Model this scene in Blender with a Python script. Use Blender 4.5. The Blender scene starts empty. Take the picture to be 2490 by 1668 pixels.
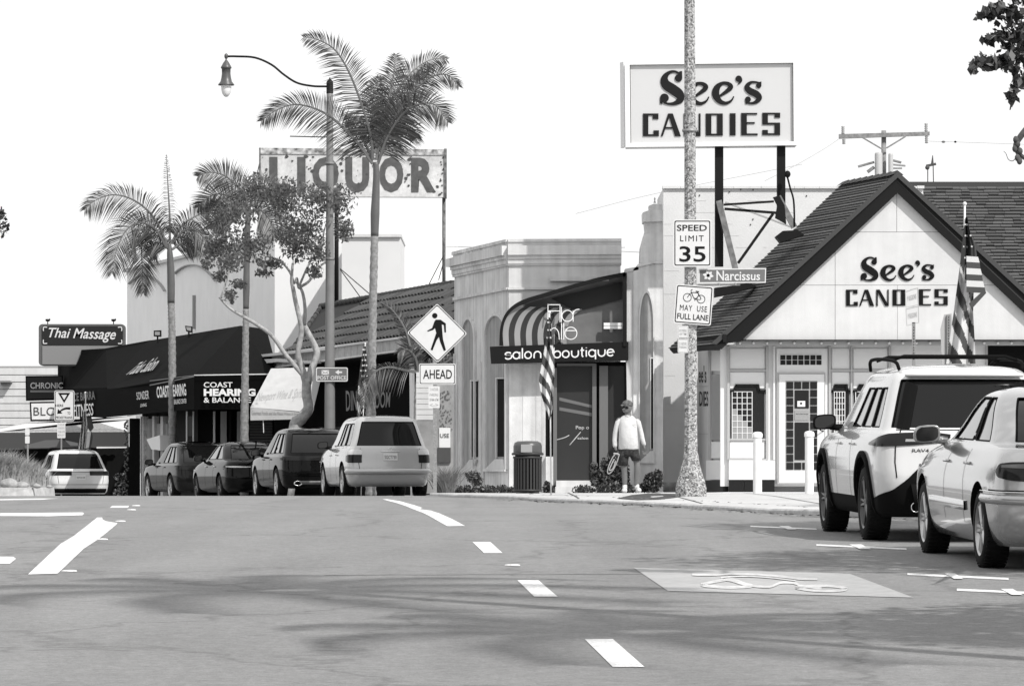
import bpy, bmesh, math, random
import numpy as np
from mathutils import Vector, Matrix

random.seed(7); RNG = np.random.default_rng(7)
SC = bpy.context.scene
COL = SC.collection
# photograph geometry: eye at the world origin looking along +Y, level, telephoto
F, CX, HY = 10000.0, 1245.0, 1172.0
R_ = math.radians

# ---------------------------------------------------------------- camera
cam_d = bpy.data.cameras.new('camera'); cam = bpy.data.objects.new('camera', cam_d); COL.objects.link(cam)
cam_d.sensor_width = 36.0; cam_d.lens = 36.0 * F / 2490.0
cam_d.shift_y = (HY - 834.0) / 2490.0
cam_d.clip_start = 0.5; cam_d.clip_end = 8000
cam.rotation_euler = (R_(90), 0, 0)
SC.camera = cam
# ---------------------------------------------------------------- light
SUN_TO = Vector((0.62, -0.76, 0.98)).normalized()
W = bpy.data.worlds.new('World'); SC.world = W; W.use_nodes = True
nt = W.node_tree; nt.nodes.clear()
sky = nt.nodes.new('ShaderNodeTexSky'); sky.sky_type = 'NISHITA'; sky.sun_disc = False
sky.sun_elevation = math.asin(SUN_TO.z); sky.sun_rotation = math.atan2(SUN_TO.x, SUN_TO.y)
sky.air_density = 1.0; sky.dust_density = 1.0; sky.ozone_density = 1.0
bw = nt.nodes.new('ShaderNodeRGBToBW'); bg = nt.nodes.new('ShaderNodeBackground'); wo = nt.nodes.new('ShaderNodeOutputWorld')
hz = nt.nodes.new('ShaderNodeMath'); hz.operation = 'MAXIMUM'; hz.inputs[1].default_value = 7.0    # thin white high cloud: even, colourless brightness
nt.links.new(sky.outputs[0], bw.inputs[0]); nt.links.new(bw.outputs[0], hz.inputs[0]); nt.links.new(hz.outputs[0], bg.inputs[0]); nt.links.new(bg.outputs[0], wo.inputs[0])
bg.inputs[1].default_value = 0.15
sd = bpy.data.lights.new('sun', 'SUN'); sd.energy = 4.2; sd.angle = R_(0.6); sd.color = (1.0, 0.985, 0.965)
so = bpy.data.objects.new('sun', sd); COL.objects.link(so); so.rotation_euler = SUN_TO.to_track_quat('Z', 'Y').to_euler()
so.location = (30, -20, 60)
SC.view_settings.view_transform = 'Standard'; SC.view_settings.look = 'None'
SC.view_settings.exposure = 0.0; SC.view_settings.gamma = 1.0; SC.view_settings.use_curve_mapping = False
SC.cycles.max_bounces = 6; SC.cycles.use_denoising = True

# ---------------------------------------------------------------- helpers
def P(px, py, d): return Vector(((px - CX) * d / F, d, (HY - py) * d / F))
_kd = [0, 10, 20, 27, 34, 40, 46, 55, 66, 75, 85, 95, 110, 140, 200, 400, 1000, 4000]
_kz = [-1.62, -1.36, -1.09, -.90, -.715, -.56, -.455, -.36, -.28, -.2475, -.295, -.37, -.49, -.66, -1.4, -4, -9, -30]
_dd = np.linspace(0, 300, 3001); _zz = np.interp(_dd, _kd, _kz)
_k = np.exp(-np.linspace(-2, 2, 61) ** 2); _k /= _k.sum()
_zz = np.convolve(np.pad(_zz, 30, mode='reflect', reflect_type='odd'), _k, mode='valid')
def gz(y):
    if y > 299: return float(np.interp(y, _kd, _kz))
    return float(np.interp(max(y, 0), _dd, _zz))
def G(px, py, lift=0.0):
    lo, hi = 8.0, 73.0
    for _ in range(50):
        m = (lo + hi) / 2
        if -gz(m) * F / m > py - HY: lo = m
        else: hi = m
    return Vector(((px - CX) * lo / F, lo, gz(lo) + lift))

MATS = {}
def mat(name, v, rough=0.7, metal=0.0, ns=0, na=0.0, bump=0.0, bs=60, spec=0.5, coat=0.0, streak=0.0, trans=0.0, grime=0.0):
    """grey procedural material: base value v, noise of scale ns and amount na, bump, vertical dirt streaks, blotchy grime"""
    if name in MATS: return MATS[name]
    m = bpy.data.materials.new(name); MATS[name] = m; m.use_nodes = True
    t = m.node_tree; N = t.nodes; L = t.links; b = N['Principled BSDF']
    b.inputs['Base Color'].default_value = (v, v, v, 1); b.inputs['Roughness'].default_value = rough
    b.inputs['Metallic'].default_value = metal; b.inputs['Specular IOR Level'].default_value = spec
    b.inputs['Coat Weight'].default_value = coat; b.inputs['Coat Roughness'].default_value = 0.04
    if trans: b.inputs['Transmission Weight'].default_value = trans
    m.diffuse_color = (v, v, v, 1)
    if ns or bump or streak or grime:
        tc = N.new('ShaderNodeTexCoord')
    cur = None
    def mul(a, node_out, lo, hi, f0=0.3, f1=0.7):
        mr = N.new('ShaderNodeMapRange'); L.new(node_out, mr.inputs[0])
        mr.inputs[1].default_value = f0; mr.inputs[2].default_value = f1; mr.inputs[3].default_value = lo; mr.inputs[4].default_value = hi
        if a is None: return mr.outputs[0]
        x = N.new('ShaderNodeMath'); x.operation = 'MULTIPLY'; L.new(a, x.inputs[0]); L.new(mr.outputs[0], x.inputs[1]); return x.outputs[0]
    if ns:
        n = N.new('ShaderNodeTexNoise'); n.inputs['Scale'].default_value = ns; n.inputs['Detail'].default_value = 6
        L.new(tc.outputs['Object'], n.inputs['Vector']); cur = mul(cur, n.outputs[0], 1 - na, 1 + na)
    if streak:
        mp = N.new('ShaderNodeMapping'); mp.inputs['Scale'].default_value = (5, 5, 0.25); L.new(tc.outputs['Object'], mp.inputs[0])
        n = N.new('ShaderNodeTexNoise'); n.inputs['Scale'].default_value = 1.4; n.inputs['Detail'].default_value = 5
        L.new(mp.outputs[0], n.inputs['Vector']); cur = mul(cur, n.outputs[0], 1 - streak, 1.0, 0.35, 0.6)
    if grime:
        n = N.new('ShaderNodeTexNoise'); n.inputs['Scale'].default_value = 0.9; n.inputs['Detail'].default_value = 8; n.inputs['Roughness'].default_value = 0.7
        L.new(tc.outputs['Object'], n.inputs['Vector']); cur = mul(cur, n.outputs[0], 1 - grime, 1.0, 0.35, 0.62)
    if cur is not None:
        x = N.new('ShaderNodeMath'); x.operation = 'MULTIPLY'; x.inputs[1].default_value = v; L.new(cur, x.inputs[0])
        L.new(x.outputs[0], b.inputs['Base Color'])
    if bump:
        n = N.new('ShaderNodeTexNoise'); n.inputs['Scale'].default_value = bs; n.inputs['Detail'].default_value = 5
        L.new(tc.outputs['Object'], n.inputs['Vector']); bp = N.new('ShaderNodeBump'); bp.inputs['Strength'].default_value = bump
        bp.inputs['Distance'].default_value = 0.02; L.new(n.outputs[0], bp.inputs['Height']); L.new(bp.outputs[0], b.inputs['Normal'])
    return m

def rootloc(o):
    v = Vector((0, 0, 0))
    while o is not None: v += o.location; o = o.parent
    return v

def setp(o, label=None, cat=None, group=None, kind=None):
    if label: o['label'] = label
    if cat: o['category'] = cat
    if group: o['group'] = group
    if kind: o['kind'] = kind
    return o
def thing(name, label, cat, loc=(0, 0, 0), group=None, rz=0.0):
    o = bpy.data.objects.new(name, None); COL.objects.link(o); o.location = loc; o.rotation_euler = (0, 0, rz)
    o.empty_display_size = 0.2
    return setp(o, label, cat, group)
def copy_tree(o, parent=None):
    c = o.copy(); COL.objects.link(c); c.parent = parent
    for ch in list(o.children): copy_tree(ch, c)
    return c

class Plane:
    """a plane; pt() is the point of it seen at photo pixel (px,py), lifted by off towards the viewer"""
    def __init__(s, p, n):
        s.p = Vector(p); s.n = Vector(n).normalized()
        if s.n.dot(s.p) > 0: s.n = -s.n
    def pt(s, px, py, off=0.0):
        r = Vector(((px - CX) / F, 1, (HY - py) / F)); return r * (s.n.dot(s.p) / s.n.dot(r)) + s.n * off
def front(d): return Plane((0, d, 0), (0, -1, 0))
def wall(xa, da, xb, db):
    a = P(xa, HY, da); b = P(xb, HY, db); e = b - a; return Plane(a, (e.y, -e.x, 0))
def tri(a, b, c): return Plane(a, (b - a).cross(c - a))

class MB:
    def __init__(s): s.v = []; s.f = []; s.mi = []; s.sm = []; s.cur = 0; s.smooth = False
    def add(s, vs, fs, smooth=None):
        k = len(s.v); s.v += [tuple(x) for x in vs]
        for f in fs: s.f.append([k + i for i in f]); s.mi.append(s.cur); s.sm.append(s.smooth if smooth is None else smooth)
        return s
    def poly(s, pts): return s.add(pts, [list(range(len(pts)))])
    def hull8(s, a, b):
        """a, b: matching rings"""
        n = len(a); fs = [list(range(n))[::-1], [n + i for i in range(n)]] + [[i, (i + 1) % n, n + (i + 1) % n, n + i] for i in range(n)]
        return s.add(list(a) + list(b), fs)
    def slab(s, pl, pts, o0, o1):
        return s.hull8([pl.pt(x, y, o0) for x, y in pts], [pl.pt(x, y, o1) for x, y in pts])
    def rect(s, pl, x0, y0, x1, y1, o0=0.0, o1=0.05): return s.slab(pl, [(x0, y1), (x1, y1), (x1, y0), (x0, y0)], o0, o1)
    def box(s, c, sz, M=None):
        c = Vector(c); h = Vector(sz) / 2; r = []
        for z in (-1, 1):
            r.append([c + ((M @ Vector((x * h.x, y * h.y, z * h.z))) if M else Vector((x * h.x, y * h.y, z * h.z))) for x, y in ((-1, -1), (1, -1), (1, 1), (-1, 1))])
        return s.hull8(r[0], r[1])
    def tube(s, pts, rad, n=8, cap=True, sx=1.0):
        pts = [Vector(p) for p in pts]
        if not hasattr(rad, '__len__'): rad = [rad] * len(pts)
        vs = []; up = None
        for i, p in enumerate(pts):
            t = (pts[min(i + 1, len(pts) - 1)] - pts[max(i - 1, 0)]).normalized()
            if up is None: up = Vector((0, 1, 0)) if abs(t.y) < .9 else Vector((1, 0, 0))
            u = (up - t * up.dot(t)).normalized(); w = t.cross(u); up = u
            for j in range(n):
                a = 2 * math.pi * j / n; vs.append(p + (u * math.cos(a) + w * math.sin(a) * sx) * rad[i])
        fs = [[i * n + j, i * n + (j + 1) % n, (i + 1) * n + (j + 1) % n, (i + 1) * n + j] for i in range(len(pts) - 1) for j in range(n)]
        k = len(s.v); s.add(vs, fs, smooth=n > 6)
        if cap:
            s.add([], []); s.f.append([k + j for j in range(n)][::-1]); s.mi.append(s.cur); s.sm.append(False)
            m = k + (len(pts) - 1) * n; s.f.append([m + j for j in range(n)]); s.mi.append(s.cur); s.sm.append(False)
        return s
    def lathe(s, c, prof, n=24, axis='z', smooth=True):
        c = Vector(c); vs = []
        for r, h in prof:
            for j in range(n):
                a = 2 * math.pi * j / n; x, y = r * math.cos(a), r * math.sin(a)
                vs.append(c + (Vector((x, y, h)) if axis == 'z' else Vector((h, x, y)) if axis == 'x' else Vector((x, h, y))))
        fs = [[i * n + j, i * n + (j + 1) % n, (i + 1) * n + (j + 1) % n, (i + 1) * n + j] for i in range(len(prof) - 1) for j in range(n)]
        return s.add(vs, fs, smooth=smooth)
    def ball(s, c, r, n=10, m=7):
        r = Vector(r) if hasattr(r, '__len__') else Vector((r, r, r)); c = Vector(c); vs = []
        for i in range(m + 1):
            th = math.pi * i / m
            for j in range(n):
                a = 2 * math.pi * j / n; vs.append(c + Vector((r.x * math.sin(th) * math.cos(a), r.y * math.sin(th) * math.sin(a), r.z * math.cos(th))))
        return s.add(vs, [[i * n + j, i * n + (j + 1) % n, (i + 1) * n + (j + 1) % n, (i + 1) * n + j] for i in range(m) for j in range(n)], smooth=True)
    def build(s, name, mats, parent=None, local=False, fix=True):
        off = Vector((0, 0, 0)) if (local or parent is None) else rootloc(parent)
        me = bpy.data.meshes.new(name)
        me.from_pydata([(x - off.x, y - off.y, z - off.z) for x, y, z in s.v], [], s.f)
        for m in (mats if isinstance(mats, (list, tuple)) else [mats]): me.materials.append(m)
        me.polygons.foreach_set('material_index', s.mi); me.polygons.foreach_set('use_smooth', s.sm)
        if fix:
            bm = bmesh.new(); bm.from_mesh(me); bmesh.ops.recalc_face_normals(bm, faces=bm.faces); bm.to_mesh(me); bm.free()
        me.update(); o = bpy.data.objects.new(name, me); COL.objects.link(o); o.parent = parent
        return o
def single(mb, name, mats, label, cat, group=None, kind=None, fix=True):
    """a thing that is one mesh: origin moved to the middle of its foot"""
    xs = [v[0] for v in mb.v]; ys = [v[1] for v in mb.v]; zs = [v[2] for v in mb.v]
    c = Vector(((min(xs) + max(xs)) / 2, (min(ys) + max(ys)) / 2, min(zs)))
    mb.v = [(x - c.x, y - c.y, z - c.z) for x, y, z in mb.v]
    o = mb.build(name, mats, fix=fix); o.location = c
    return setp(o, label, cat, group, kind)

def catmull(pts, k=6):
    pts = [Vector(p) for p in pts]; out = []
    q = [pts[0] * 2 - pts[1]] + pts + [pts[-1] * 2 - pts[-2]]
    for i in range(1, len(q) - 2):
        a, b, c, d = q[i - 1:i + 3]
        for j in range(k):
            t = j / k; out.append(0.5 * ((2 * b) + (c - a) * t + (2 * a - 5 * b + 4 * c - d) * t * t + (3 * b - a - 3 * c + d) * t ** 3))
    out.append(pts[-1]); return out

def clip_poly(poly, convex):
    """clip polygon by a convex one (both 2D lists, any orientation)"""
    area = sum(convex[i][0] * convex[(i + 1) % len(convex)][1] - convex[(i + 1) % len(convex)][0] * convex[i][1] for i in range(len(convex)))
    sg = 1 if area > 0 else -1
    for i in range(len(convex)):
        ax, ay = convex[i]; bx, by = convex[(i + 1) % len(convex)]
        ins = lambda p: sg * ((bx - ax) * (p[1] - ay) - (by - ay) * (p[0] - ax)) >= -1e-9
        out = []
        for j in range(len(poly)):
            p, q = poly[j], poly[(j + 1) % len(poly)]; ip, iq = ins(p), ins(q)
            if ip: out.append(p)
            if ip != iq:
                den = (bx - ax) * (q[1] - p[1]) - (by - ay) * (q[0] - p[0])
                t = ((by - ay) * (p[0] - ax) - (bx - ax) * (p[1] - ay)) / den
                out.append((p[0] + (q[0] - p[0]) * t, p[1] + (q[1] - p[1]) * t))
        poly = out
        if not poly: return []
    return poly

def ribbon2d(pts, ws, k=8):
    """variable width stroke outline: list of quads in 2D"""
    c = catmull([(x, y, w) for (x, y), w in zip(pts, ws)], k); L = []
    for i, p in enumerate(c):
        t = Vector((c[min(i + 1, len(c) - 1)] - c[max(i - 1, 0)])[:2])
        t = t.normalized() if t.length > 1e-6 else Vector((1, 0)); n = Vector((-t.y, t.x)) * p.z / 2
        L.append(((p.x + n.x, p.y + n.y), (p.x - n.x, p.y - n.y)))
    return [[L[i][0], L[i + 1][0], L[i + 1][1], L[i][1]] for i in range(len(L) - 1)]
def disc2d(x, y, r, n=16, ry=None): return [(x + r * math.cos(2 * math.pi * i / n), y + (ry or r) * math.sin(2 * math.pi * i / n)) for i in range(n)]

def flat(pl, polys, off, name, m, parent, tf=lambda x, y: (x, y), thick=0.0):
    mb = MB()
    for i, q in enumerate(polys):
        pts = [tf(*p) for p in q]; o = off + (i % 7) * 0.00025
        if thick: mb.slab(pl, pts, 0.001, o + thick)
        else: mb.poly([pl.pt(x, y, o) for x, y in pts])
    return mb.build(name, m, parent, fix=bool(thick))

_tc = {}
def text_mesh(s, bold=0.0, ext=0.0, shear=0.0, space=1.0, line=1.0, align='CENTER', sc=1.0):
    key = (s, bold, ext, shear, space, line, align)
    if key in _tc: return _tc[key]
    cu = bpy.data.curves.new('t', 'FONT'); cu.body = s; cu.offset = bold; cu.extrude = ext; cu.shear = shear
    cu.space_character = space; cu.space_line = line; cu.align_x = align; cu.resolution_u = 3
    ob = bpy.data.objects.new('t', cu); COL.objects.link(ob)
    me = bpy.data.meshes.new_from_object(ob.evaluated_get(bpy.context.evaluated_depsgraph_get()))
    vs = [tuple(v.co) for v in me.vertices]; fs = [list(p.vertices) for p in me.polygons]
    bpy.data.objects.remove(ob); bpy.data.meshes.remove(me); _tc[key] = (vs, fs); return vs, fs
def text(s, pl, box, m, parent, name='lettering', off=0.004, thick=0.0, bold=0.01, shear=0.0, space=1.0, line=1.0, align='CENTER', quad=None):
    """lettering fitted to a pixel box (x0,y0,x1,y1) of the plane, or to a pixel quad TL,TR,BR,BL"""
    vs, fs = text_mesh(s, bold, 0.05 if thick else 0.0, shear, space, line, align)
    xs = [v[0] for v in vs]; ys = [v[1] for v in vs]; a, b, c, d = min(xs), max(xs), min(ys), max(ys)
    if quad is None: x0, y0, x1, y1 = box; quad = ((x0, y0), (x1, y0), (x1, y1), (x0, y1))
    TL, TR, BR, BL = [Vector(q) for q in quad]; out = []
    for x, y, z in vs:
        u = (x - a) / (b - a); w = (y - c) / (d - c); q = (BL * (1 - u) + BR * u) * (1 - w) + (TL * (1 - u) + TR * u) * w
        out.append(pl.pt(q.x, q.y, off + (thick if z > 0 else 0)))
    mb = MB(); mb.add(out, fs); return mb.build(name, m, parent, fix=False)

def leaves(mb, n, centers, radii, size, droop=0.3, shape=0.35, surf=0.5, aspect=2.0, rng=RNG):
    """n leaf quads spread through ellipsoids"""
    centers = np.array(centers, float); radii = np.array(radii, float)
    vol = radii.prod(axis=1) ** (2 / 3); idx = rng.choice(len(centers), n, p=vol / vol.sum())
    dv = rng.normal(size=(n, 3)); dv /= np.linalg.norm(dv, axis=1)[:, None]
    rr = rng.random(n) ** surf; p = centers[idx] + dv * rr[:, None] * radii[idx]
    d = rng.normal(size=(n, 3)); d[:, 2] -= droop; d /= np.linalg.norm(d, axis=1)[:, None]
    e = np.cross(d, rng.normal(size=(n, 3))); e /= np.linalg.norm(e, axis=1)[:, None]
    s = size * (0.6 + 0.8 * rng.random(n)); a = d * s[:, None]; b = e * (s / aspect)[:, None]
    V = np.stack([p - a * .5, p + b * .5, p + a * .5, p - b * .5], 1).reshape(-1, 3)
    k = len(mb.v); mb.v += [tuple(x) for x in V.tolist()]
    for i in range(n): mb.f.append([k + 4 * i, k + 4 * i + 1, k + 4 * i + 2, k + 4 * i + 3])
    mb.mi += [mb.cur] * n; mb.sm += [False] * n
    return mb
# ---------------------------------------------------------------- materials
M_ASPH = mat('asphalt', 0.165, 0.88, spec=0.3)
def _asphalt():
    t = M_ASPH.node_tree; N = t.nodes; L = t.links; b = N['Principled BSDF']; tc = N.new('ShaderNodeTexCoord')
    def nz(sc, scale=(1, 1, 1), det=4, ro=.5):
        mp = N.new('ShaderNodeMapping'); mp.inputs['Scale'].default_value = scale; L.new(tc.outputs['Object'], mp.inputs[0])
        n = N.new('ShaderNodeTexNoise'); n.inputs['Scale'].default_value = sc; n.inputs['Detail'].default_value = det; n.inputs['Roughness'].default_value = ro
        L.new(mp.outputs[0], n.inputs['Vector']); return n.outputs[0]
    def rng(o, a, c, lo, hi):
        m = N.new('ShaderNodeMapRange'); L.new(o, m.inputs[0])
        for i, x in enumerate((a, c, lo, hi)): m.inputs[i + 1].default_value = x
        return m.outputs[0]
    def mul(a, c):
        m = N.new('ShaderNodeMath'); m.operation = 'MULTIPLY'
        for i, x in enumerate((a, c)):
            if isinstance(x, float): m.inputs[i].default_value = x
            else: L.new(x, m.inputs[i])
        return m.outputs[0]
    v = mul(rng(nz(95, det=5, ro=.8), .3, .7, .6, 1.4), rng(nz(28, det=3), .3, .7, .86, 1.14))
    v = mul(v, rng(nz(9), .3, .7, .9, 1.1)); v = mul(v, rng(nz(1.1, (1, .35, 1)), .3, .7, .93, 1.06))
    v = mul(v, rng(nz(.35, (3.2, .12, 1)), .35, .65, .93, 1.06))        # wear along the lanes
    w = N.new('ShaderNodeTexVoronoi'); w.feature = 'DISTANCE_TO_EDGE'; w.inputs['Scale'].default_value = .33
    mp = N.new('ShaderNodeMapping'); mp.inputs['Scale'].default_value = (1, .5, 1); L.new(tc.outputs['Object'], mp.inputs[0])
    ad = N.new('ShaderNodeVectorMath'); ad.operation = 'ADD'; L.new(mp.outputs[0], ad.inputs[0])
    n2 = N.new('ShaderNodeTexNoise'); n2.inputs['Scale'].default_value = 1.5; n2.inputs['Detail'].default_value = 4; L.new(tc.outputs['Object'], n2.inputs['Vector']); L.new(n2.outputs['Color'], ad.inputs[1])
    L.new(ad.outputs[0], w.inputs['Vector'])
    v = mul(v, rng(w.outputs['Distance'], 0.0, .02, .74, 1.0))
    v = mul(v, 0.198); L.new(v, b.inputs['Base Color'])
    bp = N.new('ShaderNodeBump'); bp.inputs['Strength'].default_value = .5; bp.inputs['Distance'].default_value = .008
    L.new(nz(110, det=3), bp.inputs['Height']); L.new(bp.outputs[0], b.inputs['Normal'])
_asphalt()
M_PAINT = mat('road_paint', .74, .7, ns=45, na=.3, grime=.28)
M_CONC = mat('pavement_concrete', .5, .85, ns=7, na=.12, bump=.2, bs=80, grime=.2)
M_KERB = mat('kerb_concrete', .5, .85, ns=9, na=.15, bump=.3, bs=40, grime=.25)
M_SOIL = mat('soil', .07, .95, ns=20, na=.4, bump=.8, bs=20)
M_BIKE = mat('bike_panel', .36, .7, ns=12, na=.12, grime=.2)
M_OLD = mat('worn_paint', .53, .7, ns=14, na=.3, grime=.3)

def sheet(name, xs, ys, m, lift=0.0, kind='structure', fx=None):
    mb = MB(); nx = len(xs)
    for y in ys:
        for i, x in enumerate(xs):
            X = fx(x, y) if fx else x; mb.v.append((X, y, gz(y) + lift))
    for j in range(len(ys) - 1):
        for i in range(nx - 1):
            k = j * nx + i; mb.f.append([k, k + 1, k + 1 + nx, k + nx]); mb.mi.append(0); mb.sm.append(True)
    return setp(mb.build(name, m, fix=False), kind=kind)
_ys = list(np.arange(-20, 160, 1.0)) + [165, 172, 180, 190, 200, 220, 250, 300, 400, 600, 1000, 1800, 3500]
setp(sheet('road', [-3000, -300, -60, -30, -15, -8, -4, 0, 4, 8, 15, 30, 60, 300, 3000], _ys, M_ASPH), 'worn grey asphalt road rising to a crest', None)

# pavement, corner apron and the kerb on the right; the kerb line swings left beyond the side street
def kerb_x(y):
    return float(np.interp(y, [0, 34, 40, 44, 47, 50.5, 53.5, 60, 64, 67.5, 71, 75, 80, 85, 88, 92, 101], [8.1, 6.4, 6.1, 5.8, 5.0, 3.6, 2.97, 1.53, .35, -.03, -1.0, -1.5, -1.6, -1.66, -1.55, -2.2, -4.6]))
def raised(name, ys, x_in, x_out, top, m, kind='structure', label=None):
    mb = MB(); n = len(ys); vs = []; top0 = top
    for y in ys:
        top = top0 * float(np.interp(y, [46, 52], [1, .42])); a, b = x_in(y), x_out(y); z = gz(y); vs += [(a, y, z - .1), (a, y, z + top - .02), (a + .02, y, z + top), (b, y, z + top)]
    mb.add(vs, [[4 * j + i, 4 * j + i + 1, 4 * j + 5 + i, 4 * j + 4 + i] for j in range(n - 1) for i in range(3)])
    mb.poly([vs[0], vs[1], vs[2], vs[3], (vs[3][0], vs[3][1], vs[0][2])])
    return setp(mb.build(name, m), label, None, None, kind)
raised('kerb', list(np.arange(10, 102, 1.0)), kerb_x, lambda y: kerb_x(y) + .16, .13, M_KERB)
PAVE_Y = list(np.arange(10, 102, 1.0))
pv = raised('pavement', PAVE_Y, lambda y: kerb_x(y) + .165, lambda y: 40, .128, M_CONC)
# expansion joints of the pavement: flush slabs laid as pieces near the shop corner
mb = MB()
for y in list(np.arange(54, 80, 1.6)):
    x0 = kerb_x(y) + .2; mb.add([(x0, y, gz(y) + .0585), (14, y, gz(y) + .0585), (14, y + .035, gz(y + .035) + .0585), (x0, y + .035, gz(y + .035) + .0585)], [[0, 1, 2, 3]])
for x in np.arange(1.0, 13, 1.6):
    ys = [y for y in np.arange(53, 80, .5) if kerb_x(y) + .2 < x]
    if len(ys) > 1: mb.add([(x + o, y, gz(y) + .060) for y in ys for o in (0, .03)], [[2 * i, 2 * i + 1, 2 * i + 3, 2 * i + 2] for i in range(len(ys) - 1)])
mb.build('pavement_joint', mat('joint_dark', .07, .9), pv, fix=False)

# painted markings
def marking(name, px, m=None, lift=.004, kind='structure', label=None):
    """a flat painted shape given by its outline on the photographed road, laid on the rising ground"""
    pts = [G(x, y) for x, y in px]
    lo = min(p.y for p in pts); hi = max(p.y for p in pts); n = max(1, int((hi - lo) / 1.2)); mb = MB()
    for i in range(n):
        a, b = lo + (hi - lo) * i / n, lo + (hi - lo) * (i + 1) / n
        q = clip_poly([(p.x, p.y) for p in pts], [(-500, a), (500, a), (500, b), (-500, b)])
        if len(q) > 2: mb.poly([(x, y, gz(y) + lift) for x, y in q])
    o = mb.build(name, m or M_PAINT, fix=False)
    return setp(o, label, None, None, kind)
def strip(name, L, Rr, m=None, lift=.004):
    """marking from matching left and right edges"""
    mb = MB(); a = [G(*p, lift) for p in L]; b = [G(*p, lift) for p in Rr]
    mb.add(a + b, [[i, i + 1, len(a) + i + 1, len(a) + i] for i in range(len(a) - 1)]); return setp(mb.build(name, m or M_PAINT, fix=False), kind='structure')
strip('lane_line', [(68, 1397), (148, 1322), (180, 1303), (222, 1270), (273, 1230)], [(140, 1395), (204, 1334), (240, 1311), (283, 1276), (314, 1230)])
strip('lane_line', [(930, 1214), (960, 1222), (985, 1230), (1033, 1249), (1060, 1264), (1088, 1279.6)], [(940, 1213.6), (974, 1219), (1006, 1228), (1070, 1249), (1101, 1263), (1131, 1279)])
marking('lane_dash', [(1149, 1318), (1192, 1318), (1222, 1345), (1177, 1345)])
marking('lane_dash', [(1258, 1411), (1309, 1411), (1356, 1451), (1299, 1451)])
marking('lane_dash', [(1422, 1555), (1490, 1554), (1567, 1622), (1490, 1622)])
marking('lane_line', [(0, 1248), (200, 1246), (205, 1249), (200, 1253), (120, 1255.5), (0, 1255)])
marking('lane_line', [(-60, 1353), (32, 1354), (39, 1359), (24, 1371), (-60, 1371)])
marking('median_line', [(-80, 1215.5), (100, 1212), (145, 1212), (100, 1215), (-80, 1218)])
def T_mark(xs0, y0, xs1, y1, t0, t1, h):
    """parking-bay T: long bar and short stem"""
    yy = lambda x: y0 + (y1 - y0) * (x - xs0) / (xs1 - xs0)
    marking('parking_mark', [(xs0, y0 - h), (t0, yy(t0) - h), (xs1, y1 - h), (xs1 + 1, y1 + h), (t0, yy(t0) + h), (xs0, y0 + h)])
    w = (t1 - t0) / 2
    marking('parking_tick', [(t0, yy(t0) - h * 2.1), (t0 + w * 1.1, yy(t0) - h * 2.1), (t1, yy(t1) + h * 2.6), (t1 - w, yy(t1) + h * 2.6)], lift=.008)
zx = lambda z: 1240 + .534 * z
zy = lambda z: 1180 + .534 * z
T_mark(zx(1095), zy(187), zx(1395), zy(200), zx(1225), zx(1305), 1.4)
T_mark(zx(1395), zy(272), zx(1805), zy(291), zx(1545), zx(1645), 1.9)
T_mark(zx(1810), zy(405), zx(2270), zy(427), zx(1980), zx(2065), 2.4)
T_mark(zx(2035), zy(476), zx(2400), zy(492), zx(2235), zx(2335), 2.6)
bp_ = marking('bike_lane_panel', [(1541, 1381), (2065, 1395), (2222, 1453.5), (1624, 1437)], M_BIKE)
mb = MB()
def gpoly(pxs, lift=.008): mb.poly([G(zx(x), zy(y), lift) for x, y in pxs])
for q in ribbon2d([(870, 455), (940, 440), (1010, 432), (1060, 448), (1100, 462), (1000, 468), (900, 462), (870, 455)], [13] * 8, 5): gpoly(q)
for q in ribbon2d([(1300, 470), (1380, 482), (1480, 484), (1535, 474), (1470, 463), (1380, 462), (1300, 470)], [12] * 7, 5): gpoly(q, .0085)
for q in ribbon2d([(960, 432), (1010, 438), (1080, 458), (1180, 466), (1230, 448), (1290, 448), (1330, 462), (1420, 474)], [10] * 8, 4): gpoly(q, .009)
for q in ribbon2d([(830, 410), (900, 412), (1000, 408), (1120, 410), (1240, 420), (1330, 430), (1400, 432)], [9, 10, 9, 9, 10, 10, 8], 4): gpoly(q, .0095)
for q in ribbon2d([(960, 424), (1060, 418), (1180, 424), (1300, 438)], [6, 6, 6, 6], 4): gpoly(q, .0098)
setp(mb.build('bike_symbol', M_OLD, fix=False), kind='structure')
# repaired strips and tar seams across the road
def across(y, x0, x1, w, m, name, lift=.002, sl=.02):
    mb = MB(); n = 14
    a = [(x0 + (x1 - x0) * i / n, y + sl * i + random.uniform(-.05, .05)) for i in range(n + 1)]
    mb.add([(x, yy, gz(yy) + lift) for x, yy in a] + [(x, yy + w * random.uniform(.7, 1.3), gz(yy + w) + lift) for x, yy in a], [[i, i + 1, n + 2 + i, n + 1 + i] for i in range(n)])
    setp(mb.build(name, m, fix=False), kind='structure')
M_TAR = mat('tar', .105, .6, ns=6, na=.2)
across(32.9, -1.5, 2.6, .06, M_TAR, 'tar_seam')
# raised reflective markers
grp = 'raised road markers beside the lane lines'
mk = None
for x, y, w, lb in ((168, 1389, .11, 'nearest white raised marker beside the thick left lane line'), (248, 1312, .1, 'white raised marker level with the middle of the left lane line'),
                (293, 1268, .1, 'white raised marker near the upper half of the left lane line'), (320, 1240, .1, 'white raised marker just right of the far tip of the left lane line'),
                (331, 1230, .1, 'farthest white raised marker beyond the left lane line'), (1246, 1375, .1, 'lone round white marker between two lane dashes in mid road')):
    g = G(x, y); m1 = MB()
    m1.lathe((0, 0, 0), [(w * .6, 0), (w * .55, .008), (w * .35, .011), (0.001, .012)], 14)
    o = m1.build('road_marker', M_PAINT); o.location = (g.x, g.y, g.z + .002); o.scale = (1.0 if x < 1000 else 1.1, .8, 1); setp(o, lb, 'road marker', grp)

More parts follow.
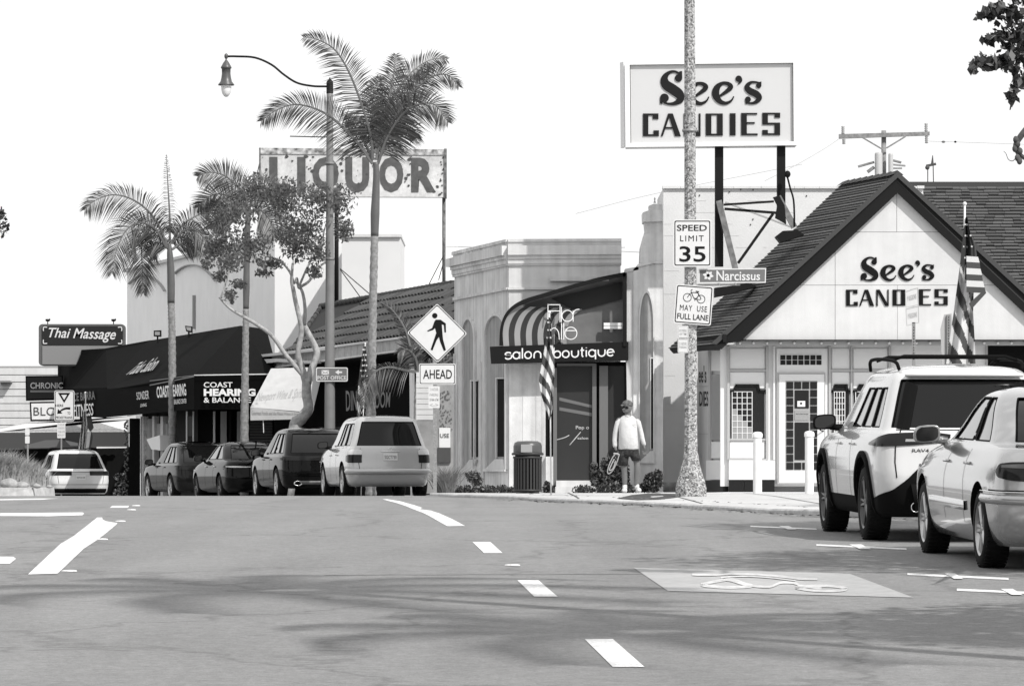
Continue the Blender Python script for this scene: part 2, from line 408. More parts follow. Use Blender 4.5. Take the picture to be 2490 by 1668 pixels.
# planted median on the left, just on the crest
mb = MB()
mx = [(-14.5, 74.6), (-9.6, 74.4), (-8.75, 75.3), (-8.6, 77.5), (-9.2, 82), (-14.5, 84)]
mb.hull8([(x, y, gz(y) - .1) for x, y in mx], [(x + (.03 if x < -9 else -.03), y, gz(75) + .155) for x, y in mx])
setp(mb.build('median_kerb', M_KERB), kind='structure')
mb = MB()
mb.poly([(x * .99 - .2, y + .3, gz(75) + .159) for x, y in [(-14.2, 74.8), (-9.9, 74.7), (-9.3, 75.3), (-9.2, 77.3), (-9.7, 81.2), (-14.2, 83)]])
setp(mb.build('median_soil', M_SOIL, fix=False), kind='structure')
M_ROCK = mat('rock', .3, .9, ns=8, na=.3, bump=.6, bs=20)
for i, (px, s) in enumerate(((20, .2), (48, .13), (85, .09), (115, .06))):
    m1 = MB(); m1.ball((0, 0, s * .35), (s, s * .7, s * .5), 8, 5)
    m1.v = [(x * random.uniform(.8, 1.2), y * random.uniform(.8, 1.2), z * random.uniform(.8, 1.15)) for x, y, z in m1.v]
    o = m1.build('rock', M_ROCK); p = P(px, 1195, 75.0); o.location = (p.x, 75.3, gz(75) + .15)
    setp(o, ['large pale rock at the left frame edge on the median', 'second pale rock on the median kerb', 'small pale stone near the middle of the median edge', 'tiny stone nearest the rounded end of the median'][i], 'rock', 'rocks on the planted median')
def grass_tuft(cx, y, z, n, h, spread, m, lean=.35):
    mb = MB()
    for _ in range(n):
        a = random.uniform(0, 6.28); r = random.random() ** .5 * spread; x0, y0 = cx + r * math.cos(a), y + r * .8 * math.sin(a)
        hh = h * random.uniform(.5, 1.1); dx, dy = random.gauss(0, lean) * hh, random.gauss(0, lean) * hh; w = .006
        p = [(x0 - w, y0, z), (x0 + w, y0, z), (x0 + dx * .4 + w, y0 + dy * .4, z + hh * .6), (x0 + dx * .4 - w, y0 + dy * .4, z + hh * .6), (x0 + dx, y0 + dy, z + hh * .95)]
        mb.add(p, [[0, 1, 2, 3], [3, 2, 4]])
    return mb
M_GRASSL = mat('pale_grass', .3, .8, ns=3, na=.35); M_GRASSD = mat('dark_grass', .05, .7, ns=5, na=.4)
gl = ['tall pale ornamental grass clump at the left frame edge on the median', 'second pale grass clump from the left on the median', 'middle pale grass clump on the median', 'lower pale grass clump right of the middle one', 'small pale grass clump at the right end of the planting']
for i, (px, hh, n) in enumerate(((-10, .72, 700), (20, .66, 800), (45, .56, 700), (68, .5, 500), (86, .36, 260))):
    mb = grass_tuft(P(px, 0, 76.5).x, 76.5 + .1 * i, gz(75) + .15, n, hh, .19, M_GRASSL, .3)
    single(mb, 'ornamental_grass', M_GRASSL, gl[i], 'grass', 'pale grasses on the median', fix=False)

# flat dark patch and leaf litter on the corner pavement
def on_pave(px, py, lift): g = G(px, py - 2); return Vector((g.x, g.y, gz(g.y) + .055 + lift))
dpatch = MB(); dpatch.poly([on_pave(x, y, .006) for x, y in ((1500, 1223), (1535, 1214), (1575, 1209.5), (1640, 1210.5), (1668, 1215), (1640, 1221), (1600, 1225.5), (1550, 1227))])
setp(dpatch.build('dark_patch', mat('patch_dark', .045, .95, ns=9, na=.8, bump=.8, bs=30), fix=False), kind='structure')
lt = MB()
for _ in range(420):
    y = random.uniform(44, 66); x = kerb_x(y) - random.random() ** 2 * .5 + (.16 if random.random() < .3 else 0); z = gz(y) + .006 + (.09 if x > kerb_x(y) else 0); a = random.random() * 6; s_ = random.uniform(.015, .05)
    lt.poly([(x + s_ * math.cos(a + k * 2.1), y + s_ * 2 * math.sin(a + k * 2.1), z + .01 * (k == 1)) for k in range(3)])
setp(lt.build('leaf_litter', mat('litter', .12, .9, ns=40, na=.6), fix=False), 'scattered dry leaves along the kerb', None, None, 'stuff')
cr = MB()
for k in range(9):
    y0 = random.uniform(55, 72); x0 = random.uniform(kerb_x(y0) + .4, 9); pts = [(x0, y0)]
    for _ in range(9): pts.append((pts[-1][0] + random.uniform(.2, .6), pts[-1][1] + random.uniform(-.35, .45)))
    for (a, b), (c, d_) in zip(pts, pts[1:]):
        if min(a, c) > max(kerb_x(b), kerb_x(d_)) + .2: cr.add([(a, b, gz(b) + .062), (c, d_, gz(d_) + .062), (c, d_ + .05, gz(d_) + .062), (a, b + .05, gz(b) + .062)], [[0, 1, 2, 3]])
setp(cr.build('pavement_cracks', MATS['joint_dark'], pv, fix=False), kind='stuff')
# ---------------------------------------------------------------- cars
M_GLASS = mat('car_glass', .006, .04, spec=.3)
M_SGLASS = mat('car_side_glass', .03, .05, spec=.9, coat=.5)
M_BLACK = mat('black_plastic', .008, .7, spec=.03); M_WELL = mat('wheel_well', .008, .95, spec=.1); M_TYRE = mat('tyre_rubber', .011, .8, ns=30, na=.2, spec=.15)
M_CHROME = mat('chrome', .75, .12, metal=1.0); M_RIM = mat('alloy', .45, .28, metal=.9); M_DRIM = mat('dark_alloy', .08, .3, metal=.7)
M_LAMP = mat('lamp_red', .012, .08, spec=.25); M_LAMPC = mat('lamp_clear', .6, .08, spec=.8, coat=.8)
M_PLATE = mat('plate_white', .75, .4); M_INK = mat('plate_ink', .06, .5); M_SEAM = mat('seam_black', .004, .8, spec=.1)
PAINT = {'white': mat('paint_white', .62, .2, coat=1.0), 'silver': mat('paint_silver', .42, .2, metal=.6, coat=1.0),
         'champagne': mat('paint_champagne', .46, .24, metal=.35, coat=.9), 'black': mat('paint_black', .003, .04, spec=.18), 'charcoal': mat('paint_charcoal', .008, .06, spec=.25)}

def cubic(keys, k=4):
    """smooth table of body levels; a key whose last entry is 1 is a crease"""
    out = []; n = len(keys)
    for i in range(n - 1):
        b, c = keys[i], keys[i + 1]; a = keys[i - 1] if i and not b[-1] else b; d = keys[i + 2] if i + 2 < n and not c[-1] else c
        for j in range(k):
            t = j / k
            out.append([0.5 * ((2 * q) + (r - p) * t + (2 * p - 5 * q + 4 * r - s) * t * t + (3 * q - p - 3 * r + s) * t ** 3) for p, q, r, s in zip(a[:-1], b[:-1], c[:-1], d[:-1])])
    out.append(list(keys[-1][:-1])); return out

class Body:
    NR, NC, NS, NF = 10, 6, 34, 6
    def __init__(s, S):
        s.S = S; s.lv = cubic(S['levels'], 4); s.bulge = S.get('bulge', .07)
        s.rings = [s.ring(l) for l in s.lv]; s.n = len(s.rings[0])
    def ring(s, l):
        z, yr, yf, w, rr, rf = l; pts = []
        mid, hl = (yr + yf) / 2, (yf - yr) / 2; rr = min(rr, w * .9); rf = min(rf, w * .9, hl * .9)
        for i in range(s.NR + 1): x = (w - rr) * i / s.NR; pts.append([x, yr])
        for i in range(1, s.NC + 1): a = math.pi / 2 * i / s.NC; pts.append([w - rr + rr * math.sin(a), yr + rr - rr * math.cos(a)])
        for i in range(1, s.NS + 1): pts.append([w, yr + rr + (yf - rf - yr - rr) * i / s.NS])
        for i in range(1, s.NC + 1): a = math.pi / 2 * i / s.NC; pts.append([w - rf + rf * math.cos(a), yf - rf + rf * math.sin(a)])
        for i in range(1, s.NF + 1): pts.append([(w - rf) * (1 - i / s.NF), yf])
        out = []
        for x, y in pts:
            u = (y - mid) / hl if hl > 0 else 0
            yy = y + s.bulge * (x / max(w, .01)) ** 2 * (1 if u < 0 else -1.6) * (abs(u) ** 3)
            zz = z - s.S.get('hood', .1) * max(0, u) ** 3 * (1 if z > .8 and yf > s.S['L'] * .8 else 0)
            xx = x * (1 - .05 * abs(u) ** 4)
            out.append(Vector((xx, yy, zz)))
        left = [Vector((-p.x, p.y, p.z)) for p in out[1:-1]]
        return out + left[::-1]          # closed loop; index i right side, n-i left side
    def half(s, i): return min(i, s.n - i)
    def at(s, z, i, off=0.0):
        """surface point at height z on loop column i (side surfaces)"""
        k = next((q for q in range(len(s.lv) - 1) if s.lv[q + 1][0] >= z), len(s.lv) - 2)
        t = min(1.0, max(0.0, (z - s.lv[k][0]) / max(1e-6, s.lv[k + 1][0] - s.lv[k][0]))); p = s.rings[k][i].lerp(s.rings[k + 1][i], t)
        q = s.rings[k][(i + 1) % s.n] - s.rings[k][i - 1]; nrm = Vector((q.y, -q.x, 0)).normalized()
        return p + nrm * off
    def col_at_y(s, y, z, side):
        best = min(range(s.NR + s.NC, s.NR + s.NC + s.NS + 1), key=lambda i: abs(s.at(z, i).y - y)); return best if side > 0 else s.n - best

def make_wheel(root, c, side, R, wd, rimm, spokes, bodyw):
    t = MB(); r = R * .70
    t.lathe((0, 0, 0), [(r, -wd / 2), (R * .9, -wd / 2), (R * .985, -wd / 2 + .03), (R, -wd * .2), (R, wd * .2), (R * .985, wd / 2 - .03), (R * .9, wd / 2), (r, wd / 2 - .005)], 36, 'x')
    for q in range(44):
        a = 2 * math.pi * q / 44
        for sx in (-.28, .28): t.box((sx * wd, math.cos(a) * R, math.sin(a) * R), (wd * .36, .012, .012), Matrix.Rotation(a, 3, 'X'))
    o = t.build('wheel', M_TYRE, root, local=True); o.location = c
    m = MB(); sx = side
    m.lathe((0, 0, 0), [(r * 1.0, sx * (wd / 2 - .004)), (r * .93, sx * (wd / 2 - .01)), (r * .9, sx * (wd / 2 - .06)), (r * .88, sx * -wd * .3)], 30, 'x')
    m.lathe((0, 0, 0), [(.001, sx * (wd / 2 - .02)), (.06, sx * (wd / 2 - .02)), (.075, sx * (wd / 2 - .05))], 14, 'x')
    for q in range(spokes):
        a = 2 * math.pi * q / spokes
        for da in (-.13, .13):
            u0 = Vector((0, math.cos(a + da * 2), math.sin(a + da * 2))); u1 = Vector((0, math.cos(a + da), math.sin(a + da)))
            m.tube([Vector((sx * (wd / 2 - .035), 0, 0)) + u0 * .05, Vector((sx * (wd / 2 - .025), 0, 0)) + u1 * r * .9], [.02, .016], 5)
    m.build('rim', rimm, o, local=True)
    d = MB(); d.lathe((0, 0, 0), [(.001, sx * (wd / 2 - .085)), (r * .86, sx * (wd / 2 - .085))], 24, 'x'); d.build('brake_disc', M_DRIM, o, local=True)
    return o

def make_car(name, label, cat, S, loc, yaw, paint, group='cars parked along the kerb'):
    root = thing(name, label, cat, loc, group, yaw)
    B = Body(S); n = B.n; nl = len(B.rings); mb = MB(); mb.smooth = True
    mats = [PAINT[paint], M_SGLASS, M_GLASS, M_GLASS, S.get('lamp_m', M_LAMP), S.get('clad', M_BLACK), M_WELL, M_SGLASS, M_BLACK]
    for r in B.rings: mb.v += [tuple(p) for p in r]
    def cls(k, i):
        a, b = B.lv[k], B.lv[k + 1]; z = (a[0] + b[0]) / 2; h = min(i, n - 1 - i)   # face column
        g0, g1 = S['glass']
        if S['clad_z'][0] > 0 and z < (S['clad_f'](h, B) if 'clad_f' in S else S['clad_z'][0]): return 5
        R0 = B.NR; C0 = R0 + B.NC; S0 = C0 + B.NS
        if S['rear_glass'][0] < z < S['rear_glass'][1] and h < S.get('rgi', B.NR + 1): return 3
        if g0 < z < g1 and C0 <= h < S0:
            f = (h - C0 + .5) / B.NS
            for q, (u, v) in enumerate(S['side_glass']):
                if u < f < v: return 1
            if S['side_glass'][0][0] < f < S['side_glass'][-1][1]: return 8
        if g0 - .02 < z < g1 + .05 and h >= S0 + 1: return 7
        if g0 - .02 < z < g1 + .05 and h == S0: return 0
        if 'lamp_f' in S and S['lamp_f'](h, z, B): return 4
        for (z0, z1, i0, i1) in S['lamps']:
            if z0 < z < z1 and i0 <= h < i1: return 4
        return 0
    for k in range(nl - 1):
        for i in range(n):
            mb.f.append([k * n + i, k * n + (i + 1) % n, (k + 1) * n + (i + 1) % n, (k + 1) * n + i]); mb.mi.append(cls(k, i)); mb.sm.append(True)
    mb.f.append(list(range(n))[::-1]); mb.mi.append(6); mb.sm.append(False)
    mb.f.append([(nl - 1) * n + i for i in range(n)]); mb.mi.append(0); mb.sm.append(False)
    me = bpy.data.meshes.new('b'); me.from_pydata(mb.v, [], mb.f)
    for m in mats: me.materials.append(m)
    me.polygons.foreach_set('material_index', mb.mi); me.polygons.foreach_set('use_smooth', mb.sm)
    ob = bpy.data.objects.new('b', me); COL.objects.link(ob)
    ct = MB(); R = S['wheelR']; AR = S['archR']
    for y in S['axles']:
        for sx in (-1, 1): ct.lathe((0, 0, 0), [(.001, 0), (AR, 0), (AR, .5), (.001, .5)], 40, 'x') ; k = 160; ct.v[-k:] = [(sx * (S['w'] - .34 + x), y + yy, R + .02 + zz) for x, yy, zz in ct.v[-k:]]
    co = ct.build('c', M_WELL); co.data.materials.clear()
    for m in mats: co.data.materials.append(m)
    for p in co.data.polygons: p.material_index = 6
    md = ob.modifiers.new('b', 'BOOLEAN'); md.operation = 'DIFFERENCE'; md.solver = 'EXACT'; md.object = co; md.use_self = False
    dg = bpy.context.evaluated_depsgraph_get(); me2 = bpy.data.meshes.new_from_object(ob.evaluated_get(dg))
    bpy.data.objects.remove(ob); bpy.data.objects.remove(co)
    vs = [v.co.copy() for v in me2.vertices]; nr = [v.normal.copy() for v in me2.vertices]; grp = {}
    for p in me2.polygons:
        k = p.material_index
        if k == 6:
            pass
        c = p.center; key = (k, 0)
        if k == 1:
            f = (c.y, c.x > 0); q = B.half(B.col_at_y(c.y, min(max(c.z, .2), S['glass'][1]), 1)); fr = (q - B.NR - B.NC) / B.NS
            key = (k, (c.x > 0, min(range(len(S['side_glass'])), key=lambda j: abs((S['side_glass'][j][0] + S['side_glass'][j][1]) / 2 - fr))))
        elif k == 4: key = (k, c.x > 0)
        elif k == 8:
            q = B.half(B.col_at_y(c.y, min(max(c.z, .2), S['glass'][1]), 1)); fr = (q - B.NR - B.NC) / B.NS
            key = (k, (c.x > 0, min(range(len(S['side_glass']) - 1), key=lambda j: abs((S['side_glass'][j][1] + S['side_glass'][j + 1][0]) / 2 - fr))))
        grp.setdefault(key, []).append(list(p.vertices))
    names = {0: 'body', 1: 'side_window', 3: 'rear_window', 4: 'tail_light', 5: 'lower_cladding', 6: 'underbody', 7: 'windscreen', 8: 'door_pillar'}
    for key, fs in grp.items():
        used = sorted({i for f in fs for i in f}); mp = {o: j for j, o in enumerate(used)}; off = {1: -.012, 3: -.012, 7: -.01, 4: .012}.get(key[0], 0)
        q = MB(); q.add([vs[i] + nr[i] * off for i in used], [[mp[i] for i in f] for f in fs], smooth=key[0] != 6)
        o = q.build(names[key[0]], mats[key[0]], root, local=True, fix=False)
        if key[0] in (1, 3, 7):
            sm = MB(); edges = {}
            for f in fs:
                for a, b in zip(f, f[1:] + f[:1]): edges[(min(a, b), max(a, b))] = edges.get((min(a, b), max(a, b)), 0) + 1
            for (a, b), c in edges.items():
                if c == 1:
                    sm.cur = 0; A, Bv = vs[a], vs[b]; na, nb = nr[a], nr[b]; ca = (Bv - A).normalized().cross(na) * .007
                    sm.add([A + na * .002 + ca, A + na * .002 - ca, Bv + nb * .002 - ca, Bv + nb * .002 + ca], [[0, 1, 2, 3]])
                    sm.add([A, A - na * .014, Bv - nb * .014, Bv], [[0, 1, 2, 3]])
            sm.build('window_trim', S.get('trim', M_SEAM), o, local=True, fix=False)
    bpy.data.meshes.remove(me2)
    # door seams, handles, mirrors
    def seam(i, z0, z1, w=.005):
        sm = MB(); zs = np.linspace(z0, z1, 9); a = [B.at(z, i, .003) for z in zs]
        for p, q in zip(a, a[1:]): sm.add([p + Vector((0, -w, 0)), p + Vector((0, w, 0)), q + Vector((0, w, 0)), q + Vector((0, -w, 0))], [[0, 1, 2, 3]])
        sm.build('door_gap', M_SEAM, root, local=True, fix=False)
    for y in S['seams']:
        for sd_ in (1, -1):
            if y > 0: i = B.col_at_y(y, .7, sd_); seam(i, .36, S['belt'])
    def hseam(z, i0, i1, w=.006):
        for sg in (1, -1):
            sm = MB(); pts = [B.at(z, i if sg > 0 else (n - i) % n, .003) for i in range(i0, i1 + 1)]
            for p, q in zip(pts, pts[1:]): sm.add([p + Vector((0, 0, -w)), p + Vector((0, 0, w)), q + Vector((0, 0, w)), q + Vector((0, 0, -w))], [[0, 1, 2, 3]])
            sm.build('panel_gap', M_SEAM, root, local=True, fix=False)
    for z, i0, i1 in S['hseams']: hseam(z, i0, i1)
    for i, z0, z1 in S.get('vseams', []):
        for ii in (i, n - i):
            sm = MB(); zs = np.linspace(z0, z1, 7); a = [B.at(z, ii, .004) for z in zs]
            t = (B.at(z0, (ii + 1) % n) - B.at(z0, ii - 1)).normalized() * .006
            for p, q in zip(a, a[1:]): sm.add([p - t, p + t, q + t, q - t], [[0, 1, 2, 3]])
            sm.build('tailgate_gap', M_SEAM, root, local=True, fix=False)
    for y in S['handles']:
        for sx in (1, -1):
            i = B.col_at_y(y, S['hz'], sx); p = B.at(S['hz'], i, .02); h = MB()
            h.tube([p + Vector((0, -.1, 0)) - Vector((sx * .02, 0, 0)), p + Vector((0, -.07, .0)), p + Vector((0, .07, 0)), p + Vector((0, .1, 0)) - Vector((sx * .02, 0, 0))], .013, 6)
            h.build('door_handle', S.get('handle_m', PAINT[paint]), root, local=True)
    for sx in (1, -1):
        y, z = S['mirror']; i = B.col_at_y(y, z - .02, sx); p = B.at(z - .04, i, 0); m1 = MB(); c = p + Vector((sx * .17, .03, .06))
        m1.smooth = True; rg = []
        for yy, k in ((-.032, .93), (-.028, 1.0), (.02, .98), (.06, .8), (.085, .45)):
            rg.append([c + Vector((.118 * k * math.copysign(abs(math.cos(a)) ** .6, math.cos(a)), yy, .078 * k * math.copysign(abs(math.sin(a)) ** .65, math.sin(a)) - (.012 * math.cos(a) * sx if True else 0))) for a in np.linspace(0, 6.283, 21)[:-1]])
        m1.add([p for r in rg for p in r], [[i * 20 + j, i * 20 + (j + 1) % 20, (i + 1) * 20 + (j + 1) % 20, (i + 1) * 20 + j] for i in range(4) for j in range(20)] + [list(range(20)), list(range(80, 100))])
        m1.tube([p + Vector((-sx * .02, .05, 0)), c + Vector((-sx * .06, .03, -.05))], [.04, .03], 7)
        o = m1.build('wing_mirror', S.get('mirror_m', PAINT[paint]), root, local=True)
        g = MB(); g.add([(c.x + .1 * math.copysign(abs(math.cos(a)) ** .6, math.cos(a)), c.y - .0345, c.z + .063 * math.copysign(abs(math.sin(a)) ** .65, math.sin(a)) - .012 * math.cos(a) * sx) for a in np.linspace(0, 6.283, 21)[:-1]], [list(range(20))]); g.build('mirror_glass', mat('mirror_glass', .04, .4, spec=.08), o, local=True, fix=False)
    for y in S['axles']:
        for sx in (1, -1): make_wheel(root, (sx * (S['w'] - .125), y, R), sx, R, S.get('tw', .23), S.get('rim_m', M_RIM), S.get('spokes', 5), S['w'])
        ax = MB(); ax.tube([(-S['w'] + .2, y, R), (S['w'] - .2, y, R)], .04, 6); ax.build('axle', M_WELL, root, local=True)
    # licence plate on the tail
    if S.get('plate'):
        z = S['plate']; y = B.at(z, 0).y - .012; pb = MB(); pb.box((0, y, z), (.305, .012, .152)); o = pb.build('licence_plate', M_PLATE, root, local=True)
        vs_, fs_ = text_mesh(S.get('plate_text', '7KLR482'), .01); xs = [v[0] for v in vs_]; ys = [v[1] for v in vs_]
        q = MB(); q.add([((v[0] - min(xs)) / (max(xs) - min(xs)) * .26 - .13, y - .0075, z - .05 + (v[1] - min(ys)) / (max(ys) - min(ys)) * .075) for v in vs_], fs_); q.build('plate_lettering', M_INK, o, local=True, fix=False)
    if S.get('rails'):
        z, w, y0, y1 = S['rails']
        for sx in (1, -1):
            h = MB(); h.tube(catmull([(sx * w, y0, z - .075), (sx * w, y0 + .12, z - .01), (sx * w * .99, (y0 + y1) / 2, z + .012), (sx * w, y1 - .12, z - .015), (sx * w, y1, z - .085)], 5), .016, 7); h.build('roof_rail', S.get('rail_m', M_BLACK), root, local=True)
    def reartext(s_, zc, xc, wd, ht, m=M_INK, nm='badge', off=.006):
        vs_, fs_ = text_mesh(s_, .02); xs = [v[0] for v in vs_]; ys = [v[1] for v in vs_]; q = MB()
        out = []
        for v in vs_:
            X = xc + ((v[0] - min(xs)) / (max(xs) - min(xs)) - .5) * wd; Z = zc + ((v[1] - min(ys)) / (max(ys) - min(ys)) - .5) * ht
            i = min(range(0, B.NR + 1), key=lambda j: abs(B.at(zc, j).x - abs(X))); out.append((X, B.at(zc, i).y - off, Z))
        q.add(out, fs_); return q.build(nm, m, root, local=True, fix=False)
    root['_dummy'] = 0; del root['_dummy']
    return root, B, reartext

def strip_on(B, root, name, m, z0, z1, i0, i1, off=.02, th=.02, both=True):
    """a raised strip wrapped round the tail between columns i0..i1 and heights z0..z1"""
    for sg in ((1, -1) if both else (-1,)):
        mb = MB(); cols = list(range(i0, i1 + 1))
        A = [[B.at(z, (i if sg > 0 else (B.n - i) % B.n), o) for z, o in ((z0, 0), (z0, off), ((z0 + z1) / 2, off + th), (z1, off), (z1, 0))] for i in cols]
        vs = [p for r in A for p in r]; mb.smooth = True
        mb.add(vs, [[5 * j + q, 5 * j + q + 1, 5 * j + 6 + q, 5 * j + 5 + q] for j in range(len(cols) - 1) for q in range(4)])
        mb.build(name, m, root, local=True, fix=False)
def patch(B, root, name, m, hs, zb, zt, off=.008, n=26, rows=5, parent=None):
    """a panel laid on the tail and flanks: between heights zb and zt over body columns hs"""
    out = []
    for sg in (1, -1):
        mb = MB(); mb.smooth = True; vs = []
        for j in range(n + 1):
            h = hs[0] + (hs[-1] - hs[0]) * j / n; a, b = np.interp(h, hs, zb), np.interp(h, hs, zt); i = int(h); f = h - i
            for r in range(rows + 1):
                z = a + (b - a) * r / rows; c0 = i if sg > 0 else (B.n - i) % B.n; c1 = i + 1 if sg > 0 else (B.n - i - 1) % B.n
                vs.append(B.at(z, c0, off).lerp(B.at(z, c1, off), f))
        R1 = rows + 1; mb.add(vs, [[j * R1 + r, j * R1 + r + 1, (j + 1) * R1 + r + 1, (j + 1) * R1 + r] for j in range(n) for r in range(rows)])
        out.append(mb.build(name, m, root, local=True, fix=False))
    return out
def arch_trim(B, root, S, m, w=.07, t=.022, down=-.12):
    for y in S['axles']:
        for sx in (1, -1):
            mb = MB(); r0 = S['archR'] - .005; cz = S['wheelR'] + .02; vs = []; N = 22; mb.smooth = True
            for j in range(N + 1):
                a = math.pi * (1 - down * -0) * j / N + (0); a = -.25 + (math.pi + .5) * j / N
                for r, o in ((r0, 0.0), (r0, t), (r0 + w, t), (r0 + w, 0)):
                    yy = y + r * math.cos(a); zz = max(.2, cz + r * math.sin(a)); i = B.col_at_y(yy, .6, sx); X = B.at(zz, i).x; vs.append((X + sx * (o + .004), yy, zz))
            mb.add(vs, [[4 * j + q, 4 * j + q + 1, 4 * j + 5 + q, 4 * j + 4 + q] for j in range(N) for q in range(3)])
            mb.build('arch_trim', m, root, local=True, fix=False)

NRR = Body.NR; NCC = Body.NC
def suv_levels(L, w, H, hoodz=1.05, rake=.3, fast=0.0):
    # z, yr, yf, halfwidth, rear radius, front radius, crease
    T = [(.24, .16, L - .2, w - .10, .22, .35, 0), (.30, .07, L - .06, w - .05, .24, .4, 0), (.42, .02, L, w - .02, .24, .42, 0), (.60, .0, L, w, .22, .42, 0), (.80, .03, L - .02, w + .004, .2, .42, 0),
            (.96, .05, L - .1, w - .012, .2, .45, 0), (hoodz, .08, L - .32, w - .045, .2, .45, 1), (hoodz + .035, .1, L - 1.2, w - .075, .2, .4, 1),
            (hoodz + .2, .10 + rake * .35, L - 1.5, w - .13, .2, .35, 0), (H - .22, .10 + rake * .8 + fast * .3, L - 1.85, w - .21, .2, .32, 0), (H - .09, .10 + rake + fast * .8, L - 2.1, w - .27, .2, .3, 0),
            (H - .03, .16 + rake + fast * 1.5, L - 2.35, w - .36, .2, .3, 0), (H - .005, .35 + rake + fast * 2, L - 2.6, w - .52, .2, .3, 0), (H + .01, .6 + rake + fast * 2.2, L - 2.8, w - .7, .2, .2, 0)]
    return [(a, min(b, c - .55), c, *r) for a, b, c, *r in T]

def ground_at(px, d): return (px - CX) * d / F, gz(d)

# near white suv with dark lower body, parked on the right
SPEC1 = dict(L=4.60, w=.925, levels=suv_levels(4.6, .925, 1.70, 1.04, .34, .08), bulge=.07, clad_z=(.42, 0), glass=(1.1, 1.5), rear_glass=(1.09, 1.57), rgi=NRR + 3,
             side_glass=[(.045, .205), (.225, .45), (.47, .67)], lamps=[], wheelR=.365, archR=.43, axles=[.93, 3.62], seams=[1.75, 2.65], belt=1.06,
             hseams=[(1.075, 0, NRR + 2)], vseams=[(NRR + 1, .62, 1.5)], handles=[1.62, 2.5], hz=.93, mirror=(3.02, 1.12), mirror_m=M_BLACK, rim_m=M_DRIM, plate=.78, plate_text='8TPM316', tw=.235, spokes=5)
yaw1 = R_(3.9)
x0 = (2102 - CX) * .0401 + .925 - .02
def place(rx, d_axle, ax, yaw, x_left_at_axle=None, w=.9):
    """origin of a car whose left outer tyre face stands at x_left on depth d_axle"""
    c = Vector((x_left_at_axle + w * math.cos(yaw), d_axle + w * math.sin(yaw))); f = Vector((-math.sin(yaw), math.cos(yaw))); o = c - f * ax; return o
def slope(y): return (gz(y + 2) - gz(y - 2)) / 4
o = place(0, 40.1, .93, yaw1, (2100 - CX) * .00401, .91)
car1, B1, rt1 = make_car('parked_suv', 'white compact SUV with black lower body and roof rails ahead of the sedan at right', 'car', SPEC1, (o.x, o.y, gz(40.1)), yaw1, 'white')
car1.location.z = gz(40.1) - slope(41) * .93; car1.rotation_euler = (math.atan(slope(41.5)), 0, yaw1)
arch_trim(B1, car1, SPEC1, M_BLACK, .06, .02)
strip_on(B1, car1, 'bumper', M_BLACK, .3, .56, 0, NRR - 1, .05, .03); strip_on(B1, car1, 'bumper_line', mat('satin_grey', .12, .4), .615, .63, 0, 6, .012, .008); patch(B1, car1, 'bumper_cladding', M_BLACK, [0, 6, 7.5, 9.5, 12, 15, 17], [.27] * 7, [.76, .76, .72, .6, .5, .45, .42], .012)
patch(B1, car1, 'tail_light', M_LAMP, [3.2, 5, 8, 10.5, 13, 16, 19], [1.0, .955, .935, .925, .92, .92, .93], [1.035, 1.05, 1.055, 1.05, 1.04, 1.0, .95], .014)
patch(B1, car1, 'lamp_lens', M_RIM, [6, 9.5], [.965, .965], [.985, .99], .02); patch(B1, car1, 'pillar_panel', M_BLACK, [9.6, 12], [1.08, 1.09], [1.5, 1.55], .006)
strip_on(B1, car1, 'spoiler', PAINT['white'], 1.585, 1.63, 0, NRR + 2, .05, .05)
strip_on(B1, car1, 'skid_plate', MATS['satin_grey'], .32, .40, 0, 6, .085, .01)
rt1('RAV4', .88, -.5, .16, .032, M_INK)
mb = MB(); mb.lathe((0, 0, 0), [(.045, 0), (.05, -.02), (.042, -.02), (.04, .05)], 14, 'y'); e_ = mb.build('exhaust', M_CHROME, car1, local=True); e_.location = (-.55, .03, .34)
for sx in (1, -1):
    h = MB(); h.tube(catmull([(sx * .6, .72, 1.66), (sx * .62, .85, 1.735), (sx * .64, 1.6, 1.765), (sx * .63, 2.3, 1.755), (sx * .6, 2.5, 1.66)], 5), .018, 7); h.build('roof_rail', M_BLACK, car1, local=True)
for y in (1.05, 2.0):
    h = MB(); h.tube([(-.62, y, 1.75), (-.5, y, 1.79), (.5, y, 1.79), (.62, y, 1.75)], .017, 7); h.build('roof_crossbar', M_BLACK, car1, local=True)
mb = MB(); mb.tube([(.0, .05, 1.12), (.15, .065, 1.15), (.42, .085, 1.17)], .012, 5); mb.build('wiper', M_BLACK, car1, local=True)

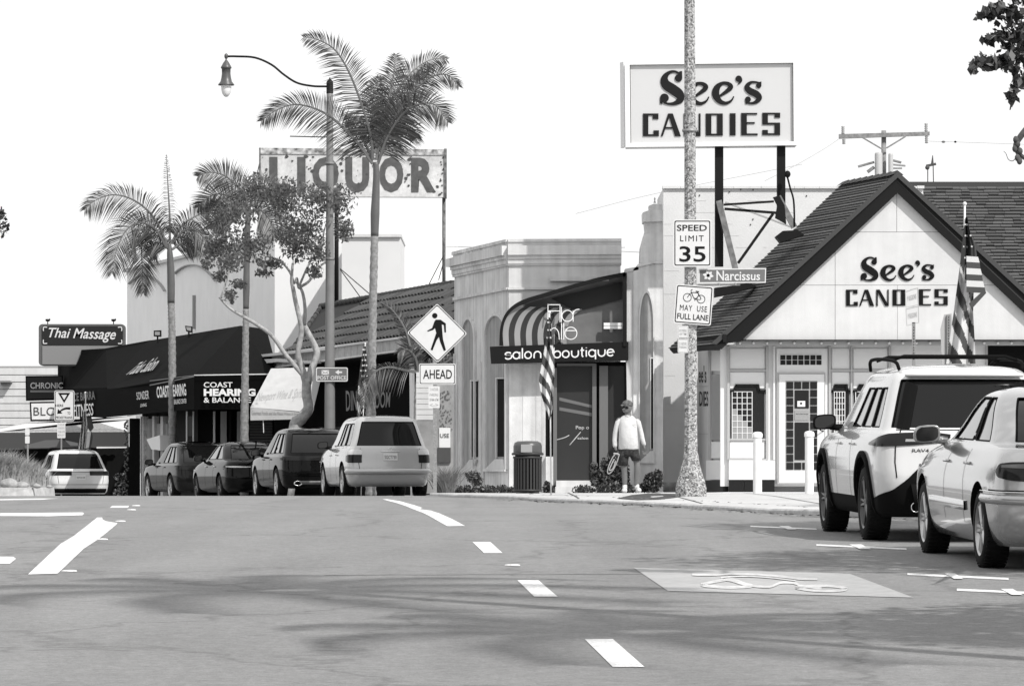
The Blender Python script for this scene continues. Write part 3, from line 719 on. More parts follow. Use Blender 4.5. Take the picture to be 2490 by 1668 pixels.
# near silver sedan cut by the right frame edge
L, w, H = 4.8, .90, 1.50
SPEC2 = dict(L=L, w=w, levels=[(.20, .22, L - .2, w - .10, .3, .35, 0), (.27, .1, L - .08, w - .05, .32, .4, 0), (.40, .03, L, w - .015, .32, .42, 0), (.56, .0, L, w, .32, .42, 0), (.72, .03, L - .03, w, .32, .42, 0),
             (.86, .06, L - .12, w - .02, .3, .45, 0), (.95, .12, L - .35, w - .05, .28, .45, 0), (1.0, .2, L - .6, w - .08, .28, .45, 1), (1.03, .72, L - 1.35, w - .1, .3, .4, 1),
             (1.15, .9, L - 1.65, w - .15, .28, .35, 0), (1.32, 1.2, L - 1.98, w - .22, .26, .32, 0), (1.43, 1.45, L - 2.2, w - .3, .24, .3, 0), (1.48, 1.7, L - 2.45, w - .42, .24, .3, 0), (1.505, 2.0, L - 2.7, w - .6, .2, .2, 0)],
             bulge=.12, clad_z=(0, 0), glass=(1.05, 1.40), rear_glass=(1.06, 1.41), rgi=NRR + 2, side_glass=[(.05, .30), (.36, .66), (.69, .93)][0:0] or [(.02, .34), (.42, .92)],
             lamps=[], wheelR=.325, archR=.375, axles=[1.08, 3.91], seams=[1.75, 2.75], belt=.98, hseams=[(.66, 0, NRR + NCC + 2), (.96, 0, 6)], handles=[1.62, 2.6], hz=.86,
             mirror=(3.05, 1.06), rim_m=M_RIM, plate=.74, tw=.21, spokes=5, handle_m=PAINT['silver'])
yaw2 = R_(3.7)
o = place(0, 34.2, 1.08, yaw2, (2379 - CX) * .00342, .885)
car2, B2, rt2 = make_car('parked_sedan', 'silver older sedan with rounded tail nearest the camera at the right edge', 'car', SPEC2, (o.x, o.y, gz(34.2)), yaw2, 'silver')
car2.location.z = gz(34.2) - slope(35) * 1.08; car2.rotation_euler = (math.atan(slope(35.5)), 0, yaw2)
strip_on(B2, car2, 'bumper_strip', PAINT['silver'], .55, .63, 0, NRR + NCC + 4, .02, .02)
for sx in (1, -1):
    mb = MB(); i0 = B2.col_at_y(1.6, .42, sx); i1 = B2.col_at_y(3.4, .42, sx); st = 1 if i1 > i0 else -1; cols = list(range(i0, i1 + st, st)); mb.smooth = True
    for z0, z1, of in ((.46, .54, .018),):
        A = [[B2.at(z, i, q) for z, q in ((z0, 0), (z0, of), (z1, of), (z1, 0))] for i in cols]
        mb.add([p for r in A for p in r], [[4 * j + q, 4 * j + q + 1, 4 * j + 5 + q, 4 * j + 4 + q] for j in range(len(cols) - 1) for q in range(3)])
    mb.build('side_moulding', PAINT['silver'], car2, local=True, fix=False)

patch(B2, car2, 'tail_light', M_LAMP, [4.8, 5.0, 5.6, 6.5, 9, 13, 15, 15.6], [.80, .765, .745, .735, .735, .745, .77, .81], [.83, .865, .885, .895, .9, .895, .88, .83], .012)
patch(B2, car2, 'lamp_lens', mat('lamp_sheen', .10, .1, spec=.5), [5.8, 7, 12, 14.4], [.845, .845, .845, .85], [.865, .88, .88, .87], .017)  # paler upper strip: the lens reflection put into the colour
strip_on(B2, car2, 'bumper_trim', M_CHROME, .645, .655, 0, NRR + NCC + 4, .02, .01)
mb = MB(); mb.tube([(.0, .11, 1.0), (.1, .10, 1.01)], .01, 5)
# cars beyond the crest
def suv_spec(L, w, H, **k):
    h = k.pop('hoodz', 1.04); S = dict(L=L, w=w, levels=suv_levels(L, w, H, h, k.pop('rake', .32), k.pop('fast', .1)), bulge=.07, clad_z=(0, 0), glass=(h + .06, H - .16), rear_glass=(h + .05, H - .13), rgi=NRR + 2,
             side_glass=[(.05, .2), (.235, .44), (.47, .66)], lamps=[(.84, 1.0, 6, NRR + NCC + 2)], wheelR=.36, archR=.41, axles=[.95, .95 + L * .59], seams=[1.7, 2.6], belt=h, hseams=[(.55, 0, NRR + NCC)],
             vseams=[(NRR, .58, h)], handles=[1.6, 2.5], hz=.92, mirror=(L * .655, h + .07), plate=.8, tw=.24)
    S.update(k); return S
def set_car(c, y): c.location.z = gz(y)
def far_car(name, label, S, paint, rpx, rd, fpx, fd):
    """rear-left and front-left corners given by photo column and depth"""
    a = Vector(((rpx - CX) * rd / F, rd)); b = Vector(((fpx - CX) * fd / F, fd)); f = (b - a).normalized(); yaw = math.atan2(-f.x, f.y)
    o = a + Vector((f.y, -f.x)) * S['w']
    c, B, rt = make_car(name, label, 'car', S, (o.x, o.y, gz(o.y + 2)), yaw, paint); return c, B, rt
S3 = suv_spec(4.6, .92, 1.77, hoodz=1.06, rake=.22, side_glass=[(.03, .25), (.28, .5), (.53, .69)], lamps=[], plate=.88, plate_text='5GCT730', mirror_m=M_BLACK)
car3, B3, rt3 = far_car('parked_wagon', 'silver SUV with wide tailgate window parked just beyond the road crest, mid frame', S3, 'champagne', 847, 88, 771, 92.4)
patch(B3, car3, 'tail_light', M_LAMP, [9.0, 9.3, 15, 17.5], [.76, .75, .75, .78], [.92, .92, .92, .90], .012); patch(B3, car3, 'lamp_lens', M_LAMPC, [9.1, 10, 14, 16], [.925, .925, .925, .93], [1.0, 1.04, 1.04, .99], .014)
strip_on(B3, car3, 'bumper', PAINT['champagne'], .5, .62, 0, NRR + NCC + 1, .03, .03)
strip_on(B3, car3, 'plate_trim', M_CHROME, .985, 1.0, 0, 3, .01, .012)
mb = MB(); mb.lathe((0, 0, 0), [(.028, -.004), (.034, -.01), (.038, -.004)], 16, 'y'); e_ = mb.build('badge', M_CHROME, car3, local=True); e_.location = (0, B3.at(1.05, 0).y - .004, 1.045)
S4 = suv_spec(4.65, .94, 1.66, hoodz=1.0, rake=.5, fast=.25, plate=.0, side_glass=[(.06, .22), (.25, .46), (.49, .68)], lamps=[(.9, .97, 0, NRR + NCC)], rim_m=M_RIM)
car4, B4, rt4 = far_car('parked_suv', 'black SUV with chrome window line parked ahead of the silver SUV', S4, 'black', 688, 95, 603, 99.5)
rt4('SUV', .86, 0, .001, .001) if False else None
mb = MB()
for sx in (1, -1):
    q = MB(); q.lathe((0, 0, 0), [(.05, 0), (.06, -.03), (.045, -.03), (.045, .05)], 14, 'y'); e_ = q.build('exhaust', M_CHROME, car4, local=True); e_.location = (sx * .58, .05, .36); e_.scale = (1.7, 1, 1)
patch(B4, car4, 'tail_light', M_LAMPC, [6, 9, 12, 16], [.90, .90, .91, .93], [.925, .935, .945, .94], .012)  # pale strip: the highlight on the tail put into the colour
strip_on(B4, car4, 'diffuser', MATS['satin_grey'], .33, .42, 0, 8, .03, .02)
strip_on(B4, car4, 'badge_bar', M_CHROME, .845, .865, 0, 1, .006, .004)
SED = lambda **k: {**SPEC2, **k}
S5 = SED(lamps=[], plate=.62, rim_m=M_DRIM, bulge=.1, hseams=[(.5, 0, NRR + NCC), (.93, 0, 9)])
SF = None
car5, B5, rt5 = far_car('parked_sedan', 'black liftback sedan parked between the black SUV and the charcoal crossover', S5, 'black', 553, 104, 458, 108.6)
patch(B5, car5, 'tail_light', M_LAMPC, [5, 8, 12, 16], [.84, .83, .83, .85], [.855, .86, .87, .86], .012)
S6 = suv_spec(4.6, .93, 1.62, hoodz=.98, rake=.6, fast=.35, lamps=[(.86, .95, 4, NRR + NCC + 1)], rim_m=M_RIM, side_glass=[(.06, .2), (.235, .44), (.47, .66)])
car6, B6, rt6 = far_car('parked_crossover', 'charcoal crossover at the head of the row, by the dark awning post', S6, 'charcoal', 432, 111.5, 337, 116)
S7 = suv_spec(4.7, .97, 1.68, hoodz=1.0, rake=.42, fast=.25, lamps=[(.86, .98, 4, NRR + NCC + 2)], plate=.78, plate_text='9JWZ104', rails=(1.735, .62, .8, 2.9), mirror_m=M_BLACK)
car7, B7, rt7 = far_car('parked_suv', 'white SUV with roof rails at the far left beside the median', S7, 'white', 124, 132, 71, 136.6)
strip_on(B7, car7, 'diffuser', M_BLACK, .28, .42, 0, NRR + 3, .012, .012)
strip_on(B7, car7, 'plate_trim', M_SEAM, .95, .965, 0, 4, .006, .004)
S8 = SED(lamps=[(.7, .84, 5, NRR + NCC + 1)], plate=0)
car8, B8, rt8 = far_car('parked_sedan', 'white sedan mostly hidden behind the pale grasses at the left frame edge', S8, 'white', -42, 145, -80, 149.4)
car8.rotation_euler.z = R_(30)
car8.location.x = -17.2
# ---------------------------------------------------------------- buildings
M_STUC = mat('stucco_grey', .68, .9, ns=3, na=.08, bump=.25, bs=50, streak=.2, grime=.2)
M_STUL = mat('stucco_light', .60, .9, ns=3, na=.06, bump=.25, bs=50, streak=.12, grime=.08)
M_WHITE = mat('white_wall_paint', .58, .8, ns=2, na=.04, bump=.2, bs=60, grime=.1, streak=.05)
M_WHITEB = mat('white_brick_paint', .62, .8, ns=2, na=.03, bump=.15, bs=30, grime=.06)
M_TRIM = mat('white_trim', .72, .5); M_GREYT = mat('grey_trim', .4, .6); M_DARKT = mat('dark_trim', .010, .6, spec=.12)
M_DGLASS = mat('shop_glass', .02, .06, spec=.6); M_PANE = mat('glass_pane_dark', .02, .12, spec=.4); M_LPANE = mat('glass_pane_pale', .3, .15, spec=.5)
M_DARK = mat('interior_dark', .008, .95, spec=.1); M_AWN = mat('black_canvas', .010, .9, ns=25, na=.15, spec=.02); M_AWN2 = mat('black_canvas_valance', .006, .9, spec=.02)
M_CLAY = [mat('clay_tile_%s' % n, v, .85, ns=12, na=.25, spec=.3) for n, v in (('a', .06), ('b', .05), ('c', .075))]
M_SHIN = [mat('shingle_%s' % n, v, .95, ns=30, na=.3, spec=.2) for n, v in (('a', .085), ('b', .065), ('c', .11))]
M_ROOFD = mat('roof_underlay', .04, .95, spec=.1)

# ---- candy shop
shop = thing('candy_shop', 'white gabled candy shop with black bargeboards and its name on the gable', 'shop', P(2182, HY, 79) * 1.0)
shop.location.z = gz(79)
fp = front(78.68)
gable = [(1745, 826), (1745, 822), (2182, 466), (2619, 822), (2619, 826)]
# gable wall panels
cells = []
rows = [(440, 564.2), (565.2, 693.2), (694.2, 826)]; cols = {0: [1740, 2179.7, 2180.7, 2630], 1: [1740, 2030, 2031, 2630], 2: [1740, 2030, 2031, 2181.7, 2182.4, 2630]}
for r, (a, b) in enumerate(rows):
    c = cols[r]
    for i in range(0, len(c), 2):
        q = clip_poly([(c[i], a), (c[i + 1], a), (c[i + 1], b), (c[i], b)], gable)
        if len(q) > 2: m1 = MB(); m1.slab(fp, q, 0, .03); m1.build('wall_panel', M_WHITE, shop)
m1 = MB(); m1.slab(fp, gable, -.3, -.004); m1.build('gable_wall', mat('seam_grey', .25, .9), shop)
# roof
A = P(2182, 423, 78.55); ang = P(2050, 448, 81.3); E = P(1745, 838, 78.55); dv = ang - A; dv.z = 0; dv = dv * 1.0
E2 = P(2619, 838, 78.55)
def roof_slope(name, A, E, dv, side):
    n = (E - A).cross(dv).normalized(); n = n if n.z > 0 else -n
    m1 = MB(); m1.hull8([A, E, E + dv, A + dv], [p - n * .12 for p in (A, E, E + dv, A + dv)]); o = m1.build(name, M_ROOFD, shop)
    nc = 54
    for k in range(nc):
        t0, t1 = k / nc, (k + 1.25) / nc; t1 = min(t1, 1.0); a, b = A.lerp(E, t0), A.lerp(E, t1); m1 = MB(); j = random.uniform(-.006, .006)
        m1.hull8([a + n * .004, b + n * .02, b + dv + n * .02, a + dv + n * .004], [a + n * .010, b + n * (.034 + j), b + dv + n * (.034 + j), a + dv + n * .010]); m1.build('shingle_course', M_SHIN[k % 3], o)
    return n
nl_ = roof_slope('roof_slope', A, E, dv, -1); nr_ = roof_slope('roof_slope', A, E2, dv, 1)
# ridge cap
m1 = MB()
for k in range(9): a = A + dv * (k / 9) + Vector((0, 0, .05)); b = A + dv * ((k + 1.1) / 9) + Vector((0, 0, .05)); m1.hull8([a + Vector((-.12, 0, -.07)), a + Vector((0, 0, .02)), a + Vector((.12, 0, -.07)), a + Vector((0, 0, -.04))], [b + Vector((-.12, 0, -.085)), b, b + Vector((.12, 0, -.085)), b + Vector((0, 0, -.05))])
setp(m1.build('ridge_cap', M_SHIN[1], shop), kind='stuff')
bp = front(78.58)
for pts, nm in (([(2182, 428), (1738, 838), (1800, 831), (2182, 470)], 'bargeboard'), ([(2182, 428), (2626, 838), (2564, 831), (2182, 470)], 'bargeboard')):
    m1 = MB(); m1.slab(bp, pts, 0, .05); m1.build(nm, M_DARKT, shop)
for pts in ([(2182, 418), (1728, 836), (1742, 838), (2182, 433)], [(2182, 418), (2636, 836), (2622, 838), (2182, 433)]):
    m1 = MB(); m1.slab(bp, pts, .05, .1); m1.build('roof_edge_trim', mat('trim_dark_grey', .035, .5), shop)
# eave of the left slope, running back from the gable corner
ep = wall(1760, 78.5, 1645, 81.3); m1 = MB(); m1.slab(ep, [(1762, 813), (1762, 832), (1690, 841), (1690, 822)], -.04, .03); m1.build('eave_fascia', M_DARKT, shop)
# soffit band and little lamps under the gable
m1 = MB(); m1.rect(fp, 1745, 826.5, 2619, 829, 0, .12); m1.build('gable_drip_edge', M_DARKT, shop)
m1 = MB(); m1.rect(fp, 1790, 829.2, 2560, 840, -.05, .02); tb = m1.build('soffit_board', mat('soffit_grey', .33, .7), shop)
for i in range(24):
    m1 = MB(); m1.ball(fp.pt(1799 + i * 33, 834, .045), .028, 8, 5); m1.build('bulb', mat('bulb_pale', .6, .3), tb)
# lower front
lf = front(79.25); m1 = MB(); m1.rect(lf, 1752, 838, 2619, 1182, -.2, 0); m1.build('front_wall', M_TRIM, shop)
side = wall(1773, 79.25, 1730, 80.6); side2 = wall(1733, 80.6, 1694, 83.0)
m1 = MB(); m1.slab(side2, [(1737, 838), (1737, 1186), (1697, 1184), (1697, 840)], -.12, 0); m1.build('side_wall', M_WHITE, shop)
m1 = MB(); m1.slab(side, [(1773, 846), (1773, 1186), (1728, 1186), (1728, 846)], -.12, 0); m1.build('bay_side_wall', M_WHITE, shop)
text("ee's", side2, (1699, 889, 1718, 931), M_DARKT, shop, off=.004, bold=.02); text("DIES", side2, (1701, 951, 1723, 988), M_DARKT, shop, off=.004, bold=.02)
for y in (938, 1054): m1 = MB(); m1.slab(side2, [(1699, y), (1731, y), (1731, y + 1.5), (1699, y + 1.5)], 0, .01); m1.build('trim_line', M_GREYT, shop)
# bay side pane, window bands
for x0, x1, y0, y1, m, nm in ((1733, 1765, 852, 902, M_TRIM, 'panel'), (1733, 1765, 910, 1070, M_LPANE, 'side_pane'), (1733, 1765, 1074, 1114, M_TRIM, 'panel')):
    m1 = MB(); m1.slab(side, [(x0, y0), (x1, y0), (x1, y1), (x0, y1)], .01, .04); m1.build(nm, m, shop)
for x in (1730.5, 1768.5): m1 = MB(); m1.slab(side, [(x, 848), (x + 4, 848), (x + 4, 1118), (x, 1118)], .01, .07); m1.build('mullion', M_GREYT, shop)
def fr(pl, x0, y0, x1, y1, w, m, parent, o0=0, o1=.06, nm='window_frame'):
    m1 = MB(); m1.rect(pl, x0, y0, x1, y0 + w, o0, o1); m1.rect(pl, x0, y1 - w, x1, y1, o0, o1); m1.rect(pl, x0, y0 + w, x0 + w, y1 - w, o0, o1 - .002); m1.rect(pl, x1 - w, y0 + w, x1, y1 - w, o0, o1 - .002); return m1.build(nm, m, parent)
def show_window(x0, x1, mirrored=False):
    for y0, y1 in ((846, 898), (905, 1114)):
        pass
    m1 = MB(); m1.rect(lf, x0 + 3, 848, x1 - 3, 897, 0, .03); m1.build('panel', M_TRIM, shop)
    m1 = MB(); m1.rect(lf, x0, 898, x1, 904, 0, .06); m1.build('transom_bar', M_GREYT, shop)
    m1 = MB(); m1.rect(lf, x0 + 3, 905, x1 - 3, 944, 0, .028); m1.build('panel', M_TRIM, shop)
    w = x1 - x0; m1 = MB(); m1.slab(lf, [(x0 + 4, 1068), (x0 + 4, 950), (x0 + w * .16, 950), (x0 + w * .2, 936), (x0 + w * .75, 936), (x0 + w * .79, 950), (x1 - 4, 950), (x1 - 4, 1068)], .005, .032); wd = m1.build('shop_window', M_DGLASS, shop)
    m1 = MB(); pts = [(x0 + 1, 955), (x0 + 1, 948), (x0 + w * .14, 948), (x0 + w * .18, 934), (x0 + w * .77, 934), (x0 + w * .81, 948), (x1 - 1, 948), (x1 - 1, 955)]
    for p, q in zip(pts, pts[1:]): m1.slab(lf, [p, q, (q[0], q[1] + 5), (p[0], p[1] + 5)] if abs(p[0] - q[0]) > abs(p[1] - q[1]) * .2 and p[1] == q[1] else [(p[0] - 2, p[1]), (p[0] + 4, p[1]), (q[0] + 4, q[1] + 3), (q[0] - 2, q[1] + 3)], .035, .06)
    m1.build('window_head', M_DARKT, wd)
    pxw = w * .135
    for c in range(4):
        for r in range(8):
            X = x0 + 8 + c * pxw; Y = 953 + r * 14.3; dark = (c + 7 - r) > 4.2  # diagonal edge of reflected light put into the pane colours
            if X + pxw < x1 - 5: m1 = MB(); m1.rect(lf, X + .8, Y + .8, X + pxw - .8, Y + 13.4, .034, .045); m1.build('pane', M_PANE if dark else M_LPANE, wd)
    m1 = MB()
    for c in range(5): m1.rect(lf, x0 + 8 + c * pxw - .8, 952, x0 + 8 + c * pxw + .8, 1067, .034, .055)
    for r in range(9): m1.rect(lf, x0 + 8, 952 + r * 14.3, x0 + 8 + 4 * pxw, 953.4 + r * 14.3, .034, .053)
    setp(m1.build('glazing_bars', M_TRIM, wd), kind='stuff')
    m1 = MB(); m1.rect(lf, x0 + 3, 1072, x1 - 3, 1114, 0, .03); m1.build('panel', M_TRIM, shop)
    m1 = MB(); m1.rect(lf, x0, 1066, x1, 1071, 0, .06); m1.rect(lf, x0, 1115, x1, 1119, 0, .09); m1.build('sill', M_GREYT, shop)
show_window(1772, 1862); show_window(2020, 2068); show_window(2072, 2160)
for x0, x1 in ((1768, 1774), (1862, 1868), (1880, 1884), (2014, 2020), (2068, 2072), (2160, 2166)):
    m1 = MB(); m1.rect(lf, x0, 842, x1, 1118, 0, .075); m1.build('mullion', M_GREYT if x0 != 1880 else M_TRIM, shop)
# white bulkhead and dark plinth tiles
m1 = MB(); m1.rect(lf, 1772, 1119, 1884, 1166, 0, .1); m1.slab(side, [(1772, 1119), (1772, 1166), (1729, 1166), (1729, 1119)], 0, .1); m1.build('bulkhead', M_TRIM, shop)
for i in range(3): m1 = MB(); m1.rect(lf, 1772 + i * 37.3, 1167, 1808 + i * 37.3, 1196, -.05, .11); m1.build('plinth_tile', mat('plinth_tile_dark', .012, .3, spec=.3), shop)
m1 = MB(); m1.slab(side, [(1771, 1167), (1771, 1196), (1728, 1197), (1728, 1168)], 0, .11); m1.build('plinth_tile', MATS['plinth_tile_dark'], shop)
# door
dr = MB(); dr.rect(lf, 1888, 848, 2012, 1176, 0, .05); dr.build('door_surround', M_TRIM, shop)
fr(lf, 1890, 906, 2006, 1176, 3, M_GREYT, shop, .05, .09, 'door_frame')
m1 = MB(); m1.rect(lf, 1894, 910, 2003, 1174, .05, .085); door = m1.build('door', M_TRIM, shop)
m1 = MB(); m1.rect(lf, 1894, 862, 1999, 889, .05, .06); tr = m1.build('transom_window', M_TRIM, shop)
for c in range(7):
    for r in range(2):
        X = 1896 + c * 14.6; m1 = MB(); m1.rect(lf, X + .9, 864 + r * 12.3, X + 13.3, 875 + r * 12.3, .055, .068); m1.build('pane', M_PANE, tr)
m1 = MB(); m1.rect(lf, 1909, 926, 1987, 1142, .085, .088); m1.build('glass_bed', M_GREYT, door)
for r in range(11):
    for c in (0, 1, 2, 3):
        if 0 < r < 10 and c in (1, 2): continue
        X = 1910.5 + c * 19.3; Y = 928 + r * 19.6; m1 = MB(); m1.rect(lf, X + .9, Y + .6, X + 17.6, Y + 17.6, .089, .1); m1.build('pane', M_PANE, door)
for y0, y1 in ((949, 993), (1027, 1118)): m1 = MB(); m1.rect(lf, 1931.5, y0, 1966, y1, .089, .1); m1.build('pane', M_PANE, door)
m1 = MB(); m1.rect(lf, 1931.5, 997, 1966, 1022, .089, .102); nt_ = m1.build('door_notice', M_LPANE, door); text('Thank You Please Come Again', lf, (1934, 1005, 1964, 1009), M_INK, door, off=.104)
m1 = MB(); m1.rect(lf, 1938, 975, 1957, 989, .1, .106); m1.build('door_sticker', M_TRIM, door)
m1 = MB(); m1.slab(lf, disc2d(1947, 981, 3), .106, .109); m1.build('sticker_mark', M_INK, door)
m1 = MB(); m1.tube([lf.pt(2001, 1018, .09), lf.pt(1993, 1020, .17), lf.pt(1993, 1046, .17), lf.pt(2001, 1048, .09)], .015, 6); m1.build('door_handle', M_DARKT, door)
# dark opening at far right
m1 = MB(); m1.rect(lf, 2402, 838, 2620, 1100, 0, .02); m1.build('dark_window', M_DARK, shop); fr(lf, 2396, 834, 2630, 1102, 5, M_GREYT, shop, 0, .06)
# sign lettering, shared by the gable and the roof sign (drawn in one grid and fitted)
def _see():
    out = []; q = []
    q += ribbon2d([(650, 375), (600, 350), (545, 362), (507, 412), (520, 468), (580, 510), (640, 556), (650, 605), (600, 638), (545, 643), (500, 632)], [18, 20, 30, 62, 84, 90, 84, 62, 34, 20, 16], 6)
    q += [disc2d(634, 410, 34), disc2d(506, 590, 40), [(640, 350), (666, 346), (668, 410), (650, 400)], [(466, 590), (490, 596), (488, 646), (466, 640)]]
    out.append(q)
    for dx, dy in ((0, 0), (-226, 3)):
        out.append(ribbon2d([(1136 + dx, 576 + dy), (1112 + dx, 615 + dy), (1060 + dx, 638 + dy), (1006 + dx, 618 + dy), (972 + dx, 562 + dy), (982 + dx, 500 + dy), (1030 + dx, 458 + dy), (1085 + dx, 462 + dy), (1108 + dx, 492 + dy), (1070 + dx, 530 + dy), (1004 + dx, 576 + dy)], [10, 18, 30, 46, 66, 58, 30, 34, 44, 34, 18], 6))
    out.append([disc2d(1180, 416, 29)] + ribbon2d([(1200, 416), (1200, 440), (1172, 468)], [24, 18, 5], 4)); q = []
    q += ribbon2d([(1378, 455), (1330, 446), (1285, 452), (1256, 490), (1280, 525), (1340, 555), (1366, 592), (1330, 630), (1280, 638), (1245, 632)], [14, 16, 26, 48, 58, 60, 50, 30, 16, 12], 6)
    q += [disc2d(1362, 478, 24), disc2d(1264, 604, 27), [(1366, 448), (1386, 440), (1386, 480), (1370, 478)], [(1238, 606), (1252, 606), (1252, 646), (1242, 642)]]
    out.append(q); return out
def R(x0, y0, x1, y1): return [(x0, y0), (x1, y0), (x1, y1), (x0, y1)]
def _can():
    out = [[R(312, 735, 360, 940), R(360, 735, 452, 752), R(400, 752, 452, 785), R(360, 923, 456, 940), R(408, 888, 456, 923)]]
    out.append([[(540, 735), (582, 735), (655, 940), (602, 940)], [(540, 735), (556, 752), (492, 940), (474, 940)], R(510, 858, 615, 872)])
    out.append([R(682, 735, 700, 940), [(682, 735), (724, 735), (834, 940), (790, 940)], R(818, 735, 834, 940)])
    out.append([R(882, 735, 932, 935), R(984, 735, 1036, 935), R(932, 735, 984, 748), R(932, 918, 984, 935)])
    out.append([R(1100, 733, 1152, 933)])
    out.append([R(1203, 730, 1254, 932), R(1254, 730, 1348, 744), R(1254, 813, 1326, 827), R(1254, 916, 1352, 932)])
    out.append([R(1395, 728, 1445, 836), R(1445, 728, 1556, 742), R(1506, 742, 1556, 772), R(1445, 818, 1556, 836), R(1506, 836, 1556, 930), R(1395, 914, 1506, 930), R(1395, 884, 1445, 914)])
    return out
SEE, CAN = _see(), _can()
M_LET = mat('sign_lettering_black', .008, .6, spec=.08)
def letters_(groups, pl, off, m, parent, tf, th):
    for g in groups: flat(pl, g, off, 'letter', m, parent, tf, th)
def fit(bx, by): return lambda x, y: (bx[0] + (x - bx[1]) * bx[2], by[0] + (y - by[1]) * by[2])
gx = (.37 * 358 + 1960); k1 = .37 * (842 - 358) / (1392 - 465)
letters_(SEE, fp, .036, M_LET, shop, lambda x, y: (gx + (x - 465) * k1, 280 + .37 * 932 + (y - 340) * .37 * (1092 - 932) / 315), .015)
k2 = .37 * (930 - 262) / (1556 - 312)
letters_(CAN, fp, .036, M_LET, shop, lambda x, y: (1960 + .37 * 262 + (x - 312) * k2, 280 + .37 * 1148 + (y - 735) * .37 * (1255 - 1148) / 205), .015)

# main roof of the shop block behind, laid shingle by shingle
RA, RB = P(2206, 447, 86.5), P(2700, 447, 86.5); slope_n = Vector((0, -.62, .78)).normalized()
rp = Plane(RA, slope_n); wing = thing('shop_wing', 'long shingled roof wing rising behind the right side of the candy gable', 'building', Vector((RB.x * .85, 84, gz(84))))
dn = Vector((0, -.78, -.62)); m1 = MB(); m1.hull8([RA, RB, RB + dn * 5.6, RA + dn * 5.6], [p - slope_n * .15 for p in (RA, RB, RB + dn * 5.6, RA + dn * 5.6)]); ro = m1.build('roof_deck', M_ROOFD, wing)
m1 = MB(); m1.hull8([RA + Vector((0, -.14, -.10)), RA + Vector((0, 0, .04)), RA + Vector((0, .14, -.1))], [RB + Vector((0, -.14, -.10)), RB + Vector((0, 0, .04)), RB + Vector((0, .14, -.1))]); m1.build('ridge_cap', M_ROOFD, wing)
um = {}
def unit_mesh(key, m):
    if key not in um:
        q = MB(); q.hull8([(0, 0, .004), (1, 0, .004), (1, 1, .02), (0, 1, .02)], [(0, 0, .009), (1, 0, .009), (1, 1, .048), (0, 1, .048)]); o = q.build('shingle', m); um[key] = o.data; bpy.data.objects.remove(o)
    return um[key]
Mx = Matrix((Vector((1, 0, 0)), dn, -(Vector((1, 0, 0)).cross(dn)))).transposed()
pitch = .115; nrow = 0; cnt = 0; stuffm = MB(); roofl = rootloc(ro)
for k in range(1, 44):
    base = RA + dn * (k * pitch); y_px = HY - base.z / base.y * F
    # right of the gable's bargeboard at this height
    xlim = 2182 + (y_px - 428) / (838 - 428) * 444 - 14
    x = (2200 - CX) * base.y / F + random.random() * .2
    while x < (2496 - CX) * base.y / F:
        w = random.choice((.16, .2, .24, .3, .34)); xpx = CX + (x + w) * F / base.y
        if xpx > xlim and y_px < 760:
            if cnt < 298:
                o = bpy.data.objects.new('shingle', unit_mesh(cnt % 3, M_SHIN[random.randrange(3)])); COL.objects.link(o); o.parent = ro
                o.matrix_local = Matrix.Translation(base + slope_n * .001 * random.random() - roofl) @ Mx.to_4x4() @ Matrix.Diagonal((w - .006, pitch * random.uniform(1.12, 1.28), random.uniform(.8, 1.25) * 1, 1)); cnt += 1
            else:
                b0 = base + Vector((x - base.x, 0, 0)); 
                stuffm.hull8([b0, b0 + Vector((w - .006, 0, 0)), b0 + Vector((w - .006, 0, 0)) + dn * pitch * 1.2 + slope_n * .02, b0 + dn * pitch * 1.2 + slope_n * .02], [b0 + slope_n * .009, b0 + Vector((w - .006, 0, 0)) + slope_n * .009, b0 + Vector((w - .006, 0, 0)) + dn * pitch * 1.2 + slope_n * .048, b0 + dn * pitch * 1.2 + slope_n * .048])
                x += w; continue
            o.location.x = x - roofl.x
        x += w
if stuffm.f: setp(stuffm.build('lower_shingles', M_SHIN[0], ro), kind='stuff')
m1 = MB(); m1.hull8([P(1700, 0, 82) * 0 + Vector((RA.x, 82.3, gz(80))), Vector((RB.x, 82.3, gz(80))), Vector((RB.x, 90, gz(80))), Vector((RA.x, 90, gz(80)))], [Vector((RA.x, 82.3, RA.z - 3.3)), Vector((RB.x, 82.3, RA.z - 3.3)), Vector((RB.x, 90, RA.z - 3.3)), Vector((RA.x, 90, RA.z - 3.3))]); m1.build('wall', M_WHITE, wing)

# ---- tall white painted brick building between shop and salon
wb = thing('white_brick_building', 'tall plain white painted brick building between the salon and the candy shop', 'building', Vector((P(1900, HY, 83.4).x, 84.5, gz(83))))
wp = front(83.6); m1 = MB(); m1.slab(wp, [(1613, 457), (2245, 457), (2245, 1196), (1613, 1196)], -3.5, 0); m1.build('wall', M_WHITEB, wb)
m1 = MB(); x = 1611
while x < 2245:
    w = random.uniform(20, 46); m1 = MB(); m1.rect(wp, x, 453 + random.uniform(-.6, .8), min(x + w - .7, 2247), 459, -.3, .06); m1.build('coping_block', M_WHITEB, wb); x += w
m1 = MB()
for k in range(1, 26):
    y = 460 + k * 28.3; x = 1614
    while x < 2240:
        w = random.uniform(8, 55)
        if random.random() < .38: m1.rect(wp, x, y, x + w, y + .7, .0, .004)
        x += w + random.uniform(5, 60)
setp(m1.build('mortar_lines', mat('mortar_line_grey', .5, .9), wb), kind='stuff')
m1 = MB()
for x, y in ((1772, 466), (1800, 460), (1830, 461), (1700, 474), (1830, 532), (1824, 545), (1960, 475)): m1.rect(wp, x, y, x + 2.2, y + 3, 0, .02)
setp(m1.build('bolt_holes', M_DARKT, wb), kind='stuff')
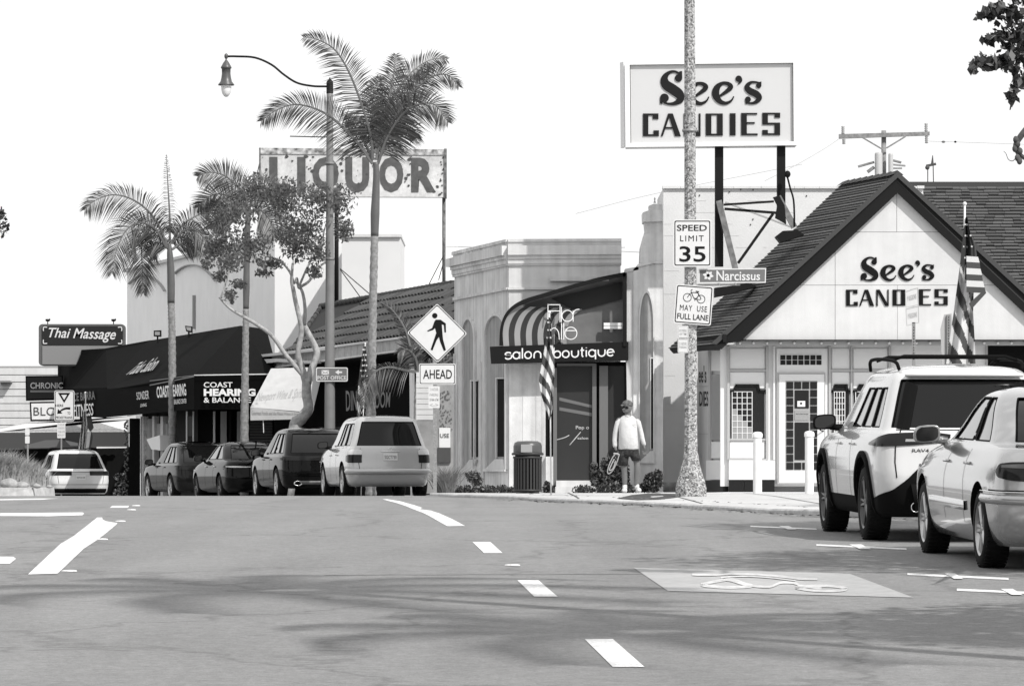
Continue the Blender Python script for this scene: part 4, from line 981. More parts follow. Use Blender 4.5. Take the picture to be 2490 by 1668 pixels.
m1 = MB(); m1.slab(wp, [(1613, 1172), (1700, 1172), (1700, 1197), (1613, 1197)], 0, .03); m1.build('worn_base', mat('worn_render', .45, .9, ns=4, na=.6), wb)

# ---- salon
sal = thing('salon_building', 'grey stucco salon with stepped cornice, arched panels and a curved entry canopy', 'building', Vector((P(1370, HY, 82).x, 84, gz(82))))
sf = front(82.0); sl = wall(1237, 82.0, 1104, 87.6)
m1 = MB(); m1.slab(sf, [(1237, 590), (1509, 588), (1509, 1200), (1237, 1200)], -3, 0)
m1.build('front_wall', M_STUL, sal)
m1 = MB(); m1.slab(sl, [(1236, 590), (1236, 1200), (1105, 1198), (1105, 623)], -.3, 0); m1.build('side_wall', M_STUC, sal)
def band(yl, yr, h0l, h0r, out, m, nm, x_l=1104, back=-.3):
    """moulding that turns the corner: y at far left, y at corner (top) ; heights"""
    m1 = MB(); m1.slab(sl, [(1237, yr), (1237, yr + h0r), (x_l, yl + h0l), (x_l, yl)], back, out); a = m1.build(nm, m[0], sal)
    m1 = MB(); m1.slab(sf, [(1235, yr), (1511, yr - 1.5), (1511, yr - 1.5 + h0r), (1235, yr + h0r)], back, out); m1.build(nm, m[1], sal)
MS = (M_STUC, M_STUL)
band(613, 582, 8, 7, .06, MS, 'parapet_cap'); band(621, 589, 9, 8, .03, MS, 'parapet_cap', back=-.2)
band(630, 598, 20, 23, .14, MS, 'cornice', 1100); band(650, 621, 8, 9, .09, MS, 'cornice'); band(658, 630, 11, 12, .06, MS, 'cornice'); band(669, 642, 6, 4, .04, MS, 'cornice')
band(724, 699, 7, 6, .05, MS, 'string_course', 1106)
m1 = MB(); m1.rect(sf, 1337, 673, 1480, 684, 0, .1); m1.build('string_course', M_STUL, sal)
# arched recesses with slot windows on the side wall
def arch_px(x0, x1, ytop, ybot, n=14, rise=None):
    c = (x0 + x1) / 2; r = (x1 - x0) / 2; h = rise or r * 1.6
    return [(x0, ybot)] + [(c - r * math.cos(math.pi * i / n), ytop + h - h * math.sin(math.pi * i / n)) for i in range(n + 1)] + [(x1, ybot)]
def arch(pl, x0, x1, yt, yb, slit, ysl, m=M_STUC, rise=45):
    m1 = MB(); o = arch_px(x0 - 3, x1 + 3, yt - 6, yb, rise=rise); i_ = arch_px(x0, x1, yt, yb - 3, rise=rise)
    for p, q, r, s_ in zip(o, o[1:], i_[1:], i_): m1.slab(pl, [p, q, r, s_], 0, .05)
    m1.rect(pl, x0 - 3, yb - 3, x1 + 3, yb + 2, 0, .07); a = m1.build('arch_surround', m, sal)
    m1 = MB(); m1.slab(pl, i_, .002, .006); m1.build('arch_panel', mat('arch_panel_grey', .33, .9, ns=4, na=.1, bump=.2, streak=.3), sal)
    m1 = MB(); m1.slab(pl, [(slit[0], ysl[0]), (slit[1], ysl[0]), (slit[1], ysl[1]), (slit[0], ysl[1])], .006, .012); m1.build('slot_window', M_DARK, sal)
    m1 = MB(); m1.slab(pl, [(slit[0] - 2, ysl[0] - 3), (slit[1] + 1, ysl[0] - 3), (slit[1] + 1, ysl[0]), (slit[0] - 2, ysl[0])], .006, .04); m1.slab(pl, [(slit[0] - 2, ysl[0]), (slit[0], ysl[0]), (slit[0], ysl[1] + 4), (slit[0] - 2, ysl[1] + 4)], .006, .04)
    m1.slab(pl, [(x0, yb - 3), (slit[0] - 2, ysl[1] + 6), (slit[1], ysl[1] + 6), (x1, yb - 3)], .006, .05); m1.build('slot_reveal', M_STUL, sal)
arch(sl, 1128, 1156, 777, 1146, (1149, 1163), (927, 1111)); arch(sl, 1184, 1232, 768, 1144, (1211, 1228), (921, 1110))
for x in (1106, 1112, 1119, 1170, 1177): m1 = MB(); m1.slab(sl, [(x, 880 if x > 1110 else 860), (x + 2.2, 880), (x + 2.2, 1180), (x, 1180)], 0, .035); m1.build('pilaster_edge', M_STUC, sal)
for x, y0, y1 in ((1271, 842, 1180), (1303, 900, 1180), (1318, 880, 1150)): m1 = MB(); m1.rect(sf, x, y0, x + 1.6, y1, 0, .02); m1.build('pilaster_edge', M_STUC, sal)
m1 = MB(); m1.rect(sf, 1238, 885, 1328, 1200, 0, .012); m1.build('lower_wall', M_STUC, sal)
# right pier with stepped finial
pf = front(81.6)
pier = thing('stucco_pier', 'tall grey stucco pier with arched niche and stepped finial right of the entrance', 'pier', Vector((P(1570, HY, 81.6).x, 81.8, gz(81.6))))
def piece(pts, o0, o1, nm, m=M_STUC): m1 = MB(); m1.slab(pf, pts, o0, o1); return m1.build(nm, m, pier)
piece([(1551, 645), (1612, 640), (1612, 1197), (1540, 1197), (1540, 655)], -.9, 0, 'shaft')
piece([(1520, 660), (1552, 653), (1552, 1197), (1528, 1197)], -.6, -.03, 'side_pilaster', M_STUL)
piece([(1520, 654), (1553, 648), (1553, 656), (1520, 663)], -.6, .0, 'pilaster_cap', M_STUL)
piece([(1549, 645), (1555, 641), (1590, 637), (1613, 637), (1613, 641), (1590, 641), (1556, 648), (1550, 650)], -.9, .05, 'shoulder_moulding')
piece([(1556, 640), (1558, 600), (1566, 570), (1612, 563), (1612, 638), (1590, 638)], -.8, -.02, 'finial_body'); piece([(1566, 572), (1569, 560), (1567, 539), (1612, 536), (1612, 564)], -.7, -.06, 'finial_neck')
piece([(1563, 517), (1580, 511), (1612, 511), (1612, 538), (1564, 540)], -.8, .02, 'finial_block'); piece([(1578, 500), (1590, 495), (1611, 496), (1611, 511), (1579, 513)], -.5, -.1, 'finial_cap')
sal_keep = sal; sal = pier; arch(pf, 1556, 1588, 712, 1124, (1583, 1588), (872, 1090), rise=75); sal = sal_keep
# entrance: recess, glass, door
ent = MB(); ent.rect(sf, 1327, 880, 1526, 1186, .0, .02); ent.build('entrance_recess', M_DARK, sal)
for x0, x1, y0, y1 in ((1440, 1450, 884, 1182), (1457, 1478, 890, 1180), (1345, 1354, 895, 1180), (1518, 1526, 884, 1182), (1354, 1440, 884, 890)):
    m1 = MB(); m1.rect(sf, x0, y0, x1, y1, .02, .14); m1.build('door_frame', mat('door_frame_grey', .13, .5) if x0 < 1500 else M_DARKT, sal)
m1 = MB(); m1.rect(sf, 1327, 1110, 1345, 1190, .02, .16); m1.build('side_plinth', M_STUC, sal)
m1 = MB(); m1.rect(sf, 1339, 912, 1345, 1105, .02, .06); m1.build('slot_window', M_DARK, sal)
m1 = MB(); m1.rect(sf, 1354, 890, 1440, 1168, .03, .06); gl_ = m1.build('shop_window', mat('salon_glass', .035, .08, spec=.5), sal)
m1 = MB(); m1.rect(sf, 1478, 890, 1518, 1180, .03, .06); m1.build('door', MATS['salon_glass'], sal)
m1 = MB(); m1.rect(sf, 1352, 1168, 1442, 1183, .02, .2); m1.build('window_sill', M_STUL, sal)
m1 = MB(); m1.rect(sf, 1350, 1183, 1450, 1200, .02, .3); m1.build('door_step', M_STUL, sal)
m1 = MB()
m1.slab(sf, [(1360, 966), (1439, 985), (1439, 992), (1360, 974)], .061, .064); m1.slab(sf, [(1360, 990), (1439, 1004), (1439, 1012), (1360, 998)], .061, .064)
setp(m1.build('window_decal', mat('decal_grey', .13, .4), gl_), None, None, None, None)
text('Pop o', sf, (1400, 1035, 1432, 1046), M_OLD, gl_, off=.064); text('salon', sf, (1404, 1062, 1430, 1068), M_OLD, gl_, off=.064)
for q, m in ((([(1385, 1082), (1412, 1050)]), M_OLD), (([(1350, 1070), (1372, 1064), (1384, 1058)]), M_OLD)):
    flat(sf, ribbon2d(q, [2] * len(q), 4), .064, 'window_decal', M_OLD, gl_)
# canopy: a curved vault of striped canvas open at the end, with its sign beam
can = thing('entry_canopy', 'curved striped entrance canopy with open end above the salon door', 'canopy', sf.pt(1370, 840, .5))
cp = front(81.5)
curve = catmull([(1214, 840, 0), (1216, 800, 0), (1226, 768, 0), (1245, 745, 0), (1275, 728, 0), (1330, 711, 0), (1400, 690, 0), (1460, 674, 0), (1520, 662, 0)], 5)
def arc_off(dx, dy, d): return [P(p.x + dx, p.y + dy, d) for p in curve]
m1 = MB(); inner = [(p.x + 9 * max(0, 1 - i / 14) + 1, p.y + 9 * min(1, i / 10) + 1) for i, p in enumerate(curve)]
for i in range(len(curve) - 1):
    m1.slab(cp, [(curve[i].x, curve[i].y), (curve[i + 1].x, curve[i + 1].y), inner[i + 1], inner[i]], -.04, .06)
m1.build('canopy_rim', M_DARKT, can)
m1 = MB(); m1.rect(cp, 1515, 664, 1524, 842, -.04, .06); m1.build('canopy_post', M_DARKT, can)
# vault lining: each stripe is a strip of the arc, set back and to the right
MSTR = (mat('canvas_stripe_pale', .26, .85), mat('canvas_stripe_dark', .022, .85)); nst = 11
def vs_(i, k): return P(inner[i][0] + (inner[i][0] < 1300) * 0, inner[i][1], 81.5) + Vector((k * .115, k * .035, -.004 * k))
nlast = 18
for k in range(nst):
    m1 = MB(); m1.smooth = True; pts = []
    for i in range(nlast + 1): pts += [vs_(i, k), vs_(i, k + 1)]
    m1.add(pts, [[2 * i, 2 * i + 1, 2 * i + 3, 2 * i + 2] for i in range(nlast)]); m1.build('canopy_stripe', MSTR[k % 2], can, fix=False)
m1 = MB(); pts = []
for i in range(nlast, len(curve)): pts += [vs_(i, 0), Vector((vs_(i, 0).x + .1, 81.93, vs_(i, 0).z + .05))]
m1.add(pts, [[2 * i, 2 * i + 1, 2 * i + 3, 2 * i + 2] for i in range(len(curve) - nlast - 1)]); m1.build('canopy_roof', MSTR[1], can, fix=False)
m1 = MB(); bk = [(inner[i][0], inner[i][1]) for i in range(0, len(inner))] + [(1515, 840)]
m1.slab(front(81.94), bk, -.02, 0); m1.build('canopy_backing', mat('canopy_back', .14, .8, ns=2, na=.25), can)
m1 = MB(); m1.slab(front(81.9), [(1340, 726), (1512, 686), (1512, 728), (1425, 752), (1400, 756)], 0, .01); m1.build('canopy_lining', MSTR[1], can)
m1 = MB(); m1.rect(front(81.8), 1468, 785, 1513, 792, 0, .05); m1.rect(front(81.8), 1468, 793, 1513, 800, 0, .05); m1.build('strip_light', M_TRIM, can)
sb = thing('sign_beam', 'black sign beam reading salon boutique in rounded white letters', 'sign', P(1360, 885, 80.9)); bpn = front(81.5)
m1 = MB(); m1.slab(bpn, [(1191, 843), (1528, 831), (1528, 876), (1194, 884)], -.25, .03); m1.build('sign_box', M_DARKT, sb)
# rounded monoline lettering drawn as strokes
def mono(glyphs, pl, tf, w, m, parent, off, name, thick=.012):
    groups = {}
    for pts in glyphs:
        cx = sum(p[0] for p in pts) / len(pts); k = next((k for k in groups if k[0] - 10 < cx < k[1] + 10 or (min(p[0] for p in pts) < k[1] + 3 and max(p[0] for p in pts) > k[0] - 3)), None); lo, hi = min(p[0] for p in pts), max(p[0] for p in pts)
        g = groups.pop(k, []) if k else []; groups[(min(lo, k[0]) if k else lo, max(hi, k[1]) if k else hi)] = g + [pts]
    for g in groups.values():
        polys = []; mb = MB()
        for pts in g: polys += ribbon2d([tf(*p) for p in pts], [w] * len(pts), 4)
        for i, q in enumerate(polys): mb.slab(pl, q, off - .002, off + thick + (i % 5) * .0004)
        mb.build('letter', m, parent)
def circ(cx, cy, r, a0=0, a1=360, n=10): return [(cx + r * math.cos(math.radians(a0 + (a1 - a0) * i / n)), cy - r * math.sin(math.radians(a0 + (a1 - a0) * i / n))) for i in range(n + 1)]
def word_salon():
    g = [circ(24, 46, 22, 60, 180, 6)[0:] + [(2, 46)], [(2, 42), (24, 44), (46, 48)], [(46, 48)] + circ(24, 46, 22, 0, -150, 7)]
    g = [[(42, 32), (30, 26), (12, 28), (6, 40), (44, 46), (46, 58), (34, 68), (14, 68), (4, 60)], [(8, 42), (44, 44)]]
    g += [circ(78, 47, 22), [(100, 25), (100, 69)], [(118, 0), (118, 69)], circ(156, 47, 22), [(196, 69), (196, 44)] + circ(218, 47, 22, 170, 10, 6) + [(240, 50), (240, 69)]]
    return g
def word_boutique():
    g = [[(2, 0), (2, 50)], circ(24, 47, 22), circ(80, 47, 22), [(118, 25), (118, 50)] + circ(140, 47, 22, 190, 350, 6) + [(162, 44), (162, 25)], [(186, 6), (186, 58), (194, 69)], [(176, 25), (200, 25)], [(214, 25), (214, 69)], [(214, 8), (214, 12)],
         circ(252, 47, 22), [(274, 25), (274, 88)], [(292, 25), (292, 50)] + circ(314, 47, 22, 190, 350, 6) + [(336, 44), (336, 25)], [(350, 47), (394, 43)] + circ(372, 47, 22, 10, 320, 9)]
    return g
tfS = lambda x, y: (1227 + x * .366, 848 + y * .366 - x * .366 * .03)
tfB = lambda x, y: (1346 + x * .372, 845 + y * .366 - x * .372 * .035)
mono(word_salon(), bpn, tfS, 3.2, M_TRIM, sb, .03, 'lettering'); mono(word_boutique(), bpn, tfB, 3.2, M_TRIM, sb, .03, 'lettering')
ne = thing('neon_sign', 'thin white outline letters hanging inside the salon canopy', 'sign', P(1370, 826, 81.2)); npn = front(81.62)
tfN = lambda x, y: (1180 + .2169 * x, 560 + .2169 * y)
gF = [[(703, 1000), (703, 835), (705, 834)], [(703, 835), (840, 835)], [(705, 905), (835, 905)], [(838, 835), (838, 1030)], [(853, 860), (853, 1030)], circ(922, 960, 62), [(985, 900), (985, 1025)], [(985, 930), (1010, 895), (1055, 885)]]
gN = [[(735, 1110), (735, 1220)], [(735, 1110), (780, 1095), (820, 1140), (830, 1225)], [(855, 1040), (855, 1225)], [(880, 1040), (880, 1225)], [(895, 1125), (1015, 1125)], circ(960, 1155, 68, 0, -360, 14)]
mono(gF, npn, tfN, 1.8, mat('neon_tube_white', .85, .3), ne, 0, 'lettering', .02); mono(gN, npn, tfN, 1.8, MATS['neon_tube_white'], ne, 0, 'lettering', .02)

# ---- restaurant with clay tile roof
E0, E1 = P(700, 862, 112.5), P(1106, 806, 95.5); e_z = E1.z; E0 = Vector((E0.x, E0.y, e_z + .02)); rest = thing('restaurant', 'low restaurant with dark clay tile roof and deep open front', 'building', Vector((P(900, HY, 98).x, 98, gz(98))))
along = (E1 - E0).normalized(); inw = Vector((-along.y, along.x, 0)).normalized(); inw = inw if inw.y > 0 else -inw
up = (inw * .86 + Vector((0, 0, .51))).normalized(); rn = along.cross(up).normalized(); rn = rn if rn.z > 0 else -rn
rpl = Plane(E0, rn)
q = [rpl.pt(706, 862), rpl.pt(1107, 806), rpl.pt(1107, 692), rpl.pt(783, 748)]
m1 = MB(); m1.hull8(q, [p - rn * .15 for p in q]); rdeck = m1.build('roof', M_ROOFD, rest)
# courses parallel to the eave in the plane
Lc = (E1 - E0).length; cs = 5.15; tw = Lc / 52
import itertools
outline = [((p - E0).dot(along), (p - E0).dot(up)) for p in q]; rowh = max(o[1] for o in outline) / 6.0
def tile_mesh(m):
    t = MB(); N = 6; vs = []
    for yy, lift in ((0, .05), (1, .0)):
        for j in range(N + 1):
            a = math.pi * j / N; vs.append((.5 - .5 * math.cos(a), yy, lift + .085 * math.sin(a)))
    for yy, lift in ((0, .05), (1, .0)):
        for j in range(N + 1): a = math.pi * j / N; vs.append((.5 - .42 * math.cos(a), yy, lift + .06 * math.sin(a)))
    n1 = N + 1; t.smooth = True
    t.add(vs, [[j, j + 1, n1 + j + 1, n1 + j] for j in range(N)]); t.smooth = False
    t.add([vs[j] for j in range(n1)] + [vs[2 * n1 + j] for j in range(n1)], [[j, j + 1, n1 + j + 1, n1 + j] for j in range(N)])
    o = t.build('roof_tile', m, fix=False); d = o.data; bpy.data.objects.remove(o); return d
TM = [tile_mesh(m) for m in M_CLAY]; Mt = Matrix((along, up, along.cross(up) if along.cross(up).dot(rn) > 0 else rn)).transposed(); rl = rootloc(rdeck); cnt = 0
for r in range(6):
    for c in range(-2, 54):
        u0, v0 = c * tw, r * rowh; ctr = (u0 + tw / 2, v0 + rowh * .5)
        if len(clip_poly([(u0, v0), (u0 + tw, v0), (u0 + tw, v0 + rowh), (u0, v0 + rowh)], outline)) < 3 or not len(clip_poly([(ctr[0] - .02, ctr[1]), (ctr[0] + .02, ctr[1]), (ctr[0], ctr[1] + .02)], outline)): continue
        o = bpy.data.objects.new('roof_tile', TM[random.randrange(3)]); COL.objects.link(o); o.parent = rdeck; cnt += 1
        o.matrix_local = Matrix.Translation(E0 + along * u0 + up * v0 - rl) @ Mt.to_4x4() @ Matrix.Diagonal((tw * .96, rowh * 1.05, 1, 1))
m1 = MB(); rg = [rpl.pt(783 + (1107 - 783) * t, 748 + (692 - 748) * t) for t in np.linspace(0, 1, 34)]
for a, b in zip(rg, rg[1:]): m1.tube([a + rn * .04, b + rn * .04], [.10, .075], 8)
hp = [rpl.pt(706 + (783 - 706) * t, 862 + (748 - 862) * t) for t in np.linspace(0, 1, 12)]
for a, b in zip(hp, hp[1:]): m1.tube([a + rn * .03, b + rn * .03], [.08, .06], 8)
setp(m1.build('ridge_tiles', M_CLAY[1], rdeck), kind='stuff')
# fascia: pale tiles along the eave
fw = wall(640, 115.2, 1107, 94.9)
for i in range(30):
    x0 = 640 + i * 15.6; x1 = x0 + 14.9; yt = lambda x: 868 - (x - 640) / 467 * 60; yb = lambda x: 897 - (x - 640) / 467 * 62
    m1 = MB(); m1.slab(fw, [(x0, yt(x0)), (x1, yt(x1)), (x1, yb(x1)), (x0, yb(x0))], -.05, .05); m1.build('fascia_tile', mat('fascia_pale', .42, .7, ns=6, na=.15), rest)
m1 = MB(); m1.slab(fw, [(636, 864), (1107, 803), (1107, 808), (636, 869)], -.1, .12); m1.slab(fw, [(636, 896), (1107, 834), (1107, 838), (636, 900)], -.1, .1); m1.build('gutter', mat('gutter_white', .65, .5), rest)
m1 = MB(); m1.slab(fw, [(622, 866), (820, 845), (820, 851), (628, 872)], -.3, .3); m1.slab(fw, [(626, 876), (700, 872), (790, 878), (790, 884), (700, 880), (634, 888)], .1, .3); m1.slab(fw, [(630, 866), (660, 866), (650, 897), (638, 897)], .05, .22); m1.build('end_cornice', mat('cornice_white', .55, .6), rest)
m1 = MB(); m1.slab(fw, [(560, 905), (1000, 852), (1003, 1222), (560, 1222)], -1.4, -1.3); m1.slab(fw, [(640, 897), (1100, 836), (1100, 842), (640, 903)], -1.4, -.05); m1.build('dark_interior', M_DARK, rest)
m1 = MB(); m1.slab(fw, [(995, 846), (1001, 845), (1006, 1210), (998, 1210)], -.06, .0); m1.build('corner_post', M_TRIM, rest)
m1 = MB(); m1.slab(fw, [(780, 946), (1000, 938), (1000, 1022), (780, 1028)], -.3, -.28); m1.build('dark_drop_awning', M_AWN2, rest)
text('DINING ROOM', fw, None, mat('dull_lettering', .2, .8), rest, off=-.27, bold=.01, quad=((816, 949), (924, 953), (922, 990), (817, 1000)))
m1 = MB(); m1.slab(fw, [(780, 1040), (1000, 1018), (1000, 1024), (780, 1047)], -.5, -.2); m1.build('rail', M_DARKT, rest)
# white awning of the wine shop in front of it
wa = thing('white_awning', 'white sloped canvas awning with cursive shop lettering behind the pale tree', 'awning', P(680, 1020, 106)); wpl = tri(P(660, 893, 107.5), P(610, 998, 106), P(750, 998, 106))
q = [wpl.pt(659, 896), wpl.pt(787, 892), wpl.pt(760, 1003), wpl.pt(609, 990)]
m1 = MB(); m1.hull8(q, [p + Vector((0, .03, -.02)) for p in q]); m1.build('canvas', mat('white_canvas', .42, .85, ns=5, na=.06, spec=.2), wa)
vfr = front(105.95); m1 = MB(); m1.slab(vfr, [(609, 990), (735, 1003), (735, 1019), (609, 1022)], 0, .02); m1.build('valance', MATS['white_canvas'], wa)
text('Newport Wine & Spirits', wpl, None, mat('faded_grey_ink', .3, .8), wa, off=.01, shear=.35, quad=((628, 956), (748, 942), (736, 974), (622, 982)))
text('Gourmet Foods and the Finest Wines & Spirits', vfr, None, MATS['faded_grey_ink'], wa, off=.03, quad=((612, 998), (730, 1003), (730, 1011), (612, 1012)))
m1 = MB(); m1.tube([P(640, 1020, 106), P(641, 1052, 106)], .012, 6); m1.build('awning_strut', M_TRIM, wa)
# white wall and mural right of the post
mw = thing('courtyard_wall', 'white slatted courtyard wall with a painted panel behind the crossing sign', 'wall', Vector((P(1055, HY, 90).x, 90, gz(90)))); mp_ = front(90.0)
for k in range(9): m1 = MB(); m1.rect(mp_, 1012, 905 + k * 13, 1062, 917 + k * 13, -.1, 0); m1.build('board', M_WHITE, mw)
m1 = MB(); m1.rect(mp_, 1062, 900, 1108, 1200, -.1, -.01); m1.rect(mp_, 1010, 1022, 1062, 1200, -.1, -.01); m1.build('wall', mat('courtyard_grey', .35, .9, grime=.4), mw)
M_MUR = mat('mural_ink', .09, .8); m1 = MB()
for _ in range(90):
    x, y = random.uniform(1068, 1096), random.uniform(950, 1050); m1.poly([mp_.pt(x + a, y + b, .001 + random.random() * .004) for a, b in ((0, 0), (random.uniform(1, 5), random.uniform(-3, 2)), (random.uniform(1, 4), random.uniform(2, 6)))])
setp(m1.build('mural', M_MUR, mw, fix=False), kind='stuff')
m1 = MB(); m1.rect(mp_, 1064, 1088, 1096, 1124, -.01, .05); m1.build('dark_panel', mat('dark_grey_paint', .06, .7), mw)
m1 = MB(); m1.rect(mp_, 1068, 1040, 1095, 1088, -.01, .01); m1.build('poster', M_TRIM, mw); text('USE', mp_, (1070, 1054, 1092, 1064), M_MUR, mw, off=.02)

# ---- pale tall buildings behind
tb1 = thing('arched_stucco_building', 'big pale stucco building with blind arches rising behind the black awnings', 'building', Vector((P(480, HY, 150).x, 150, gz(140)))); bw_ = wall(309, 172, 668, 132)
m1 = MB(); m1.slab(bw_, [(309, 658), (668, 574), (668, 1150), (309, 1150)], -6, 0); m1.build('wall', mat('pale_stucco', .8, .9, ns=1, na=.03, grime=.05), tb1)
m1 = MB(); m1.slab(bw_, [(307, 655), (669, 570), (669, 577), (307, 662)], -.4, .15); m1.build('parapet_cap', M_WHITE, tb1)
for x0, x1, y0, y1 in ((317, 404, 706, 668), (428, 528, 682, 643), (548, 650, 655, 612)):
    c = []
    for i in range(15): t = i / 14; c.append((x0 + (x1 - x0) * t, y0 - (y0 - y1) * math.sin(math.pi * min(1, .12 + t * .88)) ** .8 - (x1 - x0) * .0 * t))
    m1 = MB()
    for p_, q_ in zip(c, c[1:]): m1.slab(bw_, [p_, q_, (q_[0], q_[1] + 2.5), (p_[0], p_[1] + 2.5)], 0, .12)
    m1.build('blind_arch', mat('arch_grey', .3, .9), tb1)  # arch strips in one even grey, darker than the wall
m1 = MB(); m1.slab(bw_, [(474, 718), (476, 718), (476, 800), (474, 800)], 0, .1); m1.build('downpipe', MATS['arch_grey'], tb1)
tb2 = thing('white_box_building', 'plain white block standing behind the tree and street lamp', 'building', Vector((P(750, HY, 131).x, 134, gz(134))))
m1 = MB(); m1.slab(front(131), [(668, 590), (831, 560), (831, 1150), (668, 1150)], -6, 0); m1.build('wall', mat('bright_stucco', .68, .9, ns=1, na=.02), tb2)
tb3 = thing('grey_box_building', 'pale grey flat-topped block behind the palm trunk', 'building', Vector((P(900, HY, 126).x, 130, gz(130))))
m1 = MB(); m1.slab(front(126), [(831, 577), (974, 577), (974, 1150), (831, 1150)], -5, 0); m1.build('wall', mat('pale_grey_stucco', .6, .9, ns=1, na=.03), tb3)
m1 = MB(); m1.slab(front(126), [(829, 570), (976, 570), (976, 577), (829, 577)], -5.1, .1); m1.build('parapet_cap', M_WHITE, tb3)
# ---- white boarded building at far left
wl = thing('white_boarded_building', 'white horizontally boarded building at the far left edge', 'building', Vector((P(40, HY, 168).x, 170, gz(168)))); wlp = front(168)
for k in range(9): m1 = MB(); m1.slab(wlp, [(-60, 895 + k * 17.4), (160, 895 + k * 17.4), (160, 910.6 + k * 17.4), (-60, 910.6 + k * 17.4)], -.2, 0); m1.build('board', M_WHITE, wl)
m1 = MB(); m1.slab(wlp, [(-60, 890), (160, 890), (160, 1100), (-60, 1100)], -3, -.08); m1.build('wall', MATS['seam_grey'], wl)
m1 = MB(); m1.slab(wlp, [(4, 926), (28, 926), (31, 930), (0, 930)], 0, .5); m1.slab(wlp, [(4, 930), (23, 930), (23, 937), (4, 937)], 0, .3); m1.build('wall_lamp', mat('lamp_grey', .2, .6), wl)
# ---- low hipped canopy at left
hc = thing('patio_canopy', 'low dark patio canopy with grey shingled hip roof behind the white SUV', 'canopy', Vector((P(150, HY, 142).x, 143, gz(142)))); h0, h1 = 141.0, 144.5
q = [P(-60, 1052, h0), P(316, 1050, h0), P(230, 1024, h1), P(80, 1024, h1)]; m1 = MB(); m1.hull8(q, [p + Vector((0, .1, -.05)) for p in q]); m1.build('roof', mat('pale_shingle', .33, .9, ns=14, na=.5), hc)
m1 = MB(); m1.slab(front(h0), [(-60, 1052), (312, 1050), (312, 1086), (-60, 1096)], -.1, 0); m1.build('valance', mat('valance_grey', .05, .8), hc)
m1 = MB(); m1.slab(front(h0), [(60, 1083), (110, 1070), (150, 1069), (190, 1086), (190, 1088), (60, 1090)], .0, .04); m1.build('curved_panel', mat('panel_mid_grey', .1, .8), hc)
m1 = MB(); m1.slab(front(h0), [(158, 1070), (190, 1077), (190, 1084), (172, 1084)], .04, .06); m1.build('pale_flap', M_LPANE, hc)
m1 = MB(); m1.slab(front(h0), [(235, 1086), (310, 1086), (310, 1089), (235, 1090)], -.1, .03); m1.build('trim_line', M_TRIM, hc)
pts = [(236, 1090), (310, 1090)] + [(310 - i * 9.25, 1104 + (4 if i % 2 else 0)) for i in range(9)]; m1 = MB(); m1.slab(front(h0 - .3), pts, -.02, 0); m1.build('scalloped_edge', M_AWN, hc)
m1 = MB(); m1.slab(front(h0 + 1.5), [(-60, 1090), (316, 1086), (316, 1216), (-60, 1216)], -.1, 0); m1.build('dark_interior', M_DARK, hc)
m1 = MB(); m1.slab(front(h0 + .4), [(-60, 1056), (330, 1010), (330, 1020), (60, 1030)], -.1, 0); m1.build('beam', M_TRIM, hc)

# ---- black awnings with shop names
def d_at(x): return float(np.interp(x, [140, 255, 472, 660], [150, 134, 113.0, 112.2]))
shopb = thing('awning_shops', 'row of low shops under large black awnings at left', 'building', Vector((P(420, HY, 125).x, 127, gz(125))))
swl = wall(255, 137, 480, 115.5)
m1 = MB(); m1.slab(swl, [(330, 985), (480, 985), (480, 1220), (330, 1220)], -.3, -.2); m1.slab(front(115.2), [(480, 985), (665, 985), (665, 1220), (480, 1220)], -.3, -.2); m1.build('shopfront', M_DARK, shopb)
for x0, x1 in ((338, 345), (366, 371), (386, 392)): m1 = MB(); m1.slab(swl, [(x0, 1012), (x1, 1012), (x1, 1215), (x0, 1215)], -.2, -.05); m1.build('window_post', M_GREYT if x0 > 340 else M_OLD, shopb)
m1 = MB(); m1.slab(swl, [(345, 1018), (364, 1018), (364, 1120), (345, 1120)], -.2, -.15); m1.build('shop_window', M_LPANE, shopb)
m1 = MB(); m1.slab(swl, [(371, 1030), (398, 1030), (398, 1070), (371, 1070)], -.2, -.12); m1.build('poster', mat('poster_grey', .2, .8), shopb)
m1 = MB(); m1.slab(swl, [(372, 1068), (405, 1058), (406, 1095), (384, 1092)], -.1, .2); m1.build('white_board', M_TRIM, shopb)
sfr = front(115.2)
for x0, x1, m in ((518, 523, M_TRIM), (452, 455, M_TRIM), (468, 471, M_TRIM), (536, 541, M_GREYT), (541, 551, M_GREYT), (556, 562, M_DARKT), (576, 588, M_GREYT), (602, 606, M_DARKT)): m1 = MB(); m1.rect(sfr, x0, 1000, x1, 1080 if m is M_TRIM else 1200, -.2, -.02); m1.build('window_post', m, shopb)
m1 = MB(); m1.rect(sfr, 455, 1012, 468, 1060, -.2, -.08); m1.build('shop_window', mat('dim_glass', .06, .2), shopb)
for k in range(11): m1 = MB(); m1.rect(sfr, 606, 1012 + k * 7, 662, 1017.5 + k * 7, -.15, -.05); m1.build('shutter_slat', mat('shutter_grey', .09, .6), shopb)
